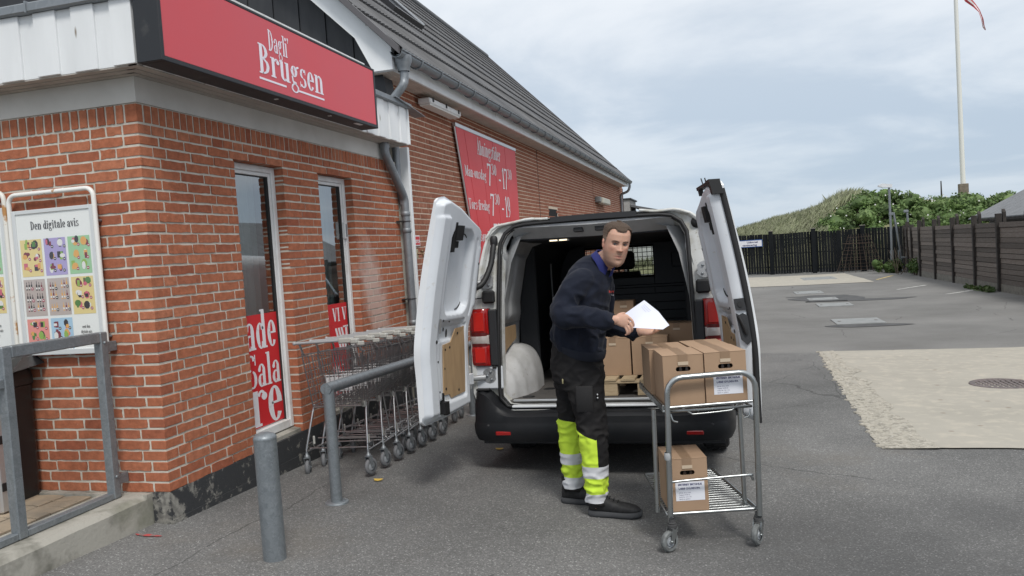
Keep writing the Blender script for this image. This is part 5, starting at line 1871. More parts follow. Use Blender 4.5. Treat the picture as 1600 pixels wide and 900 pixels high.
BZ = .4425
carton(3.118, .395, BZ, .216, .285, .278, R_(-1.0), 'plain brown carton with a hand hole, left on the top shelf of the stock trolley')
carton(3.338, .385, BZ, .222, .285, .282, R_(.6), 'brown carton with a white address label on the top shelf of the stock trolley', sticker=1)
carton(3.108, .39, -.1255, .215, .275, .285, R_(-1.0), 'brown carton with a white label alone on the lower shelf of the stock trolley', sticker=1)
carton(3.100, .69, BZ, .222, .285, .274, R_(-.5), 'plain carton standing behind the left carton on the top shelf', hole=False)
carton(3.333, .68, BZ, .224, .285, .279, R_(.8), 'plain carton standing behind the labelled carton on the top shelf', hole=False)
# ================================================================== the van (local frame: y forward, z up from the ground, origin under the rear doors)
VX, VY, VZ = 2.407, 1.62, -.362
van = thing('delivery_van', 'white panel van seen from behind with both rear doors wide open', 'van', (VX, VY, VZ), None, (-.034, 0, 0))
van.scale = (1.02, 1, 1)
M_vw = mat('van_white', (0.74, 0.76, 0.78), 0.32, var=(2.2, (0.70, 0.72, 0.74), 0.4, 0.7), coat=.5, var2=(14, (0.66, 0.66, 0.64), 0.62, 0.80))
M_vin = mat('van_inner_white', (0.66, 0.69, 0.73), 0.42, var=(3, (0.60, 0.63, 0.67), 0.4, 0.7), var2=(19, (0.50, 0.48, 0.44), 0.64, 0.78))
M_vgrime = mat('grimy_white', (0.60, 0.61, 0.60), 0.5, var=(9, (0.42, 0.41, 0.36), 0.45, 0.68), var2=(30, (0.28, 0.25, 0.19), 0.62, 0.74))
M_bump = mat('black_bumper', (0.009, 0.010, 0.012), 0.5, var=(3, (0.017, 0.017, 0.019), 0.4, 0.7), bump=(200, .15, .002), rvar=(5, .2), spec=.3)
M_seal = mat('rubber_seal', (0.012, 0.012, 0.013), 0.55)
M_trim = mat('dark_trim', (0.020, 0.021, 0.024), 0.6)
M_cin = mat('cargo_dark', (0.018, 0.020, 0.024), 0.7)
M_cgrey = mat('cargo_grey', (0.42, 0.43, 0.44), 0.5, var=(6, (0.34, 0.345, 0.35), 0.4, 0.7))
M_ply = mat('plywood', (0.40, 0.27, 0.15), 0.6, var=(4, (0.34, 0.225, 0.125), 0.4, 0.66), stretch=(6, 6, 1), var2=(12, (0.44, 0.31, 0.19), 0.6, 0.8))
M_floor = mat('cargo_floor', (0.075, 0.070, 0.066), 0.7, var=(4, (0.11, 0.10, 0.09), 0.45, 0.7), var2=(14, (0.045, 0.042, 0.04), 0.5, 0.7))
M_lens_r = mat('lens_red', (0.30, 0.006, 0.006), 0.15, coat=.5)
M_lens_d = mat('lens_red_inner', (0.52, 0.018, 0.012), 0.3)
M_lens_c = mat('lens_clear', (0.42, 0.38, 0.36), 0.1, coat=1.0)
M_lensbk = mat('lens_housing', (0.10, 0.006, 0.006), .3)
M_tyre = mat('tyre', (0.018, 0.018, 0.019), 0.85)
M_steel = mat('hinge_steel', (0.45, 0.46, 0.47), 0.45, metal=.5)

# ---- outer shell
def half(w, zr, zs=.36, k=1.0):
    """half section, bottom to roof centre; w half width, zr roof height"""
    s_ = (zr - .95) / (1.95 - .95)
    pts = [(w * .955, zs), (w * .985, zs + .10), (w, .62), (w, .80), (w, .95)]
    for (dx, z) in ((.006, 1.12), (.024, 1.30), (.050, 1.48), (.080, 1.64), (.108, 1.76), (.140, 1.85), (.20, 1.905), (.31, 1.932), (.55, 1.945), (.95, 1.95)):
        pts.append((max(w - dx * (.6 + .4 * s_), 0), .95 + (z - .95) * s_))
    pts[-1] = (0, pts[-1][1])
    return pts


st = [(0.0, .928, 1.945), (.05, .936, 1.95), (.4, .945, 1.952), (1.2, .955, 1.955), (2.2, .96, 1.955), (3.0, .955, 1.95), (3.35, .95, 1.93), (3.75, .94, 1.80), (4.10, .93, 1.52), (4.45, .91, 1.20), (4.8, .86, 1.02), (5.0, .72, .84)]


def rake(z): return .0 if z < 1.0 else .15 * ((z - 1.0) / .92) ** 1.5


mb = MB(); glass = MB()
loops = []
for i, (y, w_, zr) in enumerate(st):
    h_ = half(w_, zr)
    full = [(x, z) for x, z in h_] + [(-x, z) for x, z in h_[-2::-1]]
    loops.append([(x, y + (rake(z) if i < 2 else rake(z) * (.5 if i == 2 else 0)), z) for x, z in full])
n = len(loops[0])
for i in range(len(loops) - 1):
    for j in range(n - 1):
        a, b_, c, d = loops[i][j], loops[i][j + 1], loops[i + 1][j + 1], loops[i + 1][j]
        jj = min(j, n - 2 - j)
        # windscreen and cab side windows are glass
        if (7 <= i <= 8 and jj >= 9) or (5 <= i <= 8 and 5 <= jj <= 8):
            glass.add([a, b_, c, d], [(0, 1, 2, 3)], 0, True)
        else:
            mb.add([a, b_, c, d], [(0, 1, 2, 3)], 0, True)
mb.add(loops[-1], [tuple(range(n))], 0)
mb.build('body', M_vw, van, local=True, merge=.0005, sharp=35)
glass.build('windscreen', glass_mat('cab_glass', (0.75, 0.80, 0.78), 1), van, local=True, merge=.0005)
# bonnet underside / floor pan
mb = MB(); mb.box(-.88, .88, .04, 4.8, .24, .50); mb.build('floor_pan', M_trim, van, local=True)

# ---- rear frame: ring between the shell and the door opening
def super_loop(hw_b, hw_t, zb_, zt_, rb_, rt, n=64):
    """opening outline, counter-clockwise seen from behind, starting bottom centre"""
    P = []
    def add(x, z): P.append((x, z))
    segs = 10
    pts = []
    pts.append((0, zb_))
    pts.append((hw_b - rb_, zb_))
    for k in range(1, segs + 1):
        a = R_(-90 + 90 * k / segs); pts.append((hw_b - rb_ + rb_ * math.cos(a), zb_ + rb_ + rb_ * math.sin(a)))
    for k in range(0, segs + 1):
        a = R_(90 * k / segs); pts.append((hw_t - rt + rt * math.cos(a), zt_ - rt + rt * math.sin(a)))
    pts.append((0, zt_ + .012))
    # resample by arclength
    d = [0]
    for p, q in zip(pts, pts[1:]): d.append(d[-1] + math.dist(p, q))
    out = []
    m_ = n // 2
    for k in range(m_ + 1):
        s_ = d[-1] * k / m_
        i = max(j for j in range(len(d)) if d[j] <= s_ + 1e-9); i = min(i, len(pts) - 2)
        f = (s_ - d[i]) / (d[i + 1] - d[i]); out.append((pts[i][0] + (pts[i + 1][0] - pts[i][0]) * f, pts[i][1] + (pts[i + 1][1] - pts[i][1]) * f))
    return out + [(-x, z) for x, z in out[-2:0:-1]]


def outer_loop(n=64):
    h_ = [(0, .50), (.885, .50)] + half(.928, 1.945, .50)[2:]
    d = [0]
    for p, q in zip(h_, h_[1:]): d.append(d[-1] + math.dist(p, q))
    out = []; m_ = n // 2
    inner = super_loop(.715, .685, .53, 1.893, .10, .17, n)
    for k in range(m_ + 1):
        # aim: direction from the opening centre
        x, z = inner[k]; cx, cz = 0, 1.2
        ang = math.atan2(z - cz, x - cx)
        best = None
        for i in range(len(h_) - 1):
            for f in np.linspace(0, 1, 12):
                q = (h_[i][0] + (h_[i + 1][0] - h_[i][0]) * f, h_[i][1] + (h_[i + 1][1] - h_[i][1]) * f)
                e_ = abs(math.atan2(q[1] - cz, q[0] - cx) - ang)
                if best is None or e_ < best[0]: best = (e_, q)
        out.append(best[1])
    out[0] = (0, .50); out[-1] = (0, h_[-1][1])
    return out + [(-x, z) for x, z in out[-2:0:-1]]


IN = super_loop(.715, .685, .53, 1.893, .10, .17)
OU = outer_loop()
mb = MB()
ring0 = [(x, .0 + rake(z) + .001, z) for x, z in OU]
def lerp(a, b_, f): return tuple(a[i] + (b_[i] - a[i]) * f for i in range(3))
inn = [(x, .02 + rake(z), z) for x, z in IN]
ringA = [lerp(a, b_, .12) for a, b_ in zip(ring0, inn)]; ringA = [(x, y + .0, z) for x, y, z in ringA]
ringB = [lerp(a, b_, .25) for a, b_ in zip(ring0, inn)]; ringB = [(x, y + .035, z) for x, y, z in ringB]
ringC = [lerp(a, b_, .85) for a, b_ in zip(ring0, inn)]; ringC = [(x, y + .045, z) for x, y, z in ringC]
ringD = [(x, y + .02, z) for x, y, z in inn]
ringE = [(x * .985, y + .10, 1.2 + (z - 1.2) * .985) for x, y, z in inn]
mb.loft([ring0, ringA, ringB, ringC, ringD, ringE], closed=True, caps=False)
mb.build('rear_frame', M_vgrime, van, local=True, merge=.0003, sharp=40)
# black section in the middle of the roof edge, and gutter lip
mb = MB()
def roof_at(x):
    h_ = half(.928, 1.945); return np.interp(-abs(x), [-p[0] for p in h_[6:]], [p[1] for p in h_[6:]])
lp = []
for x in np.linspace(-.30, .34, 12):
    z = roof_at(x) + .004
    lp.append([(x, rake(z) - .012, z), (x, rake(z) - .012, z - .040), (x, rake(z) + .05, z - .040), (x, rake(z) + .05, z + .002)])
mb.loft(lp, smooth=False); mb.build('roof_edge_trim', M_trim, van, local=True)
for xa_, xb_ in ((-.80, -.32), (.36, .80)):
    mb = MB(); mb.tube([(x, rake(roof_at(x)) + .004, roof_at(x) + .002 + .006 * math.sin(x * 23)) for x in np.linspace(xa_, xb_, 12)], .011, 6); mb.build('roof_lip', M_vgrime, van, local=True)
# door seal: fat rubber tube round the opening
mb = MB(); mb.tube([(x * 1.018, .018 + rake(z), 1.2 + (z - 1.2) * 1.018) for x, z in IN], .0145, 8, closed=True); mb.build('door_seal', M_seal, van, local=True)
mb = MB(); mb.tube([(x * 1.0, .045 + rake(z), 1.2 + (z - 1.2) * 1.0) for x, z in IN], .005, 6, closed=True); mb.build('door_seal', M_seal, van, local=True)

# ---- cargo space
FZ = .565
mb = MB()
def isec(y):     # interior section
    hw_ = .795 if y > .3 else .70 + .095 * max(0, (y - .08)) / .22
    top = 1.80 if y > .4 else 1.86
    P = [(-hw_, FZ - .03), (-hw_ - .005, .9), (-hw_ + .02, 1.3), (-hw_ + .08, 1.62), (-hw_ + .16, top - .04), (-hw_ + .3, top), (hw_ - .3, top), (hw_ - .16, top - .04), (hw_ - .08, 1.62), (hw_ - .02, 1.3), (hw_ + .005, .9), (hw_, FZ - .03)]
    return [(x, y + (rake(z) if y < .2 else 0), z) for x, z in P]


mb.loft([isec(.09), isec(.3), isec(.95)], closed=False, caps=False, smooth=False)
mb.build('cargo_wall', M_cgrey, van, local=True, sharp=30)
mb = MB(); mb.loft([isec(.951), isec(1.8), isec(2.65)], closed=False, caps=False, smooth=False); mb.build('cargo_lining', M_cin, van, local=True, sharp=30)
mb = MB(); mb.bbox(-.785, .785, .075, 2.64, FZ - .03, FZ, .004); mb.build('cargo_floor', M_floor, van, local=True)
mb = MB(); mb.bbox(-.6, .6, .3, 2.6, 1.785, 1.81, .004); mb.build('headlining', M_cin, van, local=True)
mb = MB(); mb.loft([[(x, .165, 1.883 - e_), (x, .30, 1.80 - e_), (x, .31, 1.815), (x, .17, 1.895)] for x, e_ in ((-.62, 0), (-.3, .006), (.0, .012), (.3, .006), (.60, 0))], smooth=False); mb.build('header_panel', M_cgrey, van, local=True)
for i, x in enumerate((-.10, .06)):
    mb = MB(); mb.bbox(x - .035, x + .035, .19, .25, 1.822, 1.856, .004); mb.build('latch_slot', M_seal, van, local=True)
# lamp in the roof, lit
lm = MB(); lm.bbox(-.36, -.20, .33, .39, 1.768, 1.784, .006); lo_ = lm.build('cargo_lamp', mat('lamp_body', (.45, .45, .43), .4), van, local=True)
for x0 in (-.350, -.275):
    mb = MB(); mb.bbox(x0, x0 + .06, .3275, .3298, 1.770, 1.780, .001)
    o = mb.build('lamp_lens', mat('lit_lens', (1, .9, .7), .4, emit=((1, .82, .55), 1.3)) if 'lit_lens' not in bpy.data.materials else bpy.data.materials['lit_lens'], lo_, local=True, org=Vector(lo_.location)); o.location = (0, 0, 0)
# stamped side panels with slots, ply boards and wheel boxes, both sides
for sx in (-1, 1):
    def wx(z): return sx * ((.775 if z < 1.3 else .775 - (z - 1.3) * .20))
    mb = MB()
    nyy, nz_ = 26, 22
    P = []
    for i in range(nyy + 1):
        for j in range(nz_ + 1):
            y = .12 + .80 * i / nyy; z = 1.13 + .60 * j / nz_
            ey = min(i, nyy - i) / nyy; ez = min(j, nz_ - j) / nz_
            k = min(1, min(ey * 9, ez * 9))
            slot = math.exp(-((y - .50 - (z - 1.4) * .12) / .025) ** 2) * (1 if .12 < j / nz_ < .88 else 0)
            slot2 = math.exp(-((y - .17 - (z - 1.4) * .10) / .018) ** 2) * (1 if .12 < j / nz_ < .85 else 0)
            P.append((wx(z) - sx * (.002 + .035 * k - .03 * slot - .02 * slot2), y, z))
    mb.add(P, [(i * (nz_ + 1) + j, (i + 1) * (nz_ + 1) + j, (i + 1) * (nz_ + 1) + j + 1, i * (nz_ + 1) + j + 1) for i in range(nyy) for j in range(nz_)], 0, True)
    mb.build('side_panel', M_cgrey, van, local=True)
    mb = MB(); fn = lambda u, v, d: (sx * d, u, v)
    mb.prism([(.14, .80), (.30, .93), (.62, 1.0), (.62, 1.11), (.14, 1.11)], fn, .735, .745); mb.build('ply_board', M_ply, van, local=True)
    # wheel box
    mb = MB(); loops = []
    for y, k in ((.10, .35), (.2, .62), (.34, .85), (.55, 1.0), (.85, .95), (1.05, .75), (1.2, .35)):
        lp = []
        for q in range(13):
            a = R_(90 * q / 12)
            cr_ = .028 * math.sin(y * 34) * (1 if .7 < y < 1.15 else .1)
            lp.append((sx * (.80 - (.21 * k + .03 + cr_ * .5) * math.cos(a) ** .7), y, FZ - .005 + (.375 * k + .02) * math.sin(a) ** .8))
        loops.append(lp)
    # denser along y
    dense = []
    for i in range(len(loops) - 1):
        for f in np.linspace(0, 1, 6)[:-1]:
            f2 = f * f * (3 - 2 * f)
            row = []
            for p, q in zip(loops[i], loops[i + 1]):
                row.append(tuple(p[m_] + (q[m_] - p[m_]) * (f if m_ == 1 else f2) for m_ in range(3)))
            dense.append(row)
    dense.append(loops[-1])
    mb.loft(dense, closed=False, caps=False)
    mb.build('wheel_box', mat('wheelbox_paint', (0.52, 0.52, 0.52), 0.55, var=(7, (0.40, 0.40, 0.39), 0.4, 0.7), var2=(25, (.25, .22, .17), .64, .76)) if 'wheelbox_paint' not in bpy.data.materials else bpy.data.materials['wheelbox_paint'], van, local=True)
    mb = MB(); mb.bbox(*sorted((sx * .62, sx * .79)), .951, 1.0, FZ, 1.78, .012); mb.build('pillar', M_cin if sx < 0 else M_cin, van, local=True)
    for yy_ in (1.3, 2.0): mb = MB(); mb.tube([(sx * .70, yy_, .62), (sx * .705, yy_, 1.62)], .008, 6); mb.build('lashing_rail', M_cgrey, van, local=True)
# bulkhead with a grilled window
BY = 2.65
mb = MB()
wx0, wx1, wz0, wz1 = -.47, .24, 1.44, 1.76
mb.bbox(-.80, wx0, BY, BY + .03, FZ - .02, 1.82, .004); mb.bbox(wx1, .80, BY, BY + .03, FZ - .02, 1.82, .004)
mb.bbox(wx0, wx1, BY + .0005, BY + .0295, FZ - .02, wz0, .004); mb.bbox(wx0, wx1, BY + .0005, BY + .0295, wz1, 1.82, .004)
M_bulk = mat('bulkhead_black', (0.020, 0.024, 0.031), 0.45)
mb.build('bulkhead', M_bulk, van, local=True)
for z in (.80, .98, 1.16, 1.32):
    mb = MB(); mb.bbox(-.74, .74, BY - .018, BY - .0005, z, z + .035 if z > 1.2 else z + .10, .008); mb.build('bulkhead_rib', M_bulk, van, local=True)
mb = MB(); mb.bbox(.42, .66, BY - .012, BY - .0005, 1.52, 1.68, .01); mb.build('cover_plate', M_bulk, van, local=True)
mb = MB()
for k in range(15): x = wx0 + .015 + (wx1 - wx0 - .03) * k / 14; mb.tube([(x, BY + .012, wz0), (x, BY + .012, wz1)], .0035, 5, caps=False)
for k in range(7): z = wz0 + .02 + (wz1 - wz0 - .04) * k / 6; mb.tube([(wx0, BY + .019, z), (wx1, BY + .019, z)], .0035, 5, caps=False)
mb.build('window_grille', M_seal, van, local=True)
mb = MB(); mb.tube([(wx0, BY, wz0), (wx1, BY, wz0), (wx1, BY, wz1), (wx0, BY, wz1)], .014, 8, closed=True); mb.build('window_surround', M_seal, van, local=True)
for x in (-.62, -.10, .52):      # cab seats
    mb = MB()
    mb.loft([[(x - .22, 2.9, .85), (x + .22, 2.9, .85), (x + .22, 3.05, .85), (x - .22, 3.05, .85)], [(x - .23, 2.86, 1.2), (x + .23, 2.86, 1.2), (x + .23, 3.0, 1.2), (x - .23, 3.0, 1.2)], [(x - .17, 2.83, 1.50), (x + .17, 2.83, 1.50), (x + .17, 2.93, 1.50), (x - .17, 2.93, 1.50)]], smooth=False)
    mb.bbox(x - .125, x + .125, 2.82, 2.90, 1.52, 1.72, .03)
    mb.tube([(x - .05, 2.87, 1.48), (x - .05, 2.87, 1.55)], .008, 6); mb.tube([(x + .05, 2.87, 1.48), (x + .05, 2.87, 1.55)], .008, 6)
    mb.build('cab_seat', M_cin, van, local=True)
mb = MB(); mb.bbox(-.85, .85, 3.7, 4.1, .8, 1.08, .03); mb.build('dashboard', M_cin, van, local=True)
# sills: bright strips across the threshold
mb = MB(); mb.bbox(-.635, .60, -.010, .055, .520, .537, .004); mb.build('threshold_lip', M_vw, van, local=True)
mb = MB(); mb.bbox(-.64, .60, .06, .085, FZ - .008, FZ + .006, .003); mb.build('threshold_strip', M_alu, van, local=True)
mb = MB()
for x, y in ((-.48, .62), (-.56, .22), (.46, .3)): mb.lathe([(.05, 0), (.045, .006), (.02, .004), (.0001, .004)], (x, y, FZ), n=14)
mb.build('lashing_ring', M_seal, van, local=True)

# ---- bumper
mb = MB()
path = [(-.955, .55), (-.958, .30), (-.955, .12), (-.94, .02), (-.90, -.055), (-.82, -.095), (-.65, -.112), (-.35, -.12), (0, -.122), (.35, -.12), (.65, -.112), (.82, -.095), (.90, -.055), (.94, .02), (.955, .12), (.958, .30), (.955, .55)]
loops = []
for i, (x, y) in enumerate(path):
    t_ = Vector((path[min(i + 1, 16)][0] - path[max(i - 1, 0)][0], path[min(i + 1, 16)][1] - path[max(i - 1, 0)][1])).normalized()
    nx, ny2 = t_.y, -t_.x       # outward
    side = max(0, min(1, (abs(x) - .70) / .16))
    side = side * side * (3 - 2 * side)
    zt_ = .500 + .155 * side
    lp = []
    back = .20 if abs(x) < .9 else .10
    def o(off, z): lp.append((x + nx * off, y + ny2 * off, z))
    o(-back, .36); o(-.06, .275); o(-.02, .285); o(.0, .33); o(.004, .395); o(-.004, .415); o(-.006, .43); o(-.010, .47 + .08 * side); o(-.028, zt_ - .012); o(-.05, zt_); o(-back, zt_ + .008)
    loops.append(lp)
# resample along the path for a rounder corner
dense = []
for i in range(len(loops) - 1):
    P0, P1, P2, P3 = loops[max(i - 1, 0)], loops[i], loops[i + 1], loops[min(i + 2, len(loops) - 1)]
    for f in (0, .25, .5, .75):
        dense.append([tuple(.5 * ((2 * b_[m_]) + (c[m_] - a[m_]) * f + (2 * a[m_] - 5 * b_[m_] + 4 * c[m_] - d[m_]) * f * f + (3 * b_[m_] - a[m_] - 3 * c[m_] + d[m_]) * f ** 3) for m_ in range(3)) for a, b_, c, d in zip(P0, P1, P2, P3)])
dense.append(loops[-1])
mb.loft(dense, closed=True, caps=True)
mb.build('rear_bumper', M_bump, van, local=True, sharp=32)
for sx in (-1, 1):
    mb = MB(); mb.bbox(*sorted((sx * .625, sx * .742)), -.118, -.100, .332, .362, .006); mb.build('reflector', M_lens_r, van, local=True)
    mb = MB()
    for x in (.28, .80): mb.lathe([(.0001, -.0), (.011, -.0), (.013, .004)], (sx * x, -.118 if x < .5 else -.102, .40), axis='Y', n=12)
    mb.build('parking_sensor', M_trim, van, local=True)
    mb = MB(); mb.bbox(*sorted((sx * .80, sx * .90)), -.035, .03, .655, .672, .005); mb.build('bumper_pad', M_seal, van, local=True)

# ---- tail lights
for sx in (-1, 1):
    def sec(z, ins=0, f0=0., f1=1.):
        """rounded wrap-round section at height z"""
        xs_ = [.785, .80, .84, .88, .915, .938, .944, .944]
        ys_ = [.0, -.018, -.026, -.025, -.012, .02, .06, .10]
        return [(sx * (x - ins * .3), y + ins, z) for x, y in zip(xs_, ys_)]
    def block(name, z0, z1, mt, ins=0., par=None, rnd=.02):
        mb = MB(); L2 = []
        for f in (0, .06, .2, .8, .94, 1):
            z = z0 + (z1 - z0) * f
            k = 0 if .1 < f < .9 else (.012 if f in (0, 1) else .004)
            L2.append([(p[0] - sx * k * .6, p[1] + k, p[2]) for p in sec(z, ins)])
        mb.loft(L2, closed=False, caps=False)
        # close top and bottom back to the body
        for q in (0, -1):
            lp = L2[q]; bk = [(sx * .80, .10, lp[0][2])]
            mb.add(lp + bk, [tuple(range(len(lp) + 1))], 0)
        mb.add([L2[0][0], L2[-1][0], (L2[-1][0][0], .05, L2[-1][0][2]), (L2[0][0][0], .05, L2[0][0][2])], [(0, 1, 2, 3)])
        return mb.build(name, mt, van if par is None else par, local=True, sharp=50)
    tl = thing('tail_light', None, None); tl.parent = van; tl.location = (0, 0, 0)
    del_keys = [k for k in ('label', 'category') if k in tl]
    block('lamp_housing', .842, 1.278, M_lensbk, .004, par=tl)
    block('lens_upper', 1.085, 1.275, M_lens_r, par=tl); block('lens_clear', 1.005, 1.080, M_lens_c, .002, par=tl); block('lens_lower', .845, 1.000, M_lens_r, par=tl)
    mb = MB()
    for (z0, z1) in ((1.11, 1.25), (.87, .98)):
        mb.bbox(*sorted((sx * .812, sx * .890)), -.0290, -.0255, z0, z1, .001, mi=0)
        mb.bbox(*sorted((sx * .826, sx * .876)), -.0305, -.0291, z0 + .02, z1 - .02, .0005, mi=0)
    mb.build('reflector_pattern', M_lens_d, tl, local=True)
    mb = MB(); mb.bbox(*sorted((sx * .722, sx * .784)), -.004, .06, .84, 1.27, .01); mb.build('light_trim', M_trim, van, local=True)
    mb = MB(); mb.bbox(*sorted((sx * .70, sx * .93)), .012, .05, .66, .84, .012); mb.build('lower_pillar', M_vin, van, local=True)
    mb = MB(); mb.bbox(*sorted((sx * .74, sx * .77)), -.006, .012, .82, .842, .004); mb.build('bump_stop', M_seal, van, local=True)
    # hinges: plate with bolts, arm, door side bracket
    for z in (1.485, .765):
        y0 = rake(z)
        mb = MB(); pl = []
        for a in range(0, 360, 30): pl.append((sx * (.80 + .052 * math.cos(R_(a)) * (1.1 if a % 90 else .9)), z + .060 * math.sin(R_(a))))
        mb.prism(pl, lambda u, v, d: (u, d, v), y0 + .030, y0 + .012); hg = mb.build('hinge', M_steel, van, local=True)
        mb = MB()
        for (dx, dz) in ((-.01, .03), (-.015, -.03), (.018, 0)): mb.lathe([(.0001, -.010), (.009, -.010), (.0105, 0)], (sx * (.80 + dx), y0 + .012, z + dz), axis='Y', n=8)
        o = mb.build('hinge_bolt', M_zinc, hg, local=True, org=Vector(hg.location)); o.location = (0, 0, 0)
        mb = MB(); mb.tube([(sx * .83, y0, z - .01), (sx * .88, y0 - .03, z - .01), (sx * .925, y0 - .06, z - .01), (sx * .95, -.10 + y0, z - .01)], .012, 6, sq=1.8)
        o = mb.build('hinge_arm', M_steel, hg, local=True, org=Vector(hg.location)); o.location = (0, 0, 0)
    y0 = rake(1.38)
    mb = MB(); mb.bbox(*sorted((sx * .735, sx * .835)), y0 - .005, y0 + .03, 1.315, 1.415, .014); mb.build('check_strap_box', M_seal, van, local=True)
    mb = MB(); mb.tube([(sx * .83, y0, 1.36), (sx * .89, y0 - .05, 1.355)], .0045, 6)
    mb.tube([(sx * .89, -.045, 1.355), (sx * .905, -.06, 1.355), (sx * .915, -.07, 1.355), (sx * .93, -.085, 1.355), (sx * .945, -.10, 1.355)], [.014, .024, .014, .026, .03], 10); mb.build('check_strap', M_seal, van, local=True)
mb = MB(); mb.lathe([(.0001, -.012), (.012, -.012), (.018, -.008), (.042, -.006), (.044, .01)], (.765, rake(1.83) + .03, 1.83), axis='Y', n=18); mb.build('grommet', M_seal, van, local=True)
# cable duct from the left frame to the left door
mb = MB(); pts = smooth_path([(-.73, .10, 1.79), (-.735, .07, 1.72), (-.75, .03, 1.60), (-.80, -.04, 1.47), (-.87, -.10, 1.445), (-.93, -.16, 1.54), (-.965, -.20, 1.64), (-.97, -.21, 1.69)], 6)
mb.tube(pts, [.021 + .002 * (i % 2) for i in range(len(pts))], 10); mb.lathe([(.026, 0), (.03, .01), (.03, .06), (.02, .075)], (-.73, .095, 1.755), n=12); mb.build('cable_duct', M_seal, van, local=True)

# ---- rear doors
def sstep(a, b_, x):
    t_ = max(0, min(1, (x - a) / (b_ - a))); return t_ * t_ * (3 - 2 * t_)


DW = .775


def door_geom(sx):
    th = R_(-96.3) if sx < 0 else R_(-101.5)
    kr = .88 if sx < 0 else .72
    hx, hy = -.945, -.095
    def place(u, h, n_):      # left-door placement; mirrored for the right one
        n_ = n_ + drake(h) * kr
        ux, uy = math.cos(th), math.sin(th); nx, ny_ = -math.sin(th), math.cos(th)
        x, y = hx + ux * u + nx * n_, hy + uy * u + ny_ * n_
        return (x if sx < 0 else -x, y, h)
    return place


def drake(h): return .0 if h < .95 else .20 * ((h - .95) / 1.05) ** 1.45


def dtop(f, sx=-1): return -(.050 * f if sx > 0 else 0) + np.interp(f, [0, .12, .35, .6, .85, .96, 1], [1.865, 1.925, 1.975, 2.035, 2.070, 2.055, 2.035])
def dbot(f): return np.interp(f, [0, .06, .5, .93, 1], [.60, .565, .548, .545, .575])


def inner_depth(u, h, f, sx):
    w_ = DW
    t0, b0 = dtop(f, sx), dbot(f)
    edge = min(u, t0 - h, h - b0)
    d = .018 + .064 * sstep(.012, .045, edge) * sstep(-.002, .010, w_ - u)              # flange then raised frame
    # recessed blank window
    def box_(u0, u1, h0, h1, s_=.03, r=.06):
        du = max(u0 - u, u - u1, 0) ; dh = max(h0 - h, h - h1, 0)
        ddu = min(u - u0, u1 - u); ddh = min(h - h0, h1 - h)
        # rounded rectangle signed distance
        qx = abs(u - (u0 + u1) / 2) - (u1 - u0) / 2 + r; qy = abs(h - (h0 + h1) / 2) - (h1 - h0) / 2 + r
        sd_ = math.hypot(max(qx, 0), max(qy, 0)) + min(max(qx, qy), 0) - r
        return 1 - sstep(-s_, 0, sd_)
    d -= .060 * box_(.17, .57, 1.27, 1.86, .014, .09)
    d -= .022 * box_(.13, .61, 1.09, 1.235, .018, .04)
    d -= .020 * box_(.10, .56, .66, 1.205, .012, .03)
    d += .018 * box_(.63, .79, .60, 1.94, .02, .02)         # rib along the free edge
    d -= .020 * box_(.48, .62, .575, .70, .02, .03)
    d -= .010 * math.exp(-((u - .105) / .012) ** 2) * (1 if 1.25 < h < 1.8 else 0)
    d += .006 * box_(.03, .09, 1.3, 1.75, .02, .02)
    return d


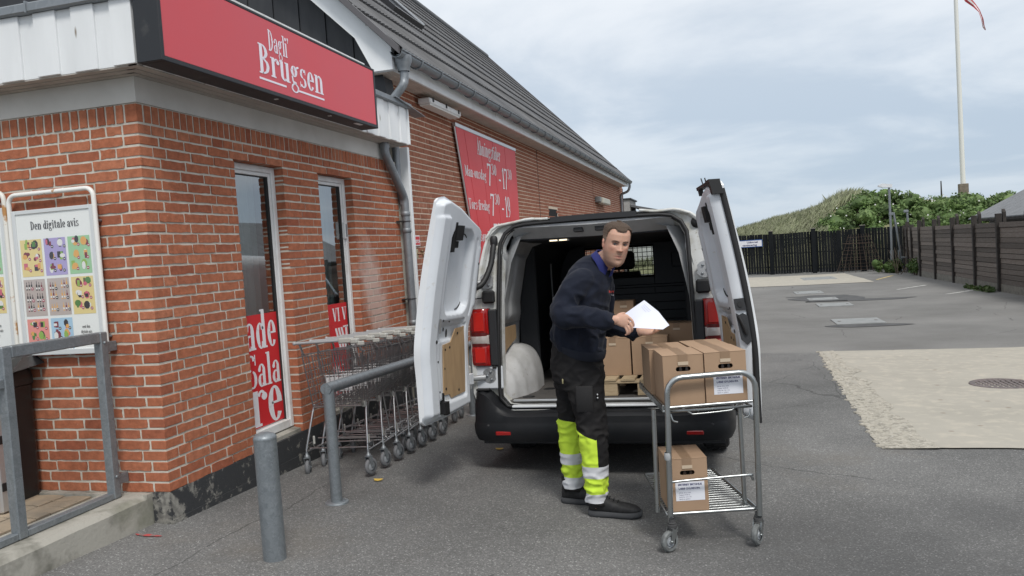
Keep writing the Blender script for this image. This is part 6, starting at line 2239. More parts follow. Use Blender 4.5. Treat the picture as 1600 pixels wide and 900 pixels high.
def make_door(sx):
    place = door_geom(sx)
    nm = 'rear_door'
    d_ = thing(nm, None, None); d_.parent = van; d_.location = (0, 0, 0)
    NU, NH = 84, 150
    inn, out = [], []
    for i in range(NU + 1):
        f = i / NU
        # finer towards both edges
        for j in range(NH + 1):
            g_ = j / NH
            b0, t0 = dbot(f), dtop(f, sx)
            h = b0 + (t0 - b0) * g_
            # plan outline: hinge side narrows low down, free edge straight
            u0 = .015 + .080 * (1 - sstep(1.15, 1.35, h)) + .045 * sstep(1.70, 1.95, h)
            u1 = DW - .028 * sstep(1.1, 2.0, h) + .012 * math.exp(-((h - 1.05) / .12) ** 2)
            u = u0 + (u1 - u0) * f
            uu = DW * f
            inn.append(place(u, h, inner_depth(uu, h, f, sx)))
            bulge = .012 * math.sin(math.pi * g_) + .004 * math.sin(math.pi * f)
            out.append(place(u, h, -bulge))
    nn = NH + 1
    mb = MB()
    F = [(i * nn + j, (i + 1) * nn + j, (i + 1) * nn + j + 1, i * nn + j + 1) for i in range(NU) for j in range(NH)]
    mb.add(inn, F, 0, True); mb.build('inner_panel', M_vin, d_, local=True)
    mb = MB()
    mb.add(out, F, 0, True)
    # hem between the skins
    rim = [i * nn for i in range(NU + 1)] + [NU * nn + j for j in range(1, NH + 1)] + [i * nn + NH for i in range(NU - 1, -1, -1)] + [j for j in range(NH - 1, 0, -1)]
    ro, ri = [out[k] for k in rim], [inn[k] for k in rim]
    mb.loft([ro, ri], closed=True, caps=False)
    mb.build('outer_skin', M_vw, d_, local=True)
    # ply board
    pl = [(.115, .70), (.42, .685), (.445, .715), (.535, .72), (.515, 1.065), (.40, 1.075), (.33, 1.165), (.125, 1.175)]
    mb = MB(); mb.prism(pl, place, .062, .070); pb = mb.build('ply_board', M_ply, d_, local=True)
    mb = MB()
    for (u, h) in ((.145, 1.15), (.30, 1.13), (.42, 1.04), (.49, 1.03), (.14, .94), (.505, .90), (.14, .73), (.30, .725), (.50, .76)):
        mb.prism([(u + .009 * math.cos(R_(a)), h + .009 * math.sin(R_(a))) for a in range(0, 360, 45)], place, .0705, .074)
    mb.build('board_clip', M_seal, d_, local=True)
    # holes and plugs
    mb = MB()
    for (u, h, r_) in ((.68, 1.10, .013), (.655, .76, .007), (.07, 1.62, .009), (.10, 1.36, .009), (.62, .96, .008), (.60, 1.24, .010), (.555, 1.235, .008), (.44, 1.225, .008)):
        mb.prism([(u + r_ * math.cos(R_(a)), h + r_ * math.sin(R_(a))) for a in range(0, 360, 30)], place, inner_depth(u, h, u / DW, sx) + .0005, inner_depth(u, h, u / DW, sx) + .0022)
    for (u, h, ru, rh) in ((.42, 1.14, .012, .03), (.47, 1.17, .008, .014), (.56, 1.19, .006, .035)):
        mb.prism([(u + ru * math.cos(R_(a)), h + rh * math.sin(R_(a))) for a in range(0, 360, 30)], place, inner_depth(u, h, u / DW, sx) + .0005, inner_depth(u, h, u / DW, sx) + .0022)
    mb.build('drain_plug', M_seal, d_, local=True)
    # dark joint round the blank window
    mb = MB()
    rr_ = .09; u0, u1, h0, h1 = .180, .555, 1.30, 1.835
    P = []
    for (cu, ch, a0) in ((u0 + rr_, h0 + rr_, 180), (u1 - rr_, h0 + rr_, 270), (u1 - rr_, h1 - rr_, 0), (u0 + rr_, h1 - rr_, 90)):
        for a in range(0, 91, 15): P.append(place(cu + rr_ * math.cos(R_(a0 + a)), ch + rr_ * math.sin(R_(a0 + a)), .0255))
    mb.tube(P[17:] + P[:7], .005, 5); mb.build('window_joint', M_seal, d_, local=True)
    # latches
    mb = MB()
    def lb(u0, u1, h0, h1, n0, n1): 
        mb.loft([[place(u0, h0, n0), place(u1, h0, n0), place(u1, h0, n1), place(u0, h0, n1)], [place(u0, h1, n0), place(u1, h1, n0), place(u1, h1, n1), place(u0, h1, n1)]], smooth=False)
    lb(.50, .53, 1.70, 1.90, .05, .085); lb(.42, .505, 1.78, 1.88, .045, .10); lb(.44, .50, 1.73, 1.775, .05, .08)
    mb.build('upper_latch', M_seal, d_, local=True)
    mb = MB(); lb(.53, .60, .60, .68, .05, .105); lb(.56, .58, .685, .74, .06, .085); lb(.50, .55, .585, .63, .05, .09); mb.build('lower_latch', M_seal, d_, local=True)
    if sx > 0:
        # centre seal and its caps on the door that closes last, inner release handles
        mb = MB()
        P = [place(DW - .028 * sstep(1.1, 2.0, h) + .008, h, .020) for h in np.linspace(.56, 1.96, 30)]
        mb.tube(P, .0135, 8, sq=1.4); mb.build('centre_seal', M_seal, d_, local=True)
        mb = MB(); lb(.66, .775, 1.985, 2.018, .02, .085); lb(.735, .782, 1.93, 1.985, .02, .085); lb(.35, .66, 1.992, 2.012, .05, .085); mb.build('seal_cap', M_seal, d_, local=True)
        mb = MB(); mb.tube([place(.52, 2.00, .07), place(.50, 2.055, .07)], .004, 5); mb.tube([place(.62, 2.0, .07), place(.61, 2.045, .07)], .004, 5); lb(.38, .42, 1.955, 2.012, .06, .085); mb.build('cap_clip', M_seal, d_, local=True)
        rim_ = lambda n2, h2, d2: place(DW - .028 * sstep(1.1, 2.0, h2) + .012 * math.exp(-((h2 - 1.05) / .12) ** 2) + d2, h2, n2)
        mb = MB(); mb.prism([(.036, 1.232), (.096, 1.232), (.098, 1.300), (.040, 1.304)], rim_, .002, .012); mb.build('release_plate', M_trim, d_, local=True)
        mb = MB(); mb.prism([(.034, 1.05), (.062, 1.025), (.092, 1.06), (.100, 1.215), (.082, 1.205), (.060, 1.215), (.036, 1.200)], rim_, .002, .012); mb.build('release_plate', M_trim, d_, local=True)
        mb = MB(); mb.tube([rim_(.088, 1.20, .016), rim_(.066, 1.13, .022), rim_(.060, 1.09, .018)], [.008, .013, .010], 8); mb.prism([(.068 + .015 * math.cos(R_(a)), 1.268 + .018 * math.sin(R_(a))) for a in range(0, 360, 30)], rim_, .0125, .017); mb.build('release_lever', M_seal, d_, local=True)
    else:
        mb = MB(); mb.prism([(.61, 1.155), (.64, 1.15), (.645, 1.25), (.615, 1.25)], place, .095, .0958); mb.build('sticker', M_steel, d_, local=True)
    # hinge wings on the door
    mb = MB(); mb.prism([(.045, 1.40), (.058, 1.40), (.060, 1.62), (.047, 1.62)], place, .080, .0845); mb.build('slot', M_seal, d_, local=True)
    for z in (1.485, .765):
        mb = MB(); mb.prism([(-.01, z - .045), (.05, z - .04), (.05, z + .03), (-.01, z + .035)], place, .02, .05); mb.build('hinge_wing', M_vin, d_, local=True)
    if sx < 0:      # lower folded bracket seen between door and light
        mb = MB(); mb.bbox(-1.0, -.93, -.13, -.02, .665, .855, .012); mb.build('hinge_cover', M_vgrime, d_, local=True)
    return d_


make_door(-1)
make_door(1)

# ---- wheels
for (x, y) in ((-.80, .98), (.80, .98), (-.80, 4.25), (.80, 4.25)):
    s_ = 1 if x > 0 else -1
    mb = MB()
    mb.lathe([(.20, -.095), (.30, -.105), (.325, -.09), (.335, -.06), (.337, 0), (.335, .06), (.325, .09), (.30, .105), (.20, .095)], (x, y, .338), axis='X', n=40)
    for k in range(40):
        a = 2 * math.pi * k / 40
        Mx = Matrix.Translation((x, y, .338)) @ Matrix.Rotation(a, 4, 'X')
        for q in (-.055, 0, .055): mb.box(q - .022, q + .022, -.018, .018, .330, .341, M=Mx)
    wh = mb.build('wheel', M_tyre, van, local=True)
    mb = MB(); mb.lathe([(.0001, s_ * .06), (.05, s_ * .065), (.07, s_ * .03), (.16, s_ * .04), (.20, s_ * .07), (.205, s_ * .095)], (x, y, .338), axis='X', n=24)
    o = mb.build('rim', M_steel, wh, local=True, org=Vector(wh.location)); o.location = (0, 0, 0)
    mb = MB()       # arch trim
    mb.tube([(s_ * .955, y + .40 * math.cos(R_(a)), .34 + .40 * math.sin(R_(a))) for a in range(0, 181, 12)], .03, 6); mb.build('arch_trim', M_bump, van, local=True)
for sx in (-1, 1):
    mb = MB(); mb.bbox(*sorted((sx * .96, sx * 1.12)), 3.55, 3.72, 1.1, 1.42, .03); mb.tube([(sx * .93, 3.62, 1.2), (sx * 1.0, 3.62, 1.2)], .02, 6); mb.build('door_mirror', M_bump, van, local=True)
    mb = MB(); mb.bbox(*sorted((sx * .60, sx * .86)), 4.86, 4.96, .72, .88, .03); mb.build('headlight', M_lens_c, van, local=True)
mb = MB(); mb.bbox(-.75, .75, 4.97, 5.05, .3, .62, .03); mb.build('front_bumper', M_bump, van, local=True)
mb = MB(); mb.tube([(.35, .15, .33), (.35, .9, .33)], .05, 10); mb.tube([(-.7, .98, .33), (.7, .98, .33)], .045, 8); mb.build('rear_axle', M_seal, van, local=True)

# ---- load inside the van: pallet and cartons (they stand on the floor, so they are things)
def vw(x, y, z):     # van point to world
    return Matrix.Translation((VX, VY, VZ)) @ Matrix.Rotation(-.034, 4, 'X') @ Vector((x, y, z))


M_pal = mat('pallet_wood', (0.46, 0.36, 0.23), 0.85, var=(9, (0.36, 0.27, 0.165), 0.4, 0.66), stretch=(1, 6, 6), bump=(60, .3, .003))
px0, px1, py0, py1 = -.0, .62, .19, 1.3
t = thing('wooden_pallet', 'wooden pallet on the van floor under the cartons', 'pallet', vw(px0, py0, FZ), None, (-.034, 0, 0))
for i, x in enumerate((px0, px0 + .25, px1 - .10)):
    for y in (py0, py0 + .5):
        mb = MB(); mb.bbox(x - px0 + .03, x - px0 + .13, y - py0, y - py0 + .12, .002, .095, .003); mb.build('block', M_pal, t, local=True)
for y in (py0, py0 + .5): mb = MB(); mb.bbox(0, px1 - px0 + .08, y - py0 - .005, y - py0 + .125, .0955, .113, .002); mb.build('stringer_board', M_pal, t, local=True)
for i in range(5): x = .02 + i * .14; mb = MB(); mb.bbox(x, x + .105, -.012, 1.05, .1135, .131, .002); mb.build('deck_board', M_pal, t, local=True)
PZ = FZ + .133
def vbox(x, y, z, wx_, wy_, h, yaw, label, **k):
    p = vw(x, y, z); c = _carton(p.x, p.y, p.z, wx_, wy_, h, yaw, label, group='cartons loaded inside the van', **k); c.rotation_euler = (-.034, 0, yaw); return c
vbox(.085, .52, PZ, .27, .30, .285, 0, 'brown carton on the pallet in the van, right beside the man', hole=False)
vbox(.365, .53, PZ, .27, .30, .285, R_(1), 'brown carton on the pallet in the van, right of the one beside the man', hole=False)
vbox(.56, .88, PZ, .26, .30, .36, R_(-1), 'taller carton at the right end of the pallet in the van', hole=False)
vbox(.14, .86, PZ, .16, .30, .56, R_(2), 'narrow tall carton behind the others in the van', hole=False)
vbox(.34, .86, PZ, .18, .25, .34, R_(2), 'brown carton in the second row on the pallet in the van', hole=False)
# ================================================================== the man at the van
def remesh(mb, voxel, it, name, mats):
    o = mb.build('tmp', mats, org=(0, 0, 0), merge=1e-6)
    r_ = o.modifiers.new('r', 'REMESH'); r_.mode = 'VOXEL'; r_.voxel_size = voxel; r_.use_smooth_shade = True
    if it:
        s_ = o.modifiers.new('s', 'SMOOTH'); s_.factor = .5; s_.iterations = it
    dg = bpy.context.evaluated_depsgraph_get(); dg.update()
    me = bpy.data.meshes.new_from_object(o.evaluated_get(dg))
    me.name = name
    old = o.data; bpy.data.objects.remove(o); bpy.data.meshes.remove(old)
    me.materials.clear()
    for m_ in (mats if isinstance(mats, (list, tuple)) else [mats]): me.materials.append(m_)
    return me


def get_co(me):
    a = np.empty(len(me.vertices) * 3, np.float32); me.vertices.foreach_get('co', a); return a.reshape(-1, 3)


def set_co(me, a): me.vertices.foreach_set('co', a.astype(np.float32).ravel()); me.update()


def get_no(me):
    me.update(); return np.array([v.normal[:] for v in me.vertices])


MAN = Vector((2.45, .78, gz(2.45, .78)))
man = thing('person', 'man in navy sweatshirt and hi-vis work trousers holding a sheet of paper behind the van', 'person', MAN)


def put(me, name, parent=None):
    """mesh in world coordinates -> child of the man"""
    a = get_co(me); org = np.array(MAN); set_co(me, a - org)
    o = bpy.data.objects.new(name, me); COL.objects.link(o); o.parent = parent or man
    if parent: o.location = (0, 0, 0)
    me.polygons.foreach_set('use_smooth', [True] * len(me.polygons))
    return o


fdir = Vector((.966, -.26, 0)); sdir = Vector((.26, .966, 0))


def oval(c, a, b_, tilt=0., n=20, pw=1.0, f=fdir, s=sdir):
    out = []
    for k in range(n):
        t_ = 2 * math.pi * k / n
        ca, sa = math.cos(t_), math.sin(t_)
        ca = math.copysign(abs(ca) ** pw, ca); sa = math.copysign(abs(sa) ** pw, sa)
        p = Vector(c) + f * (a * ca) + s * (b_ * sa) + Vector((0, 0, tilt * a * ca))
        out.append(p)
    return out


# ---------------- key points
SR, ER, WR = Vector((2.500, .605, 1.120)), Vector((2.425, .500, .945)), Vector((2.735, .445, .905))
SLm, EL, WLm = Vector((2.60, .93, 1.110)), Vector((2.60, .95, .84)), Vector((2.835, .745, .797))
HC = Vector((2.737, .705, 1.336))
fa = R_(-65.5)
HF = Vector((math.cos(fa), math.sin(fa), -.20)).normalized()
HU0 = Vector((0, 0, 1)); HS = HU0.cross(HF).normalized(); HU = HF.cross(HS).normalized()    # HS: subject's left
roll = R_(9)
HS, HU = (HS * math.cos(roll) - HU * math.sin(roll)), (HU * math.cos(roll) + HS * math.sin(roll))


def hp(s_, f, u): return HC + HS * s_ + HF * f + HU * u


ZK = [-.127, -.117, -.098, -.07, -.045, -.015, .01, .04, .07, .095, .115, .128, .133]
WK = [.026, .045, .059, .0675, .0710, .0740, .0760, .0775, .0770, .0710, .055, .031, .004]
FK = [.066, .080, .0865, .0865, .0870, .0870, .0850, .0890, .0860, .073, .050, .022, .004]
BK = [.015, -.002, -.03, -.055, -.074, -.086, -.093, -.099, -.099, -.090, -.070, -.040, -.004]


def g2(x, y, sx, sy): return math.exp(-(x / sx) ** 2 - (y / sy) ** 2)


def head_pt(z, ang, off=0.0, feat=True):
    w_, f, b_ = np.interp(z, ZK, WK) + off, np.interp(z, ZK, FK) + off, np.interp(z, ZK, BK) - off
    c, s_ = math.cos(ang), math.sin(ang)      # ang 0 = front
    e = .88
    cf, sf = math.copysign(abs(c) ** e, c), math.copysign(abs(s_) ** e, s_)
    mid = -.008
    y = mid + (f - mid) * cf if c > 0 else mid + (b_ - mid) * (-cf)
    x = w_ * sf
    if feat and c > 0:
        d = 0
        k = abs(x)
        d += .0035 * g2(k - .028, z - .032, .017, .008)                   # brow ridge
        d -= .0135 * g2(k - .031, z - .015, .0155, .0110)                 # eye sockets
        nose_z = max(0, min(1, (.034 - z) / .055))
        if z > -.036: d += (.003 + .0235 * nose_z ** 1.25) * math.exp(-(x / (.0075 + .0055 * nose_z)) ** 2) * (1 if z > -.022 else max(0, (z + .036) / .014))
        d += .007 * g2(k - .0135, z + .022, .0065, .007)                  # nostril wings
        d += .0045 * g2(x, z + .052, .020, .006) + .0050 * g2(x, z + .068, .018, .006) - .0040 * g2(x, z + .060, .024, .0028)
        d -= .0035 * g2(x, z + .083, .016, .006)
        d += .006 * g2(x, z + .107, .018, .012)                           # chin
        d += .0045 * g2(k - .046, z + .006, .016, .016)                   # cheek bones
        d -= .003 * g2(k - .045, z + .048, .014, .02)
        y += d
    return x, y, z


def head_mesh(mb):
    nz_, na = 70, 72
    zz = [-.127 + .260 * (i / nz_) for i in range(nz_ + 1)]
    loops = []
    for z in zz:
        loops.append([hp(*head_pt(z, 2 * math.pi * k / na)) for k in range(na)])
    mb.loft(loops)


def ear(mb, sgn):
    c0 = hp(sgn * .0745, -.012, .002)
    Mx = Matrix((HS, HF, HU)).transposed().to_4x4()
    tilt_ = Matrix.Rotation(R_(-14), 4, HS)
    for (du, df, r_) in ((0, 0, (.0075, .016, .029)), (.010, .004, (.010, .012, .016)), (-.018, .006, (.0075, .009, .011))):
        mb.ball(c0 + HU * du + HF * df + HS * sgn * .002, r_, 14, 10, M=(tilt_ @ Mx).to_3x3().to_4x4())


def taper(mb, pts, rs, n=14, sq=1.0):
    """rounded limb: tube plus balls at both ends so that the union stays closed"""
    P = smooth_path(pts, 6)
    R2 = []
    m_ = len(pts) - 1
    for i in range(len(P)):
        f = i / 6; k = min(int(f), m_ - 1); q = f - k
        q = q * q * (3 - 2 * q)
        R2.append(rs[k] + (rs[k + 1] - rs[k]) * q)
    mb.tube(P, R2, n, sq=sq)
    mb.ball(P[0], rs[0] * .98, 12, 8); mb.ball(P[-1], rs[-1] * .98, 12, 8)


def finger(mb, base, dirs, lens, r0, r1):
    p = Vector(base); pts = [p.copy()]
    for d, l in zip(dirs, lens): p = p + Vector(d).normalized() * l; pts.append(p.copy())
    rs = [r0 + (r1 - r0) * i / (len(pts) - 1) for i in range(len(pts))]
    taper(mb, pts, rs, 10)
    return pts[-1]


# ---------------- body (one continuous skin)
bd = MB()
head_mesh(bd)
ear(bd, 1); ear(bd, -1)
taper(bd, [(2.575, .80, 1.14), (2.615, .785, 1.215), hp(0, -.035, -.075), hp(0, -.030, -.03)], [.068, .066, .062, .058], 20)
bd.loft([oval((2.46, .77, .60), .12, .15), oval((2.47, .77, .75), .12, .155), oval((2.50, .77, .92), .12, .165), oval((2.55, .77, 1.06), .105, .17), oval((2.575, .78, 1.13), .08, .14), oval((2.60, .78, 1.165), .05, .07)])
taper(bd, [SR + Vector((.03, .04, -.01)), ER, WR - Vector((.10, 0, 0)), WR + Vector((.012, 0, 0))], [.048, .040, .035, .027], 14)
taper(bd, [SLm - Vector((0, .04, .01)), EL, (WLm + EL * .6) / 1.6, WLm + Vector((.006, -.004, 0))], [.048, .040, .034, .027], 14)
for (hx, hy, kx, ky, ax, ay) in ((2.44, .69, 2.515, .66, 2.53, .655), (2.42, .86, 2.35, .90, 2.34, .905)):
    taper(bd, [(hx, hy, .60), (kx, ky, .24), (ax, ay, -.10), (ax, ay, -.25)], [.068, .052, .042, .034], 14)
# right hand: seen from its back, gripping the sheet; palm turned away and down
d0 = Vector((.93, -.10, -.12)).normalized()      # hand axis
upv = Vector((.10, .12, .99)).normalized()       # from little finger side up to the index side
bk = Vector((.05, -1, .05)).normalized()         # back of the hand towards the camera
w0 = WR + Vector((.004, 0, 0))
def hr(a, b_, c): return w0 + d0 * a + upv * b_ + bk * c
loops = []
for a, hw_, th_ in ((-.01, .025, .019), (.015, .030, .018), (.04, .038, .0165), (.062, .040, .015), (.075, .037, .013)):
    loops.append([hr(a, hw_ * math.cos(t_), th_ * math.sin(t_)) for t_ in [2 * math.pi * k / 16 for k in range(16)]])
bd.loft(loops)
fr_tips = []
for k, (b_, l1, l2, l3, dd) in enumerate(((.029, .036, .025, .018, .10), (.010, .040, .028, .020, -.05), (-.009, .036, .026, .019, -.22), (-.026, .030, .021, .016, -.42))):
    base = hr(.068 - .004 * k, b_, .002)
    v1 = d0 * (.80 - .10 * k) + upv * (-.55 - .10 * k) + bk * (.10 - .02 * k)
    v2 = d0 * (.45 - .10 * k) + upv * (-.85) + bk * (-.25)
    v3 = d0 * (.05 - .25 * k) + upv * (-.75) + bk * (-.70)
    fr_tips.append(finger(bd, base, (v1, v2, v3), (l1, l2, l3), .0084 - .0004 * k, .0066 - .0003 * k))
finger(bd, hr(.018, .026, -.012), (d0 * .7 + upv * .30 - bk * .85, d0 * .9 - upv * .12 - bk * .60, d0 * .9 - upv * .30 - bk * .15), (.036, .032, .024), .0125, .0085)
# left hand: palm up, fingers loosely open
d1 = Vector((.93, -.20, .02)).normalized(); pu = Vector((-.05, -.35, .94)).normalized(); ac = d1.cross(pu).normalized()   # ac towards the camera/little finger side
w1 = WLm + Vector((.004, -.002, 0))
def hl(a, b_, c): return w1 + d1 * a + ac * b_ + pu * c
loops = []
for a, hw_, th_ in ((-.01, .026, .019), (.015, .032, .018), (.045, .041, .016), (.07, .042, .0145), (.085, .038, .012)):
    loops.append([hl(a, hw_ * math.cos(t_), th_ * math.sin(t_)) for t_ in [2 * math.pi * k / 16 for k in range(16)]])
bd.loft(loops)
for k, (b_, l1, l2, l3) in enumerate(((-.030, .038, .025, .019), (-.010, .042, .029, .021), (.011, .039, .026, .020), (.030, .030, .021, .016))):
    cl_ = (.10, .22, .38, .60)[k]
    finger(bd, hl(.078 - .004 * k, b_, 0), (d1 + pu * (.05 + .25 * cl_) + ac * (.10 * (k - 1.5)), d1 * (1 - cl_ * .4) + pu * (.10 + cl_), d1 * (.9 - cl_) + pu * (.15 + 1.4 * cl_)), (l1, l2, l3), .0092, .0072)
finger(bd, hl(.02, -.032, .006), (d1 * .65 - ac * .65 + pu * .35, d1 * .85 - ac * .35 + pu * .35, d1 * .95 - ac * .1 + pu * .2), (.038, .032, .026), .0128, .0088)


def skin_mat():
    m = mat('skin', (.5, .3, .22), 0.5, sub=.12, bump=(300, .08, .001), spec=.35)
    t_ = m.node_tree; b_ = t_.nodes['Principled BSDF']
    a = N(t_, 'ShaderNodeVertexColor'); a.layer_name = 'tone'
    t_.links.new(a.outputs[0], b_.inputs['Base Color'])
    return m


me = remesh(bd, .0036, 1, 'body', skin_mat())
co = get_co(me)
rel = co - np.array(HC)
S_ = rel @ np.array(HS); F_ = rel @ np.array(HF); U_ = rel @ np.array(HU)
base = np.array([.56, .335, .245])
colr = np.tile(base, (len(co), 1))
def blend(mask, c): 
    global colr
    mask = np.clip(mask, 0, 1)[:, None]; colr = colr * (1 - mask) + np.array(c) * mask
gs = lambda a, b_, sa, sb: np.exp(-(a / sa) ** 2 - (b_ / sb) ** 2)
face = (np.abs(U_) < .14) & (np.abs(S_) < .1) & (F_ > -.03)
blend(.45 * gs(np.abs(S_) - .045, U_ + .022, .022, .024) * face, (.60, .25, .18))                    # flushed cheeks
blend(.35 * gs(S_, U_ + .022, .014, .014) * face, (.60, .26, .19))
st_m = np.clip((-.028 - U_) / .02, 0, 1) * np.clip((F_ + .02) / .03, 0, 1) * (U_ > -.15)
st_m *= 1 - .9 * gs(S_, U_ + .060, .024, .010)
st_m *= 1 - .6 * gs(np.abs(S_) - .040, U_ + .035, .016, .020)
blend(.46 * st_m, (.15, .10, .075))                                                                 # stubble
blend(.60 * gs(S_, U_ + .044, .028, .0055) * face, (.18, .115, .085))                                # moustache shade
blend(.75 * gs(S_, U_ + .061, .021, .0075) * face, (.42, .135, .115))                                # lips
blend(.85 * gs(S_, U_ + .0605, .023, .0022) * face, (.10, .03, .03))
blend(.28 * gs(np.abs(S_) - .031, U_ - .016, .018, .012) * face, (.30, .15, .12))                    # round the eyes
blend(.85 * gs(np.abs(S_) - .0095, U_ + .030, .0045, .0028) * face, (.12, .05, .04))                 # nostrils
blend(.35 * ((np.abs(S_) > .070) & (np.abs(U_) < .035) & (F_ < .02) & (F_ > -.05)), (.62, .24, .18))  # ears
hand = co[:, 2] < .97
kn = np.zeros(len(co))
for t_ in fr_tips: kn += np.exp(-((co - np.array(t_)) ** 2).sum(1) / .012 ** 2)
blend(.35 * kn * hand, (.62, .25, .18))
n3 = np.array([noise.noise(Vector(p) * 60) for p in co[::1]]) if len(co) < 260000 else np.zeros(len(co))
colr *= (1 + .06 * n3)[:, None]
ca = me.color_attributes.new('tone', 'FLOAT_COLOR', 'POINT')
ca.data.foreach_set('color', np.concatenate([colr, np.ones((len(co), 1))], 1).astype(np.float32).ravel())
body = put(me, 'body')
del n3

# eyes, brows
M_eyew = mat('eye_white', (.27, .23, .215), .3); M_iris = mat('iris', (.045, .055, .060), .15)
for sg in (-1, 1):
    mb = MB(); c = hp(sg * .031, .0655, .0135); mb.ball(c, .0122, 14, 10)
    e_ = put(mb.mesh('eye', (0, 0, 0), [M_eyew]), 'eye')
    look = (Vector(CAM) - c).normalized()
    mb = MB(); mb.ball(c + look * .0072, .0069, 12, 8); put(mb.mesh('iris', (0, 0, 0), [M_iris]), 'iris', e_)
    mb = MB()      # upper lid: a thin arched roll, and the brow
    lid = [hp(*[a + b_ for a, b_ in zip((sg * (.031 + dx), head_pt(.020, math.asin(max(-1, min(1, sg * (.031 + dx) / .0735))))[1] + .0065, .0), (0, 0, .0178 + dz))]) for dx, dz in ((-.015, -.004), (-.008, .0015), (0, .003), (.008, .0015), (.016, -.004))]
    mb.tube(smooth_path(lid, 3), .0021, 6); put(mb.mesh('eyelid', (0, 0, 0), [mat('lid', (.20, .11, .085), .6) if 'lid' not in bpy.data.materials else bpy.data.materials['lid']]), 'eyelid')
    mb = MB()
    br_ = [hp(sg * x, head_pt(z, math.asin(max(-1, min(1, x / .0755))))[1] + .0020, z) for x, z in ((.012, .0275), (.022, .0315), (.034, .0335), (.045, .0310), (.052, .026))]
    mb.tube(smooth_path(br_, 3), [.0022, .0030, .0036, .0038, .0038, .0038, .0036, .0034, .0032, .003, .0026, .002, .0014][:len(smooth_path(br_, 3))], 6); put(mb.mesh('eyebrow', (0, 0, 0), [mat('brow', (.085, .055, .038), .9) if 'brow' not in bpy.data.materials else bpy.data.materials['brow']]), 'eyebrow')

# hair: cropped, receding at the temples, faded sides
hm = mat('hair', (.10, .07, .05), .85, bump=(420, .9, .004))
t_ = hm.node_tree; a = N(t_, 'ShaderNodeVertexColor'); a.layer_name = 'tone'; t_.links.new(a.outputs[0], t_.nodes['Principled BSDF'].inputs['Base Color'])
na, nz_ = 96, 60
V, C2, idx = [], [], {}
for i in range(nz_ + 1):
    z = -.075 + .2145 * i / nz_
    for k in range(na):
        ang_ = 2 * math.pi * k / na
        t2 = abs(math.atan2(math.sin(ang_), math.cos(ang_)))      # 0 front .. pi back
        fade = max(0, min(1, (z - .045) / .045))
        # hairline height against angle
        hl_ = np.interp(t2, [0, .28, .55, .85, 1.10, 1.25, 1.42, 1.62, 1.9, 2.4, 3.15], [.084, .088, .104, .098, .070, .030, -.005, .012, -.010, -.060, -.066])
        off = .0020 + .0075 * fade * (1 if t2 > .2 else .85) + .002 * noise.noise(Vector((ang_ * 6, z * 90, 0)))
        zq = min(z, .133)
        x, y, zz_ = head_pt(zq, ang_, off if z > hl_ + .004 else off * max(.0, (z - hl_ + .006) / .010), False)
        zz_ = z + (.006 * fade if z > .11 else .004 * fade)
        idx[(i, k)] = (len(V), z >= hl_ - .004); V.append(hp(x, y, zz_))
        c_ = np.array([.078, .052, .036]) * fade + np.array([.235, .170, .125]) * (1 - fade)
        c_ = c_ * (1 + .25 * noise.noise(Vector((x * 220, y * 220, z * 220))))
        C2.append(c_)
F2 = []
for i in range(nz_):
    for k in range(na):
        q = [idx[(i, k)], idx[(i, (k + 1) % na)], idx[(i + 1, (k + 1) % na)], idx[(i + 1, k)]]
        if all(f for _, f in q): F2.append(tuple(v for v, _ in q))
F2.append(tuple(idx[(nz_, k)][0] for k in range(na)))
me = bpy.data.meshes.new('hair'); me.from_pydata([tuple(v) for v in V], [], F2); me.materials.append(hm)
ca = me.color_attributes.new('tone', 'FLOAT_COLOR', 'POINT'); ca.data.foreach_set('color', np.concatenate([np.array(C2), np.ones((len(C2), 1))], 1).astype(np.float32).ravel())
put(me, 'hair')


# ---------------- clothes
def wrinkle(me, amp, sc, seed=0, fn=None, stretch=(1, 1, 1)):
    co = get_co(me); no = get_no(me); out = co.copy()
    st_ = Vector(stretch)
    for i in range(len(co)):
        p = Vector(co[i]); q = Vector((p.x * st_.x, p.y * st_.y, p.z * st_.z))
        w_ = noise.noise(q * 5 + Vector((seed, 0, 0)))
        n1 = .55 - min(1, abs(noise.noise(q * sc + Vector((seed, w_ * 1.1, 0)))) * 3.4)
        n2 = noise.noise(q * sc * 2.3 + Vector((0, seed, w_)))
        k = 1 if fn is None else fn(p)
        out[i] = co[i] + no[i] * amp * (n1 * .7 + n2 * .35) * k
    set_co(me, out)


M_navy = mat('navy_sweat', (0.0085, 0.0110, 0.0205), 0.92, var=(9, (0.0135, 0.017, 0.029), 0.42, 0.68), bump=(260, .35, .002), spec=.2)
M_navy.node_tree.nodes['Principled BSDF'].inputs['Sheen Weight'].default_value = .06
M_rib = mat('navy_rib', (0.009, 0.012, 0.022), 0.95, bump=(300, .4, .002))
sw = MB()
sw.loft([oval((2.462, .765, .690), .142, .178, -.30, 28), oval((2.460, .765, .722), .158, .190, -.26, 28), oval((2.462, .765, .79), .166, .198, -.18, 28), oval((2.478, .765, .88), .160, .200, -.10, 28), oval((2.505, .765, .98), .155, .200, 0, 28),
         oval((2.532, .77, 1.06), .152, .202, .0, 28), oval((2.545, .775, 1.12), .146, .198, -.05, 28), oval((2.558, .78, 1.175), .126, .168, -.18, 28), oval((2.580, .782, 1.215), .098, .118, -.38, 28), oval((2.603, .782, 1.238), .072, .078, -.55, 28), oval((2.618, .780, 1.248), .058, .062, -.65, 28)])
taper(sw, [SR + Vector((.035, .055, .005)), SR + Vector((-.004, -.006, -.018)), (SR + ER) / 2 + Vector((-.014, 0, .0)), ER + Vector((-.006, 0, -.004)), ER * .55 + WR * .45 + Vector((0, 0, -.006)), WR - Vector((.055, 0, 0)), WR - Vector((.035, 0, 0))], [.085, .083, .078, .073, .066, .056, .046], 20)
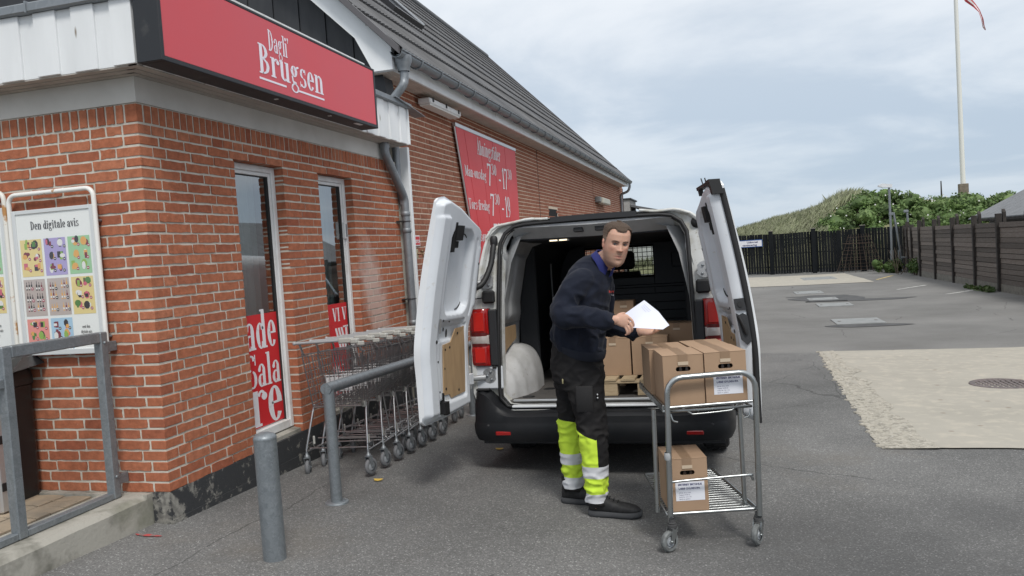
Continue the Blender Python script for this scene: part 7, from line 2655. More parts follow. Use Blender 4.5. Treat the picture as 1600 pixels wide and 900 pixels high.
taper(sw, [SLm + Vector((-.03, -.05, .01)), SLm, (SLm + EL) / 2, EL, EL * .5 + WLm * .5 + Vector((0, 0, -.004)), WLm - Vector((.04, -.028, 0)), WLm - Vector((.025, -.018, 0))], [.085, .080, .074, .068, .060, .050, .042], 20)
me = remesh(sw, .0072, 3, 'sweatshirt', M_navy)
def swk(p):
    k = .7
    k += .8 * math.exp(-((p - (ER + Vector((.05, 0, .03)))).length / .09) ** 2)
    k += .7 * math.exp(-((p.z - .77) / .06) ** 2)
    k += .5 * math.exp(-((p - WR).length / .12) ** 2)
    if p.z > 1.16: k *= .4
    return k
wrinkle(me, .0165, 8.0, 3, swk, (1, 1, 1.25))
put(me, 'sweatshirt')
# ribbed cuffs, hem and neck band
mb = MB(); a = (WR - ER).normalized()
mb.tube([WR - a * .058, WR - a * .05, WR - a * .03, WR - a * .006, WR - a * .004], [.044, .0455, .041, .036, .030], 20); put(mb.mesh('cuff', (0, 0, 0), [M_rib]), 'cuff')
mb = MB(); a = (WLm - EL).normalized()
mb.tube([WLm - a * .058, WLm - a * .05, WLm - a * .03, WLm - a * .006, WLm - a * .004], [.041, .043, .039, .035, .030], 20); put(mb.mesh('cuff', (0, 0, 0), [M_rib]), 'cuff')
mb = MB(); mb.loft([oval((2.462, .765, .735), .160, .190, -.30, 40), oval((2.464, .765, .722), .160, .190, -.31, 40), oval((2.466, .765, .690), .149, .181, -.34, 40), oval((2.466, .765, .676), .140, .172, -.34, 40)], caps=False)
me = mb.mesh('waistband', (0, 0, 0), [M_rib]); put(me, 'waistband')
# polo collar, royal blue
M_coll = mat('royal_blue', (0.010, 0.016, 0.115), .85, bump=(300, .2, .001))
nc = Vector((2.640, .770, 1.228)); nd = (fdir * .66 + Vector((0, 0, .75))).normalized()
nf = (fdir * .6 + HF * .4); nf = (nf - nd * nf.dot(nd)).normalized(); nsd = nd.cross(nf)
mb = MB(); n = 40
A_, B2, C3 = [], [], []
for k in range(n):
    a = 2 * math.pi * (k / (n - 1)) * .93 + .22
    ff, ss = math.cos(a), math.sin(a)
    drop = max(0, ff) ** 2
    A_.append(nc + nf * ff * .069 + nsd * ss * .069 + nd * (.040 - .034 * drop))
    B2.append(nc + nf * ff * .0745 + nsd * ss * .0745 + nd * (.048 - .036 * drop))
    C3.append(nc + nf * ff * (.088 + .010 * drop) + nsd * ss * .086 + nd * (.003 - .052 * drop))
mb.loft([A_, B2, C3], closed=False, caps=False); put(mb.mesh('collar', (0, 0, 0), [M_coll]), 'collar')
# red chest lettering: two short lines
o_ = at(957, 459, 1, .60)
mb = MB()
u_ = Vector((.93, -.05, .0)).normalized()
M_redt = mat('red_thread', (.60, .06, .05), .7); 
fd2 = Vector((.30, -.95, .05)).normalized(); u_ = Vector((0, 0, 1)).cross(-fd2).normalized() * -1
u_ = (-fd2).cross(Vector((0, 0, 1))).normalized()
if u_.x < 0: u_ = -u_
CHEST = o_
chest_text = (u_, fd2)


def chest_print():
    """the lettering is laid onto the real surface of the sweatshirt"""
    sw_o = [o for o in man.children if o.name.startswith('sweatshirt')][0]
    from mathutils.bvhtree import BVHTree
    bv = BVHTree.FromPolygons([v.co[:] for v in sw_o.data.vertices], [tuple(p.vertices) for p in sw_o.data.polygons])
    mb = MB()
    for li, (txt, h, px, py, mt) in enumerate((('BTF BYG', .020, 951.5, 457.0, 0), ('TLF 98 49', .009, 955, 461.5, 1))):
        me_ = sans(txt, h, bold=.0012 if li == 0 else .0003)
        org = at(px, py, 1, .5)
        dirv = (org - Vector(CAM)).normalized()
        for f in me_.polygons:
            P = []
            ok = True
            for vi in f.vertices:
                c_ = me_.vertices[vi].co
                q = at(px + c_.x * 175, py - c_.y * 235 + c_.x * 20, 1, .45)
                d_ = (q - Vector(CAM)).normalized()
                hit = bv.ray_cast(Vector(CAM) - MAN, d_)
                if hit[0] is None: ok = False; break
                P.append(hit[0] + MAN - d_ * .0025)
            if ok: mb.add(P, [tuple(range(len(P)))], mt)
        bpy.data.meshes.remove(me_)
    if mb.v: put(mb.mesh('chest_lettering', (0, 0, 0), [M_redt, M_label]), 'chest_lettering')


chest_print()


def trouser_mat():
    m = mat('work_trousers', (.01, .01, .011), .85, bump=(240, .3, .002), spec=.25)
    t = m.node_tree; b_ = t.nodes['Principled BSDF']
    geo = N(t, 'ShaderNodeNewGeometry'); sp = N(t, 'ShaderNodeSeparateXYZ'); t.links.new(geo.outputs['Position'], sp.inputs[0])
    X, Y, Z = sp.outputs
    near = mth(t, 'LESS_THAN', Y, .785)
    n = N(t, 'ShaderNodeTexNoise'); n.inputs['Scale'].default_value = 9; n.inputs['Detail'].default_value = 4; t.links.new(geo.outputs['Position'], n.inputs['Vector'])
    rb_ = ramp(t, [(.4, (.0115, .011, .012)), (.7, (.022, .021, .021))]); t.links.new(n.outputs[0], rb_.inputs[0])
    def band(z0, z1): return mth(t, 'MULTIPLY', mth(t, 'GREATER_THAN', Z, z0), mth(t, 'LESS_THAN', Z, z1))
    # near leg
    topn = mth(t, 'MULTIPLY_ADD', mth(t, 'ABSOLUTE', mth(t, 'SUBTRACT', 2.56, X)), .40, .170)
    y1 = mth(t, 'MULTIPLY', mth(t, 'GREATER_THAN', Z, -.222), mth(t, 'LESS_THAN', Z, topn))
    knee = mth(t, 'MULTIPLY', mth(t, 'GREATER_THAN', X, 2.566), mth(t, 'GREATER_THAN', Z, -.001))
    y1 = mth(t, 'MULTIPLY', y1, mth(t, 'SUBTRACT', 1.0, knee))
    s1 = mth(t, 'ADD', band(-.068, .003), band(-.222, -.166))
    # far leg
    topf = mth(t, 'MULTIPLY_ADD', X, -.12, .515)
    y2 = mth(t, 'MULTIPLY', mth(t, 'GREATER_THAN', Z, -.212), mth(t, 'LESS_THAN', Z, topf))
    kf = mth(t, 'MULTIPLY', mth(t, 'GREATER_THAN', X, 2.405), mth(t, 'GREATER_THAN', Z, .02)); y2 = mth(t, 'MULTIPLY', y2, mth(t, 'SUBTRACT', 1.0, kf))
    s2 = mth(t, 'ADD', band(-.052, .018), band(-.212, -.140))
    ym = mth(t, 'ADD', mth(t, 'MULTIPLY', near, y1), mth(t, 'MULTIPLY', mth(t, 'SUBTRACT', 1.0, near), y2), clamp=True)
    sm = mth(t, 'ADD', mth(t, 'MULTIPLY', near, s1), mth(t, 'MULTIPLY', mth(t, 'SUBTRACT', 1.0, near), s2), clamp=True)
    c = mixc(t, ym, rb_.outputs[0], (.58, .80, .065))
    c = mixc(t, sm, c, (.58, .59, .62))
    t.links.new(c, b_.inputs['Base Color'])
    return m


tr = MB()
zf = Vector((1, 0, 0)); zs = Vector((0, 1, 0))
tr.loft([oval((2.452, .765, .76), .140, .168, -.25, 26), oval((2.446, .768, .68), .156, .175, -.2, 26), oval((2.440, .770, .60), .168, .180, -.08, 26), oval((2.444, .772, .53), .164, .176, 0, 26), oval((2.448, .775, .47), .150, .165, 0, 26)])
def leg(pts):
    tr.loft([oval(c, a, b_, tl, 24, f=zf, s=zs) for c, a, b_, tl in pts])
leg([((2.470, .690, .60), .125, .090, 0), ((2.490, .685, .50), .122, .092, 0), ((2.512, .675, .38), .108, .090, 0), ((2.528, .665, .27), .096, .084, 0), ((2.534, .660, .15), .090, .080, 0), ((2.538, .658, .02), .084, .077, 0), ((2.534, .656, -.10), .074, .070, 0), ((2.530, .655, -.19), .067, .065, 0), ((2.532, .655, -.236), .069, .066, -.08)])
leg([((2.405, .855, .60), .125, .090, 0), ((2.392, .865, .50), .118, .090, 0), ((2.370, .880, .38), .098, .086, 0), ((2.352, .893, .27), .084, .080, 0), ((2.344, .898, .15), .080, .078, 0), ((2.345, .902, .02), .078, .075, 0), ((2.342, .905, -.10), .070, .068, 0), ((2.340, .905, -.18), .065, .063, 0), ((2.342, .905, -.236), .066, .064, -.05)])
me = remesh(tr, .008, 2, 'trousers', trouser_mat())
def trk(p):
    k = .7 + .9 * math.exp(-((p.z - .22) / .10) ** 2) + 1.1 * math.exp(-((p.z + .14) / .09) ** 2)
    k += .6 * math.exp(-((p.z - .50) / .05) ** 2)
    return k
wrinkle(me, .0115, 10, 9, trk, (1, 1, 1.7))
put(me, 'trousers')
mb = MB(); mb.loft([oval((2.490, .590, .40), .060, .004, 0, 12, f=zf, s=zs), oval((2.486, .587, .53), .058, .004, 0, 12, f=zf, s=zs)]); 
mb2 = MB(); mb2.bbox(2.455, 2.56, .580, .600, .34, .50, .006, M=Matrix.Rotation(0, 4, 'Z'))
put(mb2.mesh('thigh_pocket', (0, 0, 0), [mat('pocket_cloth', (.014, .0135, .0145), .85, bump=(200, .3, .002))]), 'thigh_pocket')
mb = MB(); mb.bbox(2.375, 2.383, .590, .603, .515, .545, .002); put(mb.mesh('pocket_tag', (0, 0, 0), [mat('tag_tan', (.30, .27, .15), .7)]), 'pocket_tag')
mb = MB()
for z in (.445, .425): mb.ball((2.585, .600, z), .006, 8, 6)
put(mb.mesh('snap_button', (0, 0, 0), [M_alu]), 'snap_button')

# shoes
M_shoe = mat('black_shoe', (0.012, 0.012, 0.013), .7, var=(30, (.025, .025, .026), .45, .65), bump=(120, .3, .002))
M_sole = mat('shoe_sole', (0.050, 0.052, 0.056), .85)
def shoe(heel, dirv, L_, zg):
    d_ = Vector((dirv[0], dirv[1], 0)).normalized(); s_ = Vector((-d_.y, d_.x, 0))
    def ring_(u, w_, h0, h1, n=20, flat=.5):
        c = Vector((heel[0], heel[1], 0)) + d_ * u
        out = []
        for k in range(n):
            a = 2 * math.pi * k / n
            y = w_ * math.cos(a); z = math.sin(a)
            z = h0 + (h1 - h0) * (.5 + .5 * math.copysign(abs(z) ** .7, z))
            out.append(c + s_ * y + Vector((0, 0, zg + z)))
        return out
    up_ = MB()
    K = [(.0, .014, .034, .095), (.010, .032, .026, .120), (.035, .039, .022, .132), (.070, .042, .022, .134), (.100, .043, .022, .124), (.14, .046, .022, .104), (.19, .052, .022, .088), (.235, .053, .022, .080), (.275, .045, .024, .070), (.297, .028, .026, .058), (.307, .012, .034, .046)]
    k_ = L_ / .305
    up_.loft([ring_(u * k_, w_, a, b_) for u, w_, a, b_ in K])
    put(up_.mesh('shoe', (0, 0, 0), [M_shoe]), 'shoe')
    so2 = MB()
    rows = []
    for (u, w_, *_r) in [(-.006, .014), (.01, .036), (.05, .043), (.10, .043), (.15, .045), (.21, .054), (.26, .053), (.295, .040), (.314, .016)]:
        c = Vector((heel[0], heel[1], zg)) + d_ * (u * k_)
        zt_ = .040 - .004 * math.sin(u * 9); rows.append([c + s_ * w_ + Vector((0, 0, .002 + (.006 if u > .29 or u < .0 else 0))), c + s_ * (w_ + .003) + Vector((0, 0, .016)), c + s_ * w_ + Vector((0, 0, zt_)), c - s_ * w_ + Vector((0, 0, zt_)), c - s_ * (w_ + .003) + Vector((0, 0, .016)), c - s_ * w_ + Vector((0, 0, .002 + (.006 if u > .29 or u < .0 else 0)))])
    so2.loft(rows); put(so2.mesh('sole', (0, 0, 0), [M_sole]), 'sole')
    lc = MB()
    for q in range(4):
        u = (.105 + .024 * q) * k_; c = Vector((heel[0], heel[1], zg + .128 - .0115 * q)) + d_ * u
        lc.tube([c - s_ * .022, c + Vector((0, 0, .006)), c + s_ * .022], .0035, 5)
    put(lc.mesh('laces', (0, 0, 0), [M_seal]), 'laces')
    sk_ = MB(); c = Vector((heel[0], heel[1], zg)) + d_ * .055
    sk_.tube([c + Vector((0, 0, .06)), c + Vector((0, 0, .12)), c + Vector((0, 0, .17))], [.046, .051, .054], 14); put(sk_.mesh('sock', (0, 0, 0), [M_seal]), 'sock')


shoe((2.480, .665), (1, -.04), .315, gz(2.6, .66) + .001)
shoe((2.262, .915), (1, -.08), .305, gz(2.4, .90) + .001)

# ---------------- the sheet of paper in his right hand (a thing of its own)
pc = [(977, 489.5, .452), (1006.5, 469, .60), (1029, 487, .575), (1046, 508, .515), (1036, 514.5, .475), (984.5, 512, .420)]
W = [at(a, b_, 1, y) for a, b_, y in pc]
paper = thing('paper_sheet', 'white sheet of paper held up in the hand of the man', 'paper', W[0])
nU, nV = 14, 10
P = []
for i in range(nU + 1):
    u = i / nU
    top_ = W[1].lerp(W[2], min(1, u * 2)) if u < .5 else W[2].lerp(W[3], (u - .5) * 2)
    bot_ = W[0].lerp(W[5], min(1, u / .28)) if u < .28 else W[5].lerp(W[4], (u - .28) / .72)
    for j in range(nV + 1):
        v = j / nV
        p = bot_.lerp(top_, v)
        p = p + Vector((0, .012 * math.sin(math.pi * v) * (1 - u * .5) + .006 * math.sin(u * 5), 0))
        P.append(p)
mb = MB(); F3 = [(i * (nV + 1) + j, (i + 1) * (nV + 1) + j, (i + 1) * (nV + 1) + j + 1, i * (nV + 1) + j + 1) for i in range(nU) for j in range(nV)]
mb.add(P, F3, 0, True); mb.add([p + Vector((0, .0006, -.0004)) for p in P], [f[::-1] for f in F3], 0, True)
mb.build('sheet', mat('paper_white', (.66, .68, .78), .75), paper)
mb = MB()
def pq(u, v):
    i = min(int(u * nU), nU - 1); j = min(int(v * nV), nV - 1); fu, fv = u * nU - i, v * nV - j
    a, b_, c, d = P[i * (nV + 1) + j], P[(i + 1) * (nV + 1) + j], P[(i + 1) * (nV + 1) + j + 1], P[i * (nV + 1) + j + 1]
    return a.lerp(b_, fu).lerp(d.lerp(c, fu), fv) + Vector((0, -.0012, .0006))
for q in range(7):
    for s_ in range(3 if q < 5 else 2):
        u0, v0 = .10 + .035 * q, .86 - .07 * s_
        mb.add([pq(u0, v0), pq(u0 + .024, v0), pq(u0 + .024, v0 - .018), pq(u0, v0 - .018)], [(0, 1, 2, 3)])
mb.build('printed_lines', mat('faint_print', (.45, .46, .55), .8), paper)
# ================================================================== fences, lamp, planting and what stands beyond the yard
M_tar = mat('tarred_board', (0.009, 0.011, 0.013), 0.9, spec=.12, var=(3, (0.018, 0.020, 0.022), 0.4, 0.7), stretch=(1, 1, .2))
M_plank = mat('weathered_plank', (0.125, 0.103, 0.088), 0.9, var=(5, (0.15, 0.132, 0.118), 0.42, 0.66), stretch=(1, 1, 5), var2=(13, (0.22, 0.20, 0.18), 0.60, 0.72), bump=(50, .5, .006))
_t = M_plank.node_tree; _b = _t.nodes['Principled BSDF']; _l = _b.inputs['Base Color'].links[0].from_socket
_oi = N(_t, 'ShaderNodeObjectInfo'); _r = ramp(_t, [(0, .62), (.5, 1.0), (1, 1.38)]); _t.links.new(_oi.outputs['Random'], _r.inputs[0])
_t.links.new(mixc(_t, 1.0, _l, _r.outputs[0], 'MULTIPLY'), _b.inputs['Base Color'])
M_post = mat('dark_post', (0.030, 0.026, 0.024), 0.9, var=(6, (0.055, 0.048, 0.043), 0.4, 0.7))
M_base = mat('concrete_board', (0.20, 0.19, 0.165), 0.9, var=(7, (0.13, 0.125, 0.11), 0.4, 0.7))
M_lath = mat('pale_lath', (0.22, 0.19, 0.14), 0.9)

A, Bp = Vector((3.95, 37.42, 0)), Vector((11.62, 35.38, 0))
D = (Bp - A); LF = D.length; D.normalize(); NF = Vector((-D.y, D.x, 0))
ang = math.atan2(D.y, D.x)
t = thing('board_fence', 'black tarred board fence with narrow gaps closing the far end of the yard', 'fence', (A.x, A.y, -.65))
rf = random.Random(4)
bvar = []
for k in range(4):
    mb = MB(); mb.bbox(0, .118, -.012, .012, 0, 1.98 + rf.uniform(-.015, .015), .003); bvar.append(mb.mesh('board', (0, 0, 0), [M_tar]))
nb = int(LF / .130)
for i in range(nb):
    s_ = i * .130
    p = A + D * s_
    z = gz(p.x, p.y) + .03 + .10 * (1 if False else 0)
    o = bpy.data.objects.new('board', bvar[i % 4]); COL.objects.link(o); o.parent = t
    o.location = (p.x - A.x, p.y - A.y, z + .65 + rf.uniform(-.01, .01) + .012 * math.sin(i * .3)); o.rotation_euler = (0, rf.uniform(-.006, .006), ang)
for z in (.35, 1.0, 1.7):
    mb = MB(); q = [A + NF * .03, A + D * LF + NF * .03]
    mb.tube([(q[0].x, q[0].y, gz(q[0].x, q[0].y) + z), (q[1].x, q[1].y, gz(q[1].x, q[1].y) + z)], .03, 4); mb.build('rail', M_tar, t)
for k, px in enumerate((1202, 1272, 1351)):
    d = at(px, 380, 1, 36.5); s_ = (d - A).dot(D); p = A + D * s_ - NF * .07
    z = gz(p.x, p.y)
    mb = MB(); mb.bbox(p.x - .10, p.x + .10, p.y - .08, p.y + .08, z - .1, z + 2.13, .012); po = mb.build('post', M_tar, t)
    mb = MB(); mb.bbox(p.x - .12, p.x + .12, p.y - .10, p.y + .10, z + 2.131, z + 2.17, .01); mb.build('post_cap', M_base, po)
mb = MB()
for i in range(nb):      # pale feet of the laths behind, showing under and between the boards
    p = A + D * (i * .130 + .124) + NF * .045
    mb.box(p.x - .007, p.x + .007, p.y - .005, p.y + .005, gz(p.x, p.y) - .05, gz(p.x, p.y) + 1.9)
mb.build('backing_lath', M_lath, t, kind='stuff')

# sign on the far fence
p0, p1 = at(1146, 377, 1, 36.6), at(1188, 376, 1, 36.6)
c = (p0 + p1) / 2
s0 = (c - A).dot(D); c2 = A + D * s0 - NF * .05; zc = at(1167, 381.5, 1, c2.y).z
t = thing('fence_sign', 'white sign with blue border and small lettering on the far black fence', 'sign', (c2.x, c2.y, zc - .17), None, (0, 0, ang))
M_blue = mat('sign_blue', (0.03, 0.10, 0.32), 0.5)
mb = MB(); mb.bbox(-.78, .62, -.012, .006, 0, .36, .004); mb.build('border', M_blue, t, local=True)
mb = MB(); mb.bbox(-.745, .585, -.016, -.0121, .035, .325, .001); mb.build('plate', M_label, t, local=True)
mb = MB()
sans_add(mb, 'Udkørsel', (-.14, -.0165, .205), (1, 0, 0), (0, 0, 1), .125, bold=.004, cond=1.15); sans_add(mb, 'varelevering', (-.36, -.0165, .065), (1, 0, 0), (0, 0, 1), .125, bold=.004, cond=1.15)
mb.build('lettering', M_txt, t, local=True)

# right hand plank fence, bay by bay
t = thing('plank_fence', 'weathered brown horizontal plank fence with dark posts along the right side', 'fence', (10.75, 22, -.65))
FX = 10.75
bays = [29.413, 27.186, 24.891, 22.576, 20.434, 18.25, 16.1, 13.9, 11.7]
allp = [34.9, 33.4, 31.6] + bays
M_var = []
def fx(y): return FX + (.0 if y < 30 else (y - 30) * .12)
for k in range(len(allp) - 1):
    ya, yb = allp[k], allp[k + 1]
    n = 12
    for j in range(n):
        mb = MB()
        z0 = .215 + j * .142
        dx = rf.uniform(-.012, .016)
        zl, zr = gz(fx(ya), ya), gz(fx(yb), yb)
        w_ = .135 + rf.uniform(-.004, .002)
        P = []
        for (y, zz) in ((yb + .05, zr), (ya - .05, zl)):
            for (ddx, dz) in ((-.016, .004), (.016, .004), (.016, w_), (-.010, w_)):
                P.append((fx(y) + dx + ddx, y, zz + z0 + dz + rf.uniform(-.003, .003)))
        mb.add(P, [(0, 1, 2, 3), (7, 6, 5, 4), (0, 4, 5, 1), (1, 5, 6, 2), (2, 6, 7, 3), (3, 7, 4, 0)])
        mb.build('plank', M_plank, t)
    mb = MB(); mb.add([(fx(yb) + .035, yb, zr + .2), (fx(ya) + .035, ya, zl + .2), (fx(ya) + .035, ya, zl + 1.9), (fx(yb) + .035, yb, zr + 1.9), (fx(yb) + .045, yb, zr + .2), (fx(ya) + .045, ya, zl + .2), (fx(ya) + .045, ya, zl + 1.9), (fx(yb) + .045, yb, zr + 1.9)], [(0, 1, 2, 3), (7, 6, 5, 4), (3, 2, 6, 7)]); mb.build('gap_shade_sheet', M_tar, t)  # added black sheet behind the planks so their gaps look shaded
    mb = MB(); P = []
    for (y) in (yb + .05, ya - .05):
        zz = gz(fx(y), y)
        for (ddx, dz) in ((-.025, -.1), (.025, -.1), (.025, .215), (-.025, .215)): P.append((fx(y) + ddx, y, zz + dz))
    mb.add(P, [(0, 1, 2, 3), (7, 6, 5, 4), (0, 4, 5, 1), (1, 5, 6, 2), (2, 6, 7, 3), (3, 7, 4, 0)]); mb.build('concrete_board', M_base, t)
for k, y in enumerate(allp):
    z = gz(fx(y), y); h_ = 2.02 + .14 * (k % 2 if k < 4 else 1)
    mb = MB(); mb.bbox(fx(y) - .085, fx(y) + .06, y - .055, y + .055, z - .1, z + h_, .008); mb.build('post', M_post, t)
    if k > 2:
        mb = MB(); mb.prism([(y - .05, z + h_ - .25), (y + .05, z + h_ - .25), (y + .05, z + h_ + .12), (y - .05, z + h_ + .03)], lambda u, v, d: (d, u, v), fx(y) + .09, fx(y) + .17); mb.build('back_batten', M_post, t)

# lamp posts
lx, ly = 10.62, 34.1; lz = gz(lx, ly)
t = thing('street_lamp', 'tall grey street lamp with a flat pale head at the fence corner', 'street lamp', (lx, ly, lz))
mb = MB(); mb.tube([(lx, ly, lz), (lx, ly, lz + .95)], .075, 14); mb.tube([(lx, ly, lz + .95), (lx, ly, lz + 3.72)], .048, 12); mb.build('pole', M_galv, t)
mb = MB(); mb.bbox(lx - .05, lx + .12, ly - .05, ly + .05, lz + 2.5, lz + 2.62, .01); mb.build('clamp', M_galv, t)
mb = MB(); mb.loft([[(lx - .45, ly - .09, lz + 3.80), (lx - .45, ly + .09, lz + 3.80), (lx - .45, ly + .09, lz + 3.86), (lx - .45, ly - .09, lz + 3.86)], [(lx - .3, ly - .13, lz + 3.76), (lx - .3, ly + .13, lz + 3.76), (lx - .3, ly + .11, lz + 3.93), (lx - .3, ly - .11, lz + 3.93)], [(lx + .12, ly - .08, lz + 3.72), (lx + .12, ly + .08, lz + 3.72), (lx + .12, ly + .07, lz + 3.86), (lx + .12, ly - .07, lz + 3.86)]], smooth=False)
mb.build('lamp_head', mat('lamp_white', (.62, .64, .66), .4), t)
x2, y2 = 11.0, 34.15
t = thing('leaning_pole', 'slim grey pole leaning against the street lamp', 'pole', (x2, y2, lz))
mb = MB(); mb.tube([(x2 + .08, y2, lz), (lx + .14, y2 - .02, lz + 2.62)], .045, 10); mb.build('tube', M_galv, t)
mb = MB(); mb.bbox(x2 - .16, x2 - .04, y2 - .28, y2 - .16, lz, lz + .95, .01); mb.build('short_stub', M_galv, t)
x3, y3 = 11.35 - .12, 33.6; l3 = gz(x3, y3)
t = thing('grey_post', 'short grey post with a small box top and yellow mark right of the street lamp', 'post', (x3, y3, l3))
mb = MB(); mb.tube([(x3 + .05, y3, l3), (x3 - .03, y3, l3 + 2.62)], .042, 10); mb.build('pole', M_galv, t)
mb = MB(); mb.bbox(x3 - .16, x3 + .02, y3 - .07, y3 + .07, l3 + 2.56, l3 + 2.68, .02); mb.build('head', M_galv, t)
mb = MB(); mb.tube([(x3 + .001, y3 - .002, l3 + 1.40), (x3 - .005, y3 - .002, l3 + 1.62)], .047, 10); mb.build('yellow_band', M_liney, t)
mb = MB(); mb.tube([(x3 - .35, y3 - .1, l3 + .62), (x3 + .12, y3 - .1, l3 + .60)], .045, 8); mb.tube([(x3 + .1, y3, l3 + .6), (x3 + .4, y3, l3 + .85)], .03, 6); mb.build('barrier_stub', M_galv, t)

# dark wire cage left against the fence
t = thing('wire_cage', 'rusty dark wire frame leaning against the black fence left of the lamp', 'frame', (9.3, 35.3, lz))
M_rust = mat('rusty_wire', (0.055, 0.038, 0.028), 0.9)
mb = MB()
base = at(1345, 421, 1, 35.3)
for k in range(9):
    a = -1.0 + k * .25
    mb.tube([(base.x + a * 1.05, 35.2 - .2 * (k % 2), lz), (base.x + a * .42, 35.5, lz + 1.75)], .014, 4)
mb.build('upright', M_rust, t)
mb = MB()
for k in range(11):
    z = .1 + k * .15; w_ = 1.0 - .55 * z / 1.75
    mb.tube([(base.x - w_, 35.3, lz + z + rf.uniform(-.03, .03)), (base.x + w_, 35.35, lz + z + rf.uniform(-.03, .03))], .012, 4)
mb.tube([(base.x - .75, 35.25, lz + 1.35), (base.x + .45, 35.25, lz + 1.33)], .018, 4)
mb.build('cross_wire', M_rust, t)


# ---- foliage helpers
def leaf_mat(name, a, b_, c):
    m = mat(name, a, 0.55, spec=0.3)
    t_ = m.node_tree; p = t_.nodes['Principled BSDF']
    geo = N(t_, 'ShaderNodeNewGeometry')
    r = ramp(t_, [(0.0, a), (0.45, b_), (1.0, c)]); t_.links.new(geo.outputs['Random Per Island'], r.inputs[0])
    n = N(t_, 'ShaderNodeTexNoise'); n.inputs['Scale'].default_value = .8; n.inputs['Detail'].default_value = 3; t_.links.new(geo.outputs['Position'], n.inputs['Vector'])
    n1 = ramp(t_, [(0.35, .65), (0.65, 1.3)]); t_.links.new(n.outputs[0], n1.inputs[0])
    t_.links.new(mixc(t_, 1.0, r.outputs[0], n1.outputs[0], 'MULTIPLY'), p.inputs['Base Color'])
    tr = N(t_, 'ShaderNodeBsdfTranslucent'); t_.links.new(r.outputs[0], tr.inputs[0])
    mx = N(t_, 'ShaderNodeMixShader'); mx.inputs[0].default_value = .25
    o = t_.nodes['Material Output']
    t_.links.new(p.outputs[0], mx.inputs[1]); t_.links.new(tr.outputs[0], mx.inputs[2]); t_.links.new(mx.outputs[0], o.inputs[0])
    return m


M_rose = leaf_mat('rose_leaf', (0.075, 0.125, 0.042), (0.125, 0.200, 0.065), (0.195, 0.275, 0.100))
M_grassd = leaf_mat('dune_grass', (0.25, 0.28, 0.16), (0.34, 0.365, 0.23), (0.44, 0.44, 0.31))
M_weed = leaf_mat('weed_leaf', (0.045, 0.085, 0.025), (0.075, 0.13, 0.035), (0.12, 0.17, 0.05))
M_petal = mat('white_petal', (0.78, 0.77, 0.74), 0.6)
M_twig = mat('twig', (0.13, 0.10, 0.075), 0.9)


def leaves(centres, radii, n, size, seed, flat=.5):
    """n small leaves scattered in the outer part of the given blobs"""
    rg = np.random.RandomState(seed)
    C_ = np.array(centres); Rr = np.array(radii)
    wgt = Rr[:, 0] * Rr[:, 1] * Rr[:, 2]; wgt = wgt / wgt.sum()
    k = rg.choice(len(C_), n, p=wgt)
    d = rg.normal(size=(n, 3)); d /= np.linalg.norm(d, axis=1)[:, None]
    rad = .62 + .42 * rg.rand(n) ** .7
    # lumpy surface
    lump = .85 + .22 * np.sin(d[:, 0] * 5 + k) * np.sin(d[:, 1] * 4 + 2 * k) + .12 * np.sin(d[:, 2] * 9 + k)
    P = C_[k] + d * Rr[k] * (rad * lump)[:, None]
    nrm = d * .7 + rg.normal(size=(n, 3)) * .7; nrm[:, 2] += .5
    nrm /= np.linalg.norm(nrm, axis=1)[:, None]
    u = np.cross(nrm, rg.normal(size=(n, 3))); u /= np.linalg.norm(u, axis=1)[:, None]
    v = np.cross(nrm, u)
    s_ = size * (.6 + .8 * rg.rand(n))[:, None]
    V = np.stack([P - u * s_, P + v * s_ * .55, P + u * s_, P - v * s_ * .55], 1).reshape(-1, 3)
    return V, np.arange(4 * n).reshape(-1, 4)


def np_mesh(name, V, F, mt):
    me = bpy.data.meshes.new(name)
    me.vertices.add(len(V)); me.vertices.foreach_set('co', V.astype(np.float32).ravel())
    me.loops.add(F.size); me.loops.foreach_set('vertex_index', F.astype(np.int32).ravel())
    me.polygons.add(len(F)); me.polygons.foreach_set('loop_start', np.arange(0, F.size, F.shape[1], dtype=np.int32))
    me.update(calc_edges=True); me.materials.append(mt)
    return me


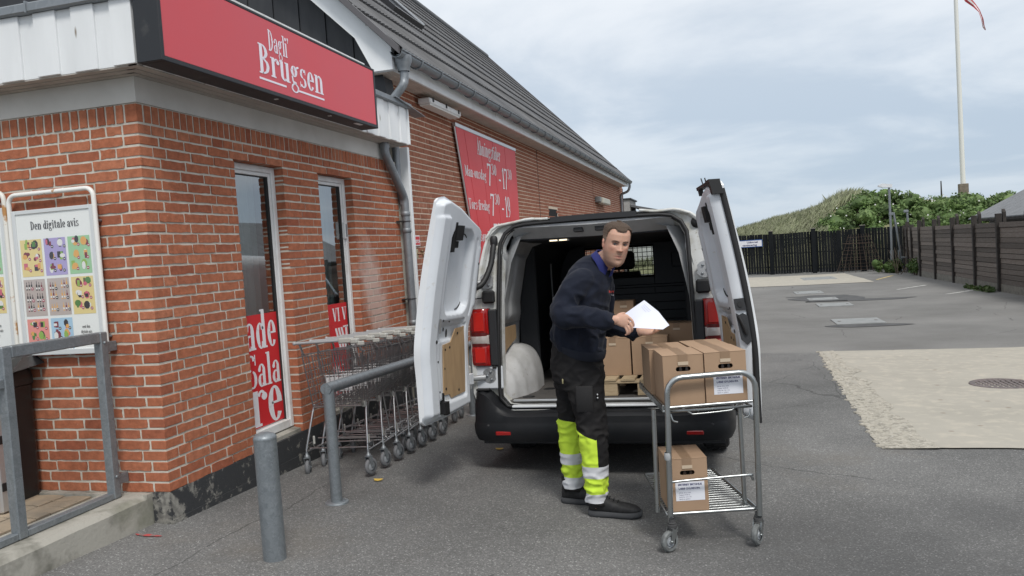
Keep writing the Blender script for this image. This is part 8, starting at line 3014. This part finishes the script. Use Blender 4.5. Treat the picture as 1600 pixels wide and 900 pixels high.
def bush(name, label, cat, centres, radii, n, size, seed, mt, group, flowers=0, parent_loc=None):
    loc = Vector(centres[0]); loc.z = min(c[2] - r[2] for c, r in zip(centres, radii))
    t = thing(name, label, cat, loc, group)
    V, F = leaves(centres, radii, n, size, seed)
    V = V - np.array(loc)[None, :]
    o = bpy.data.objects.new('foliage', np_mesh('foliage', V, F, mt)); COL.objects.link(o); o.parent = t
    # inner mass of darker twigs so the crown is not see-through
    mb = MB(); rg = random.Random(seed)
    for c, r in zip(centres, radii):
        for q in range(16):
            a, b2 = rg.uniform(0, 6.28), rg.uniform(.2, 1.4)
            e_ = (c[0] + r[0] * .8 * math.cos(a) * math.cos(b2), c[1] + r[1] * .8 * math.sin(a) * math.cos(b2), c[2] + r[2] * .85 * math.sin(b2))
            mb.tube([(c[0] + rg.uniform(-.3, .3) * r[0], c[1] + rg.uniform(-.3, .3) * r[1], c[2] - r[2]), ((c[0] + e_[0]) / 2, (c[1] + e_[1]) / 2, (c[2] - r[2] * .3 + e_[2]) / 2), e_], [.03, .02, .006], 4)
    mb.build('stem', M_twig, t)
    mb = MB()
    for c, r in zip(centres, radii): mb.ball(c, (r[0] * .72, r[1] * .72, r[2] * .72), 14, 8)
    mb.v = [(p[0] + .12 * math.sin(p[1] * 3 + p[2] * 4), p[1], p[2] + .1 * math.sin(p[0] * 4)) for p in mb.v]
    mb.build('inner_growth', M_rose if mt is M_rose else mt, t)
    if flowers:
        mb = MB(); rg2 = np.random.RandomState(seed + 9)
        for q in range(flowers):
            c, r = centres[rg2.randint(len(centres))], radii[0]
            i = [k_ for k_, cc in enumerate(centres) if cc is c][0]; r = radii[i]
            d = rg2.normal(size=3); d[1] = -abs(d[1]); d[2] = abs(d[2]); d /= np.linalg.norm(d)
            p = Vector((c[0] + d[0] * r[0] * 1.02, c[1] + d[1] * r[1] * 1.02, c[2] + d[2] * r[2] * 1.02))
            for k_ in range(5):
                a = 2 * math.pi * k_ / 5
                e1 = Vector((math.cos(a), -.2, math.sin(a))) * .045; e2 = Vector((math.cos(a + .7), -.25, math.sin(a + .7))) * .042; e3 = Vector((math.cos(a - .7), -.25, math.sin(a - .7))) * .042
                mb.add([p, p + e3, p + e1, p + e2], [(0, 1, 2, 3)])
        mb.build('flower', M_petal, t)
    return t


# dune behind the fence
mb = MB(); P = []
nx_, ny_ = 70, 22
def dune(x, y):
    prof = np.interp(x, [-6, 2, 4.6, 7.2, 9.6, 11.5, 13, 15, 18, 22, 28, 40], [.2, .9, 1.65, 2.25, 2.65, 3.2, 3.25, 3.1, 2.9, 2.6, 2.3, 1.5])
    f = math.sin(math.pi * max(0, min(1, (y - 41) / 26))) ** .8
    return -.65 + (prof + .55) * f + .12 * noise.noise(Vector((x * .6, y * .6, 0)))
for i in range(nx_ + 1):
    for j in range(ny_ + 1):
        x, y = -8 + 52 * i / nx_, 40.5 + 27 * j / ny_
        P.append((x, y, dune(x, y)))
mb.add(P, [(i * (ny_ + 1) + j, (i + 1) * (ny_ + 1) + j, (i + 1) * (ny_ + 1) + j + 1, i * (ny_ + 1) + j + 1) for i in range(nx_) for j in range(ny_)], 0, True)
struct('dune', mb, mat('dune_ground', (0.22, 0.215, 0.12), 1.0, var=(2, (0.15, 0.16, 0.08), .4, .6), var2=(7, (.30, .28, .17), .5, .7)))
# marram grass on the dune
rg = np.random.RandomState(2)
n = 52000
X = rg.uniform(-4, 24, n); Y = rg.uniform(44, 57, n); keep = (X < 8.9 + .22 * (Y - 44)) | ((Y > 51) & (X < 12.6)); X = X[keep]; Y = Y[keep]; n = len(X)
Z = np.array([dune(a, b_) for a, b_ in zip(X, Y)])
hgt = rg.uniform(.25, .62, n) * (1 + .9 * np.exp(-((X - 11.3) / 1.3) ** 2)); lean = rg.normal(.25, .22, n); ly2 = rg.normal(0, .15, n)
w_ = .016
V = np.empty((n, 4, 3))
V[:, 0] = np.stack([X - w_, Y, Z - .05], 1); V[:, 1] = np.stack([X + w_, Y, Z - .05], 1)
V[:, 2] = np.stack([X + w_ * .5 + lean * hgt * .45, Y + ly2 * hgt * .5, Z + hgt * .6], 1); V[:, 3] = np.stack([X + lean * hgt * 1.1, Y + ly2 * hgt, Z + hgt], 1)
o = bpy.data.objects.new('dune_grass', np_mesh('dune_grass', V.reshape(-1, 3), np.arange(4 * n).reshape(-1, 4), M_grassd)); COL.objects.link(o)
tag(o, 'pale green grass covering the dune behind the black fence', 'grass', kind='stuff')


def blobs(x0, x1, ztop_fn, yc, n, seed, ry=1.6):
    r_ = random.Random(seed); C_, Rr = [], []
    for i in range(n):
        x = x0 + (x1 - x0) * (i + .5) / n + r_.uniform(-.3, .3)
        zt_ = ztop_fn(x) + r_.uniform(-.18, .15); zb_ = .3
        k = r_.uniform(.75, 1.15)
        for lv in range(4):
            zc_ = zt_ - .62 * k - lv * .85
            if zc_ < -.3: break
            C_.append((x + r_.uniform(-.35, .35), yc - lv * .9 + r_.uniform(-.4, .4), zc_)); Rr.append((.95 * k, ry * .6 * k, .66 * k))
    return C_, Rr


def topz(x, y):      # skyline of the roses, read in the photo as (px, py)
    px = [1288, 1310, 1340, 1365, 1400, 1440, 1470, 1500, 1530, 1560, 1600, 1660, 1800]
    py = [345, 330, 306, 297, 293, 303, 306, 303, 305, 301, 298, 300, 305]
    # world x at depth y for each px
    xs_, zs_ = [], []
    for a, b_ in zip(px, py):
        q = at(a, b_, 1, y); xs_.append(q.x); zs_.append(q.z)
    return float(np.interp(x, xs_, zs_))


secs = [(8.6, 11.8, 'low rose bush at the left end of the thicket, beside the dune grass', 5200, 14), (11.8, 14.6, 'rose bush with white flowers behind the street lamp', 8000, 26), (14.6, 17.2, 'rose bush with white flowers between the street lamp and the flagpole', 7500, 22), (17.2, 20.0, 'rose bush at the foot of the flagpole', 7500, 16), (20.0, 25.0, 'rose bush behind the grey shed roof at the right edge', 8000, 10)]
for k, (x0, x1, lab, nl, fl) in enumerate(secs):
    yc = 46.5 + (k % 2) * .8
    C_, Rr = blobs(x0, x1, lambda x: topz(x, yc) , yc, (5 if k == 0 else 4) if k < 4 else 6, 20 + k)
    bush('rose_bush', lab, 'bush', C_, Rr, int(nl * 1.5), .105, 40 + k, M_rose, 'rose bushes on the dune behind the fence', fl)
# paler willow-like bush at the far right
C_, Rr = blobs(22.0, 26.0, lambda x: topz(x, 49) + .15, 49.5, 4, 77)
bush('grey_willow_bush', 'paler grey green bush at the right edge of the skyline', 'bush', C_, Rr, 6000, .09, 71, leaf_mat('willow_leaf', (.14, .16, .10), (.19, .21, .14), (.26, .27, .19)), None)
# weeds in the fence corner
def weeds(cx, cy, rx, ry, h_, n, seed, lab, grp=None):
    z = gz(cx, cy); 
    C_ = []; Rr = []
    r_ = random.Random(seed)
    for k in range(6): C_.append((cx + r_.uniform(-rx, rx), cy + r_.uniform(-ry, ry), z + h_ * r_.uniform(.25, .6))); Rr.append((rx * .5, ry * .5 + .1, h_ * .5))
    return bush('corner_weeds', lab, 'weeds', C_, Rr, n, .06, seed, M_weed, grp)
weeds(10.35, 33.4, .45, .4, .55, 1500, 5, 'green weeds growing round the foot of the street lamp')
weeds(11.2, 31.4, .75, .9, .75, 3200, 6, 'larger clump of green weeds by the plank fence right of the street lamp')
weeds(10.45, 21.3, .12, .8, .14, 500, 8, 'low strip of weeds at the foot of the plank fence')
mb = MB()
rg3 = random.Random(8)
for k in range(14):
    x, y = 10.9 + rg3.uniform(-.6, .9), 32.0 + rg3.uniform(-1, 1); z = gz(x, y)
    mb.tube([(x, y, z), (x + rg3.uniform(-.5, .5), y, z + rg3.uniform(.5, 1.2))], [.02, .008], 4)
tag(mb.build('bare_stems', M_twig), 'bare dry stems sticking out of the weeds by the fence corner', 'stems', kind='stuff')

# flagpole on its timber foot
fy = 52.0
a, b_ = at(1505, 290, 1, fy), at(1488.5, 0, 1, fy)
t = thing('flagpole', 'white flagpole rising behind the bushes on a dark timber foot', 'flagpole', (a.x, fy, .5))
mb = MB(); mb.tube([(a.x, fy, .5), (a.x, fy, 21)], [.16, .10], 14); mb.build('pole', mat('pole_white', (.72, .72, .68), .5), t)
mb = MB(); mb.bbox(a.x - .26, a.x + .26, fy - .22, fy + .22, .3, a.z + .12, .02); mb.build('foot', mat('foot_wood', (.20, .17, .13), .9, var=(5, (.12, .10, .08), .4, .7)), t)
t2 = thing('pennant', 'long narrow red and white pennant streaming from the flagpole', 'flag', (a.x, fy, 19))
mb = MB(); top = at(1489, -60, 1, fy)
pth = [at(*q, 1, fy) for q in ((1486, -95), (1492, -50), (1500, -22), (1511, -2), (1522, 8), (1530, 17), (1535, 30), (1537, 42), (1540, 47))]
wd = [.55, .50, .44, .36, .28, .20, .13, .07, .03]
P = []
for k, (p, wv) in enumerate(zip(pth, wd)):
    nrm = Vector((.55, 0, .83)) if k < 6 else Vector((.95, 0, .3))
    for f in (-.5, -.17, .17, .5): P.append(p + nrm * wv * f + Vector((0, .08 * math.sin(k * 1.3 + f * 3), 0)))
for k in range(len(pth) - 1):
    for j in range(3): mb.add([P[k * 4 + j], P[k * 4 + j + 1], P[k * 4 + 5 + j], P[k * 4 + 4 + j]], [(0, 1, 2, 3)], 1 if j == 1 else 0, True)
mb.build('cloth', [mat('flag_red', (.42, .05, .06), .8), mat('flag_white', (.72, .70, .70), .8)], t2)
# small mast far off
q = at(1471, 302, 1, 60)
mb = MB(); mb.tube([(q.x, 60, 0), (q.x, 60, q.z + .9)], [.12, .04], 6); tag(mb.build('distant_mast', M_post), 'thin dark mast poking out of the bushes left of the flagpole', 'mast')

# grey shed roof behind the plank fence
t = thing('grey_shed', 'low shed with a grey sheet roof behind the plank fence at the right edge', 'building', (15.5, 24, -.6))
M_shedr = mat('grey_sheet', (0.17, 0.175, 0.185), 0.6, var=(3, (0.13, 0.135, 0.14), .4, .7), stretch=(1, .3, 1))
e0 = at(1508, 344, 0, 12.4)       # far low corner of the eave
mb = MB()
xe, ze = 12.4, 1.44
ridge = (16.2, 3.35)
mb.box(12.9, 19.4, 17.5, 28.6, -.8, 1.40); mb.build('wall', mat('shed_wall', (.28, .27, .25), .9), t)
for k in range(20):
    y0, y1 = 16.9 + k * .62, 16.9 + (k + 1) * .62 - .02
    if y1 > e0.y + .1: break
    mb = MB(); mb.add([(xe, y0, ze), (xe, y1, ze), (ridge[0], y1, ridge[1]), (ridge[0], y0, ridge[1]), (xe, y0, ze - .04), (xe, y1, ze - .04), (ridge[0], y1, ridge[1] - .04), (ridge[0], y0, ridge[1] - .04)], [(0, 3, 2, 1), (4, 5, 6, 7), (0, 1, 5, 4), (1, 2, 6, 5), (2, 3, 7, 6), (3, 0, 4, 7)]); mb.build('roof_sheet', M_shedr, t)
mb = MB(); yend = y0
mb.add([(ridge[0], 16.9, ridge[1]), (ridge[0], yend, ridge[1]), (20, yend, ze), (20, 16.9, ze)], [(0, 1, 2, 3)]); mb.build('roof_slope', M_shedr, t)
mb = MB(); mb.prism([(12.9, 1.35), (ridge[0], 3.25), (19.4, 1.35)], lambda u, v, d: (u, d, v), yend - .5, yend - .4); mb.build('gable', bpy.data.materials['shed_wall'], t)
mb = MB(); mb.box(xe - .02, xe + .01, 16.9, yend, ze - .12, ze - .045); mb.build('eave_board', M_post, t)

# outbuilding glimpsed past the shop's far corner
t = thing('far_outbuilding', 'small grey outbuilding with sloping roof beyond the end of the shop', 'building', (-1.5, 46, -.6))
mb = MB(); mb.box(-5, -1.95, 44.5, 48, -.7, 4.05); mb.build('chimney_block', mat('grey_brickwork', (.30, .29, .28), .9, var=(4, (.22, .21, .2), .4, .7)), t)
mb = MB(); mb.bbox(-5.1, -1.85, 44.4, 48.1, 4.051, 4.15, .02); mb.build('cap', M_black, t)
mb = MB(); mb.box(-1.94, .6, 45, 50, -.7, 3.1); mb.build('wall', bpy.data.materials['wall_white2'] if 'wall_white2' in bpy.data.materials else mat('wall_white2', (.55, .55, .54), .8), t)
mb = MB(); mb.prism([(-1.94, 3.75), (-1.94, 3.62), (1.1, 2.85), (1.1, 2.98)], lambda u, v, d: (u, d, v), 44.6, 50.4); mb.build('roof', M_roof, t)

# added pale house beyond the van, to brighten the view through its cab window
t = thing('added_pale_house', 'added low pale house beyond the van, brightening the view through its bulkhead window', 'building', (1.5, 50, -.6))
mb = MB(); mb.box(-1.5, 3.6, 47, 52, -.8, 2.2); mb.build('wall', mat('pale_wall', (.75, .80, .80), .8), t)
mb = MB(); mb.prism([(46.6, 2.15), (52.4, 2.15), (49.5, 2.95)], lambda u, v, d: (d, u, v), -1.8, 3.9); mb.build('roof', M_roof, t)
mb = MB()
for x in (-.6, 1.0, 2.5): mb.bbox(x, x + .7, 46.95, 46.99, .6, 1.8, .01)
mb.build('window', M_glass, t)

# neighbouring house on the other side of the yard, out of the frame, mirrored in the panes
t = thing('neighbour_house', 'neighbouring house with a red tiled roof across the yard', 'building', (20, 9, -.6))
mb = MB(); mb.box(17, 25, 2, 16, -.8, 2.7); mb.build('wall', mat('white_house_wall', (.6, .6, .58), .9), t)
mb = MB(); mb.prism([(16.5, 2.6), (21, 6.6), (25.5, 2.6), (25.4, 2.45), (21, 6.4), (16.6, 2.45)], lambda u, v, d: (u, d, v), 1.6, 16.4); mb.build('roof', mat('red_roof', (.26, .10, .06), .85, var=(6, (.2, .075, .05), .4, .7)), t)
mb = MB()
for y in (4, 7, 10, 13): mb.bbox(16.96, 17.0, y, y + 1.2, .4, 1.9, .01)
mb.build('window', M_glass, t)
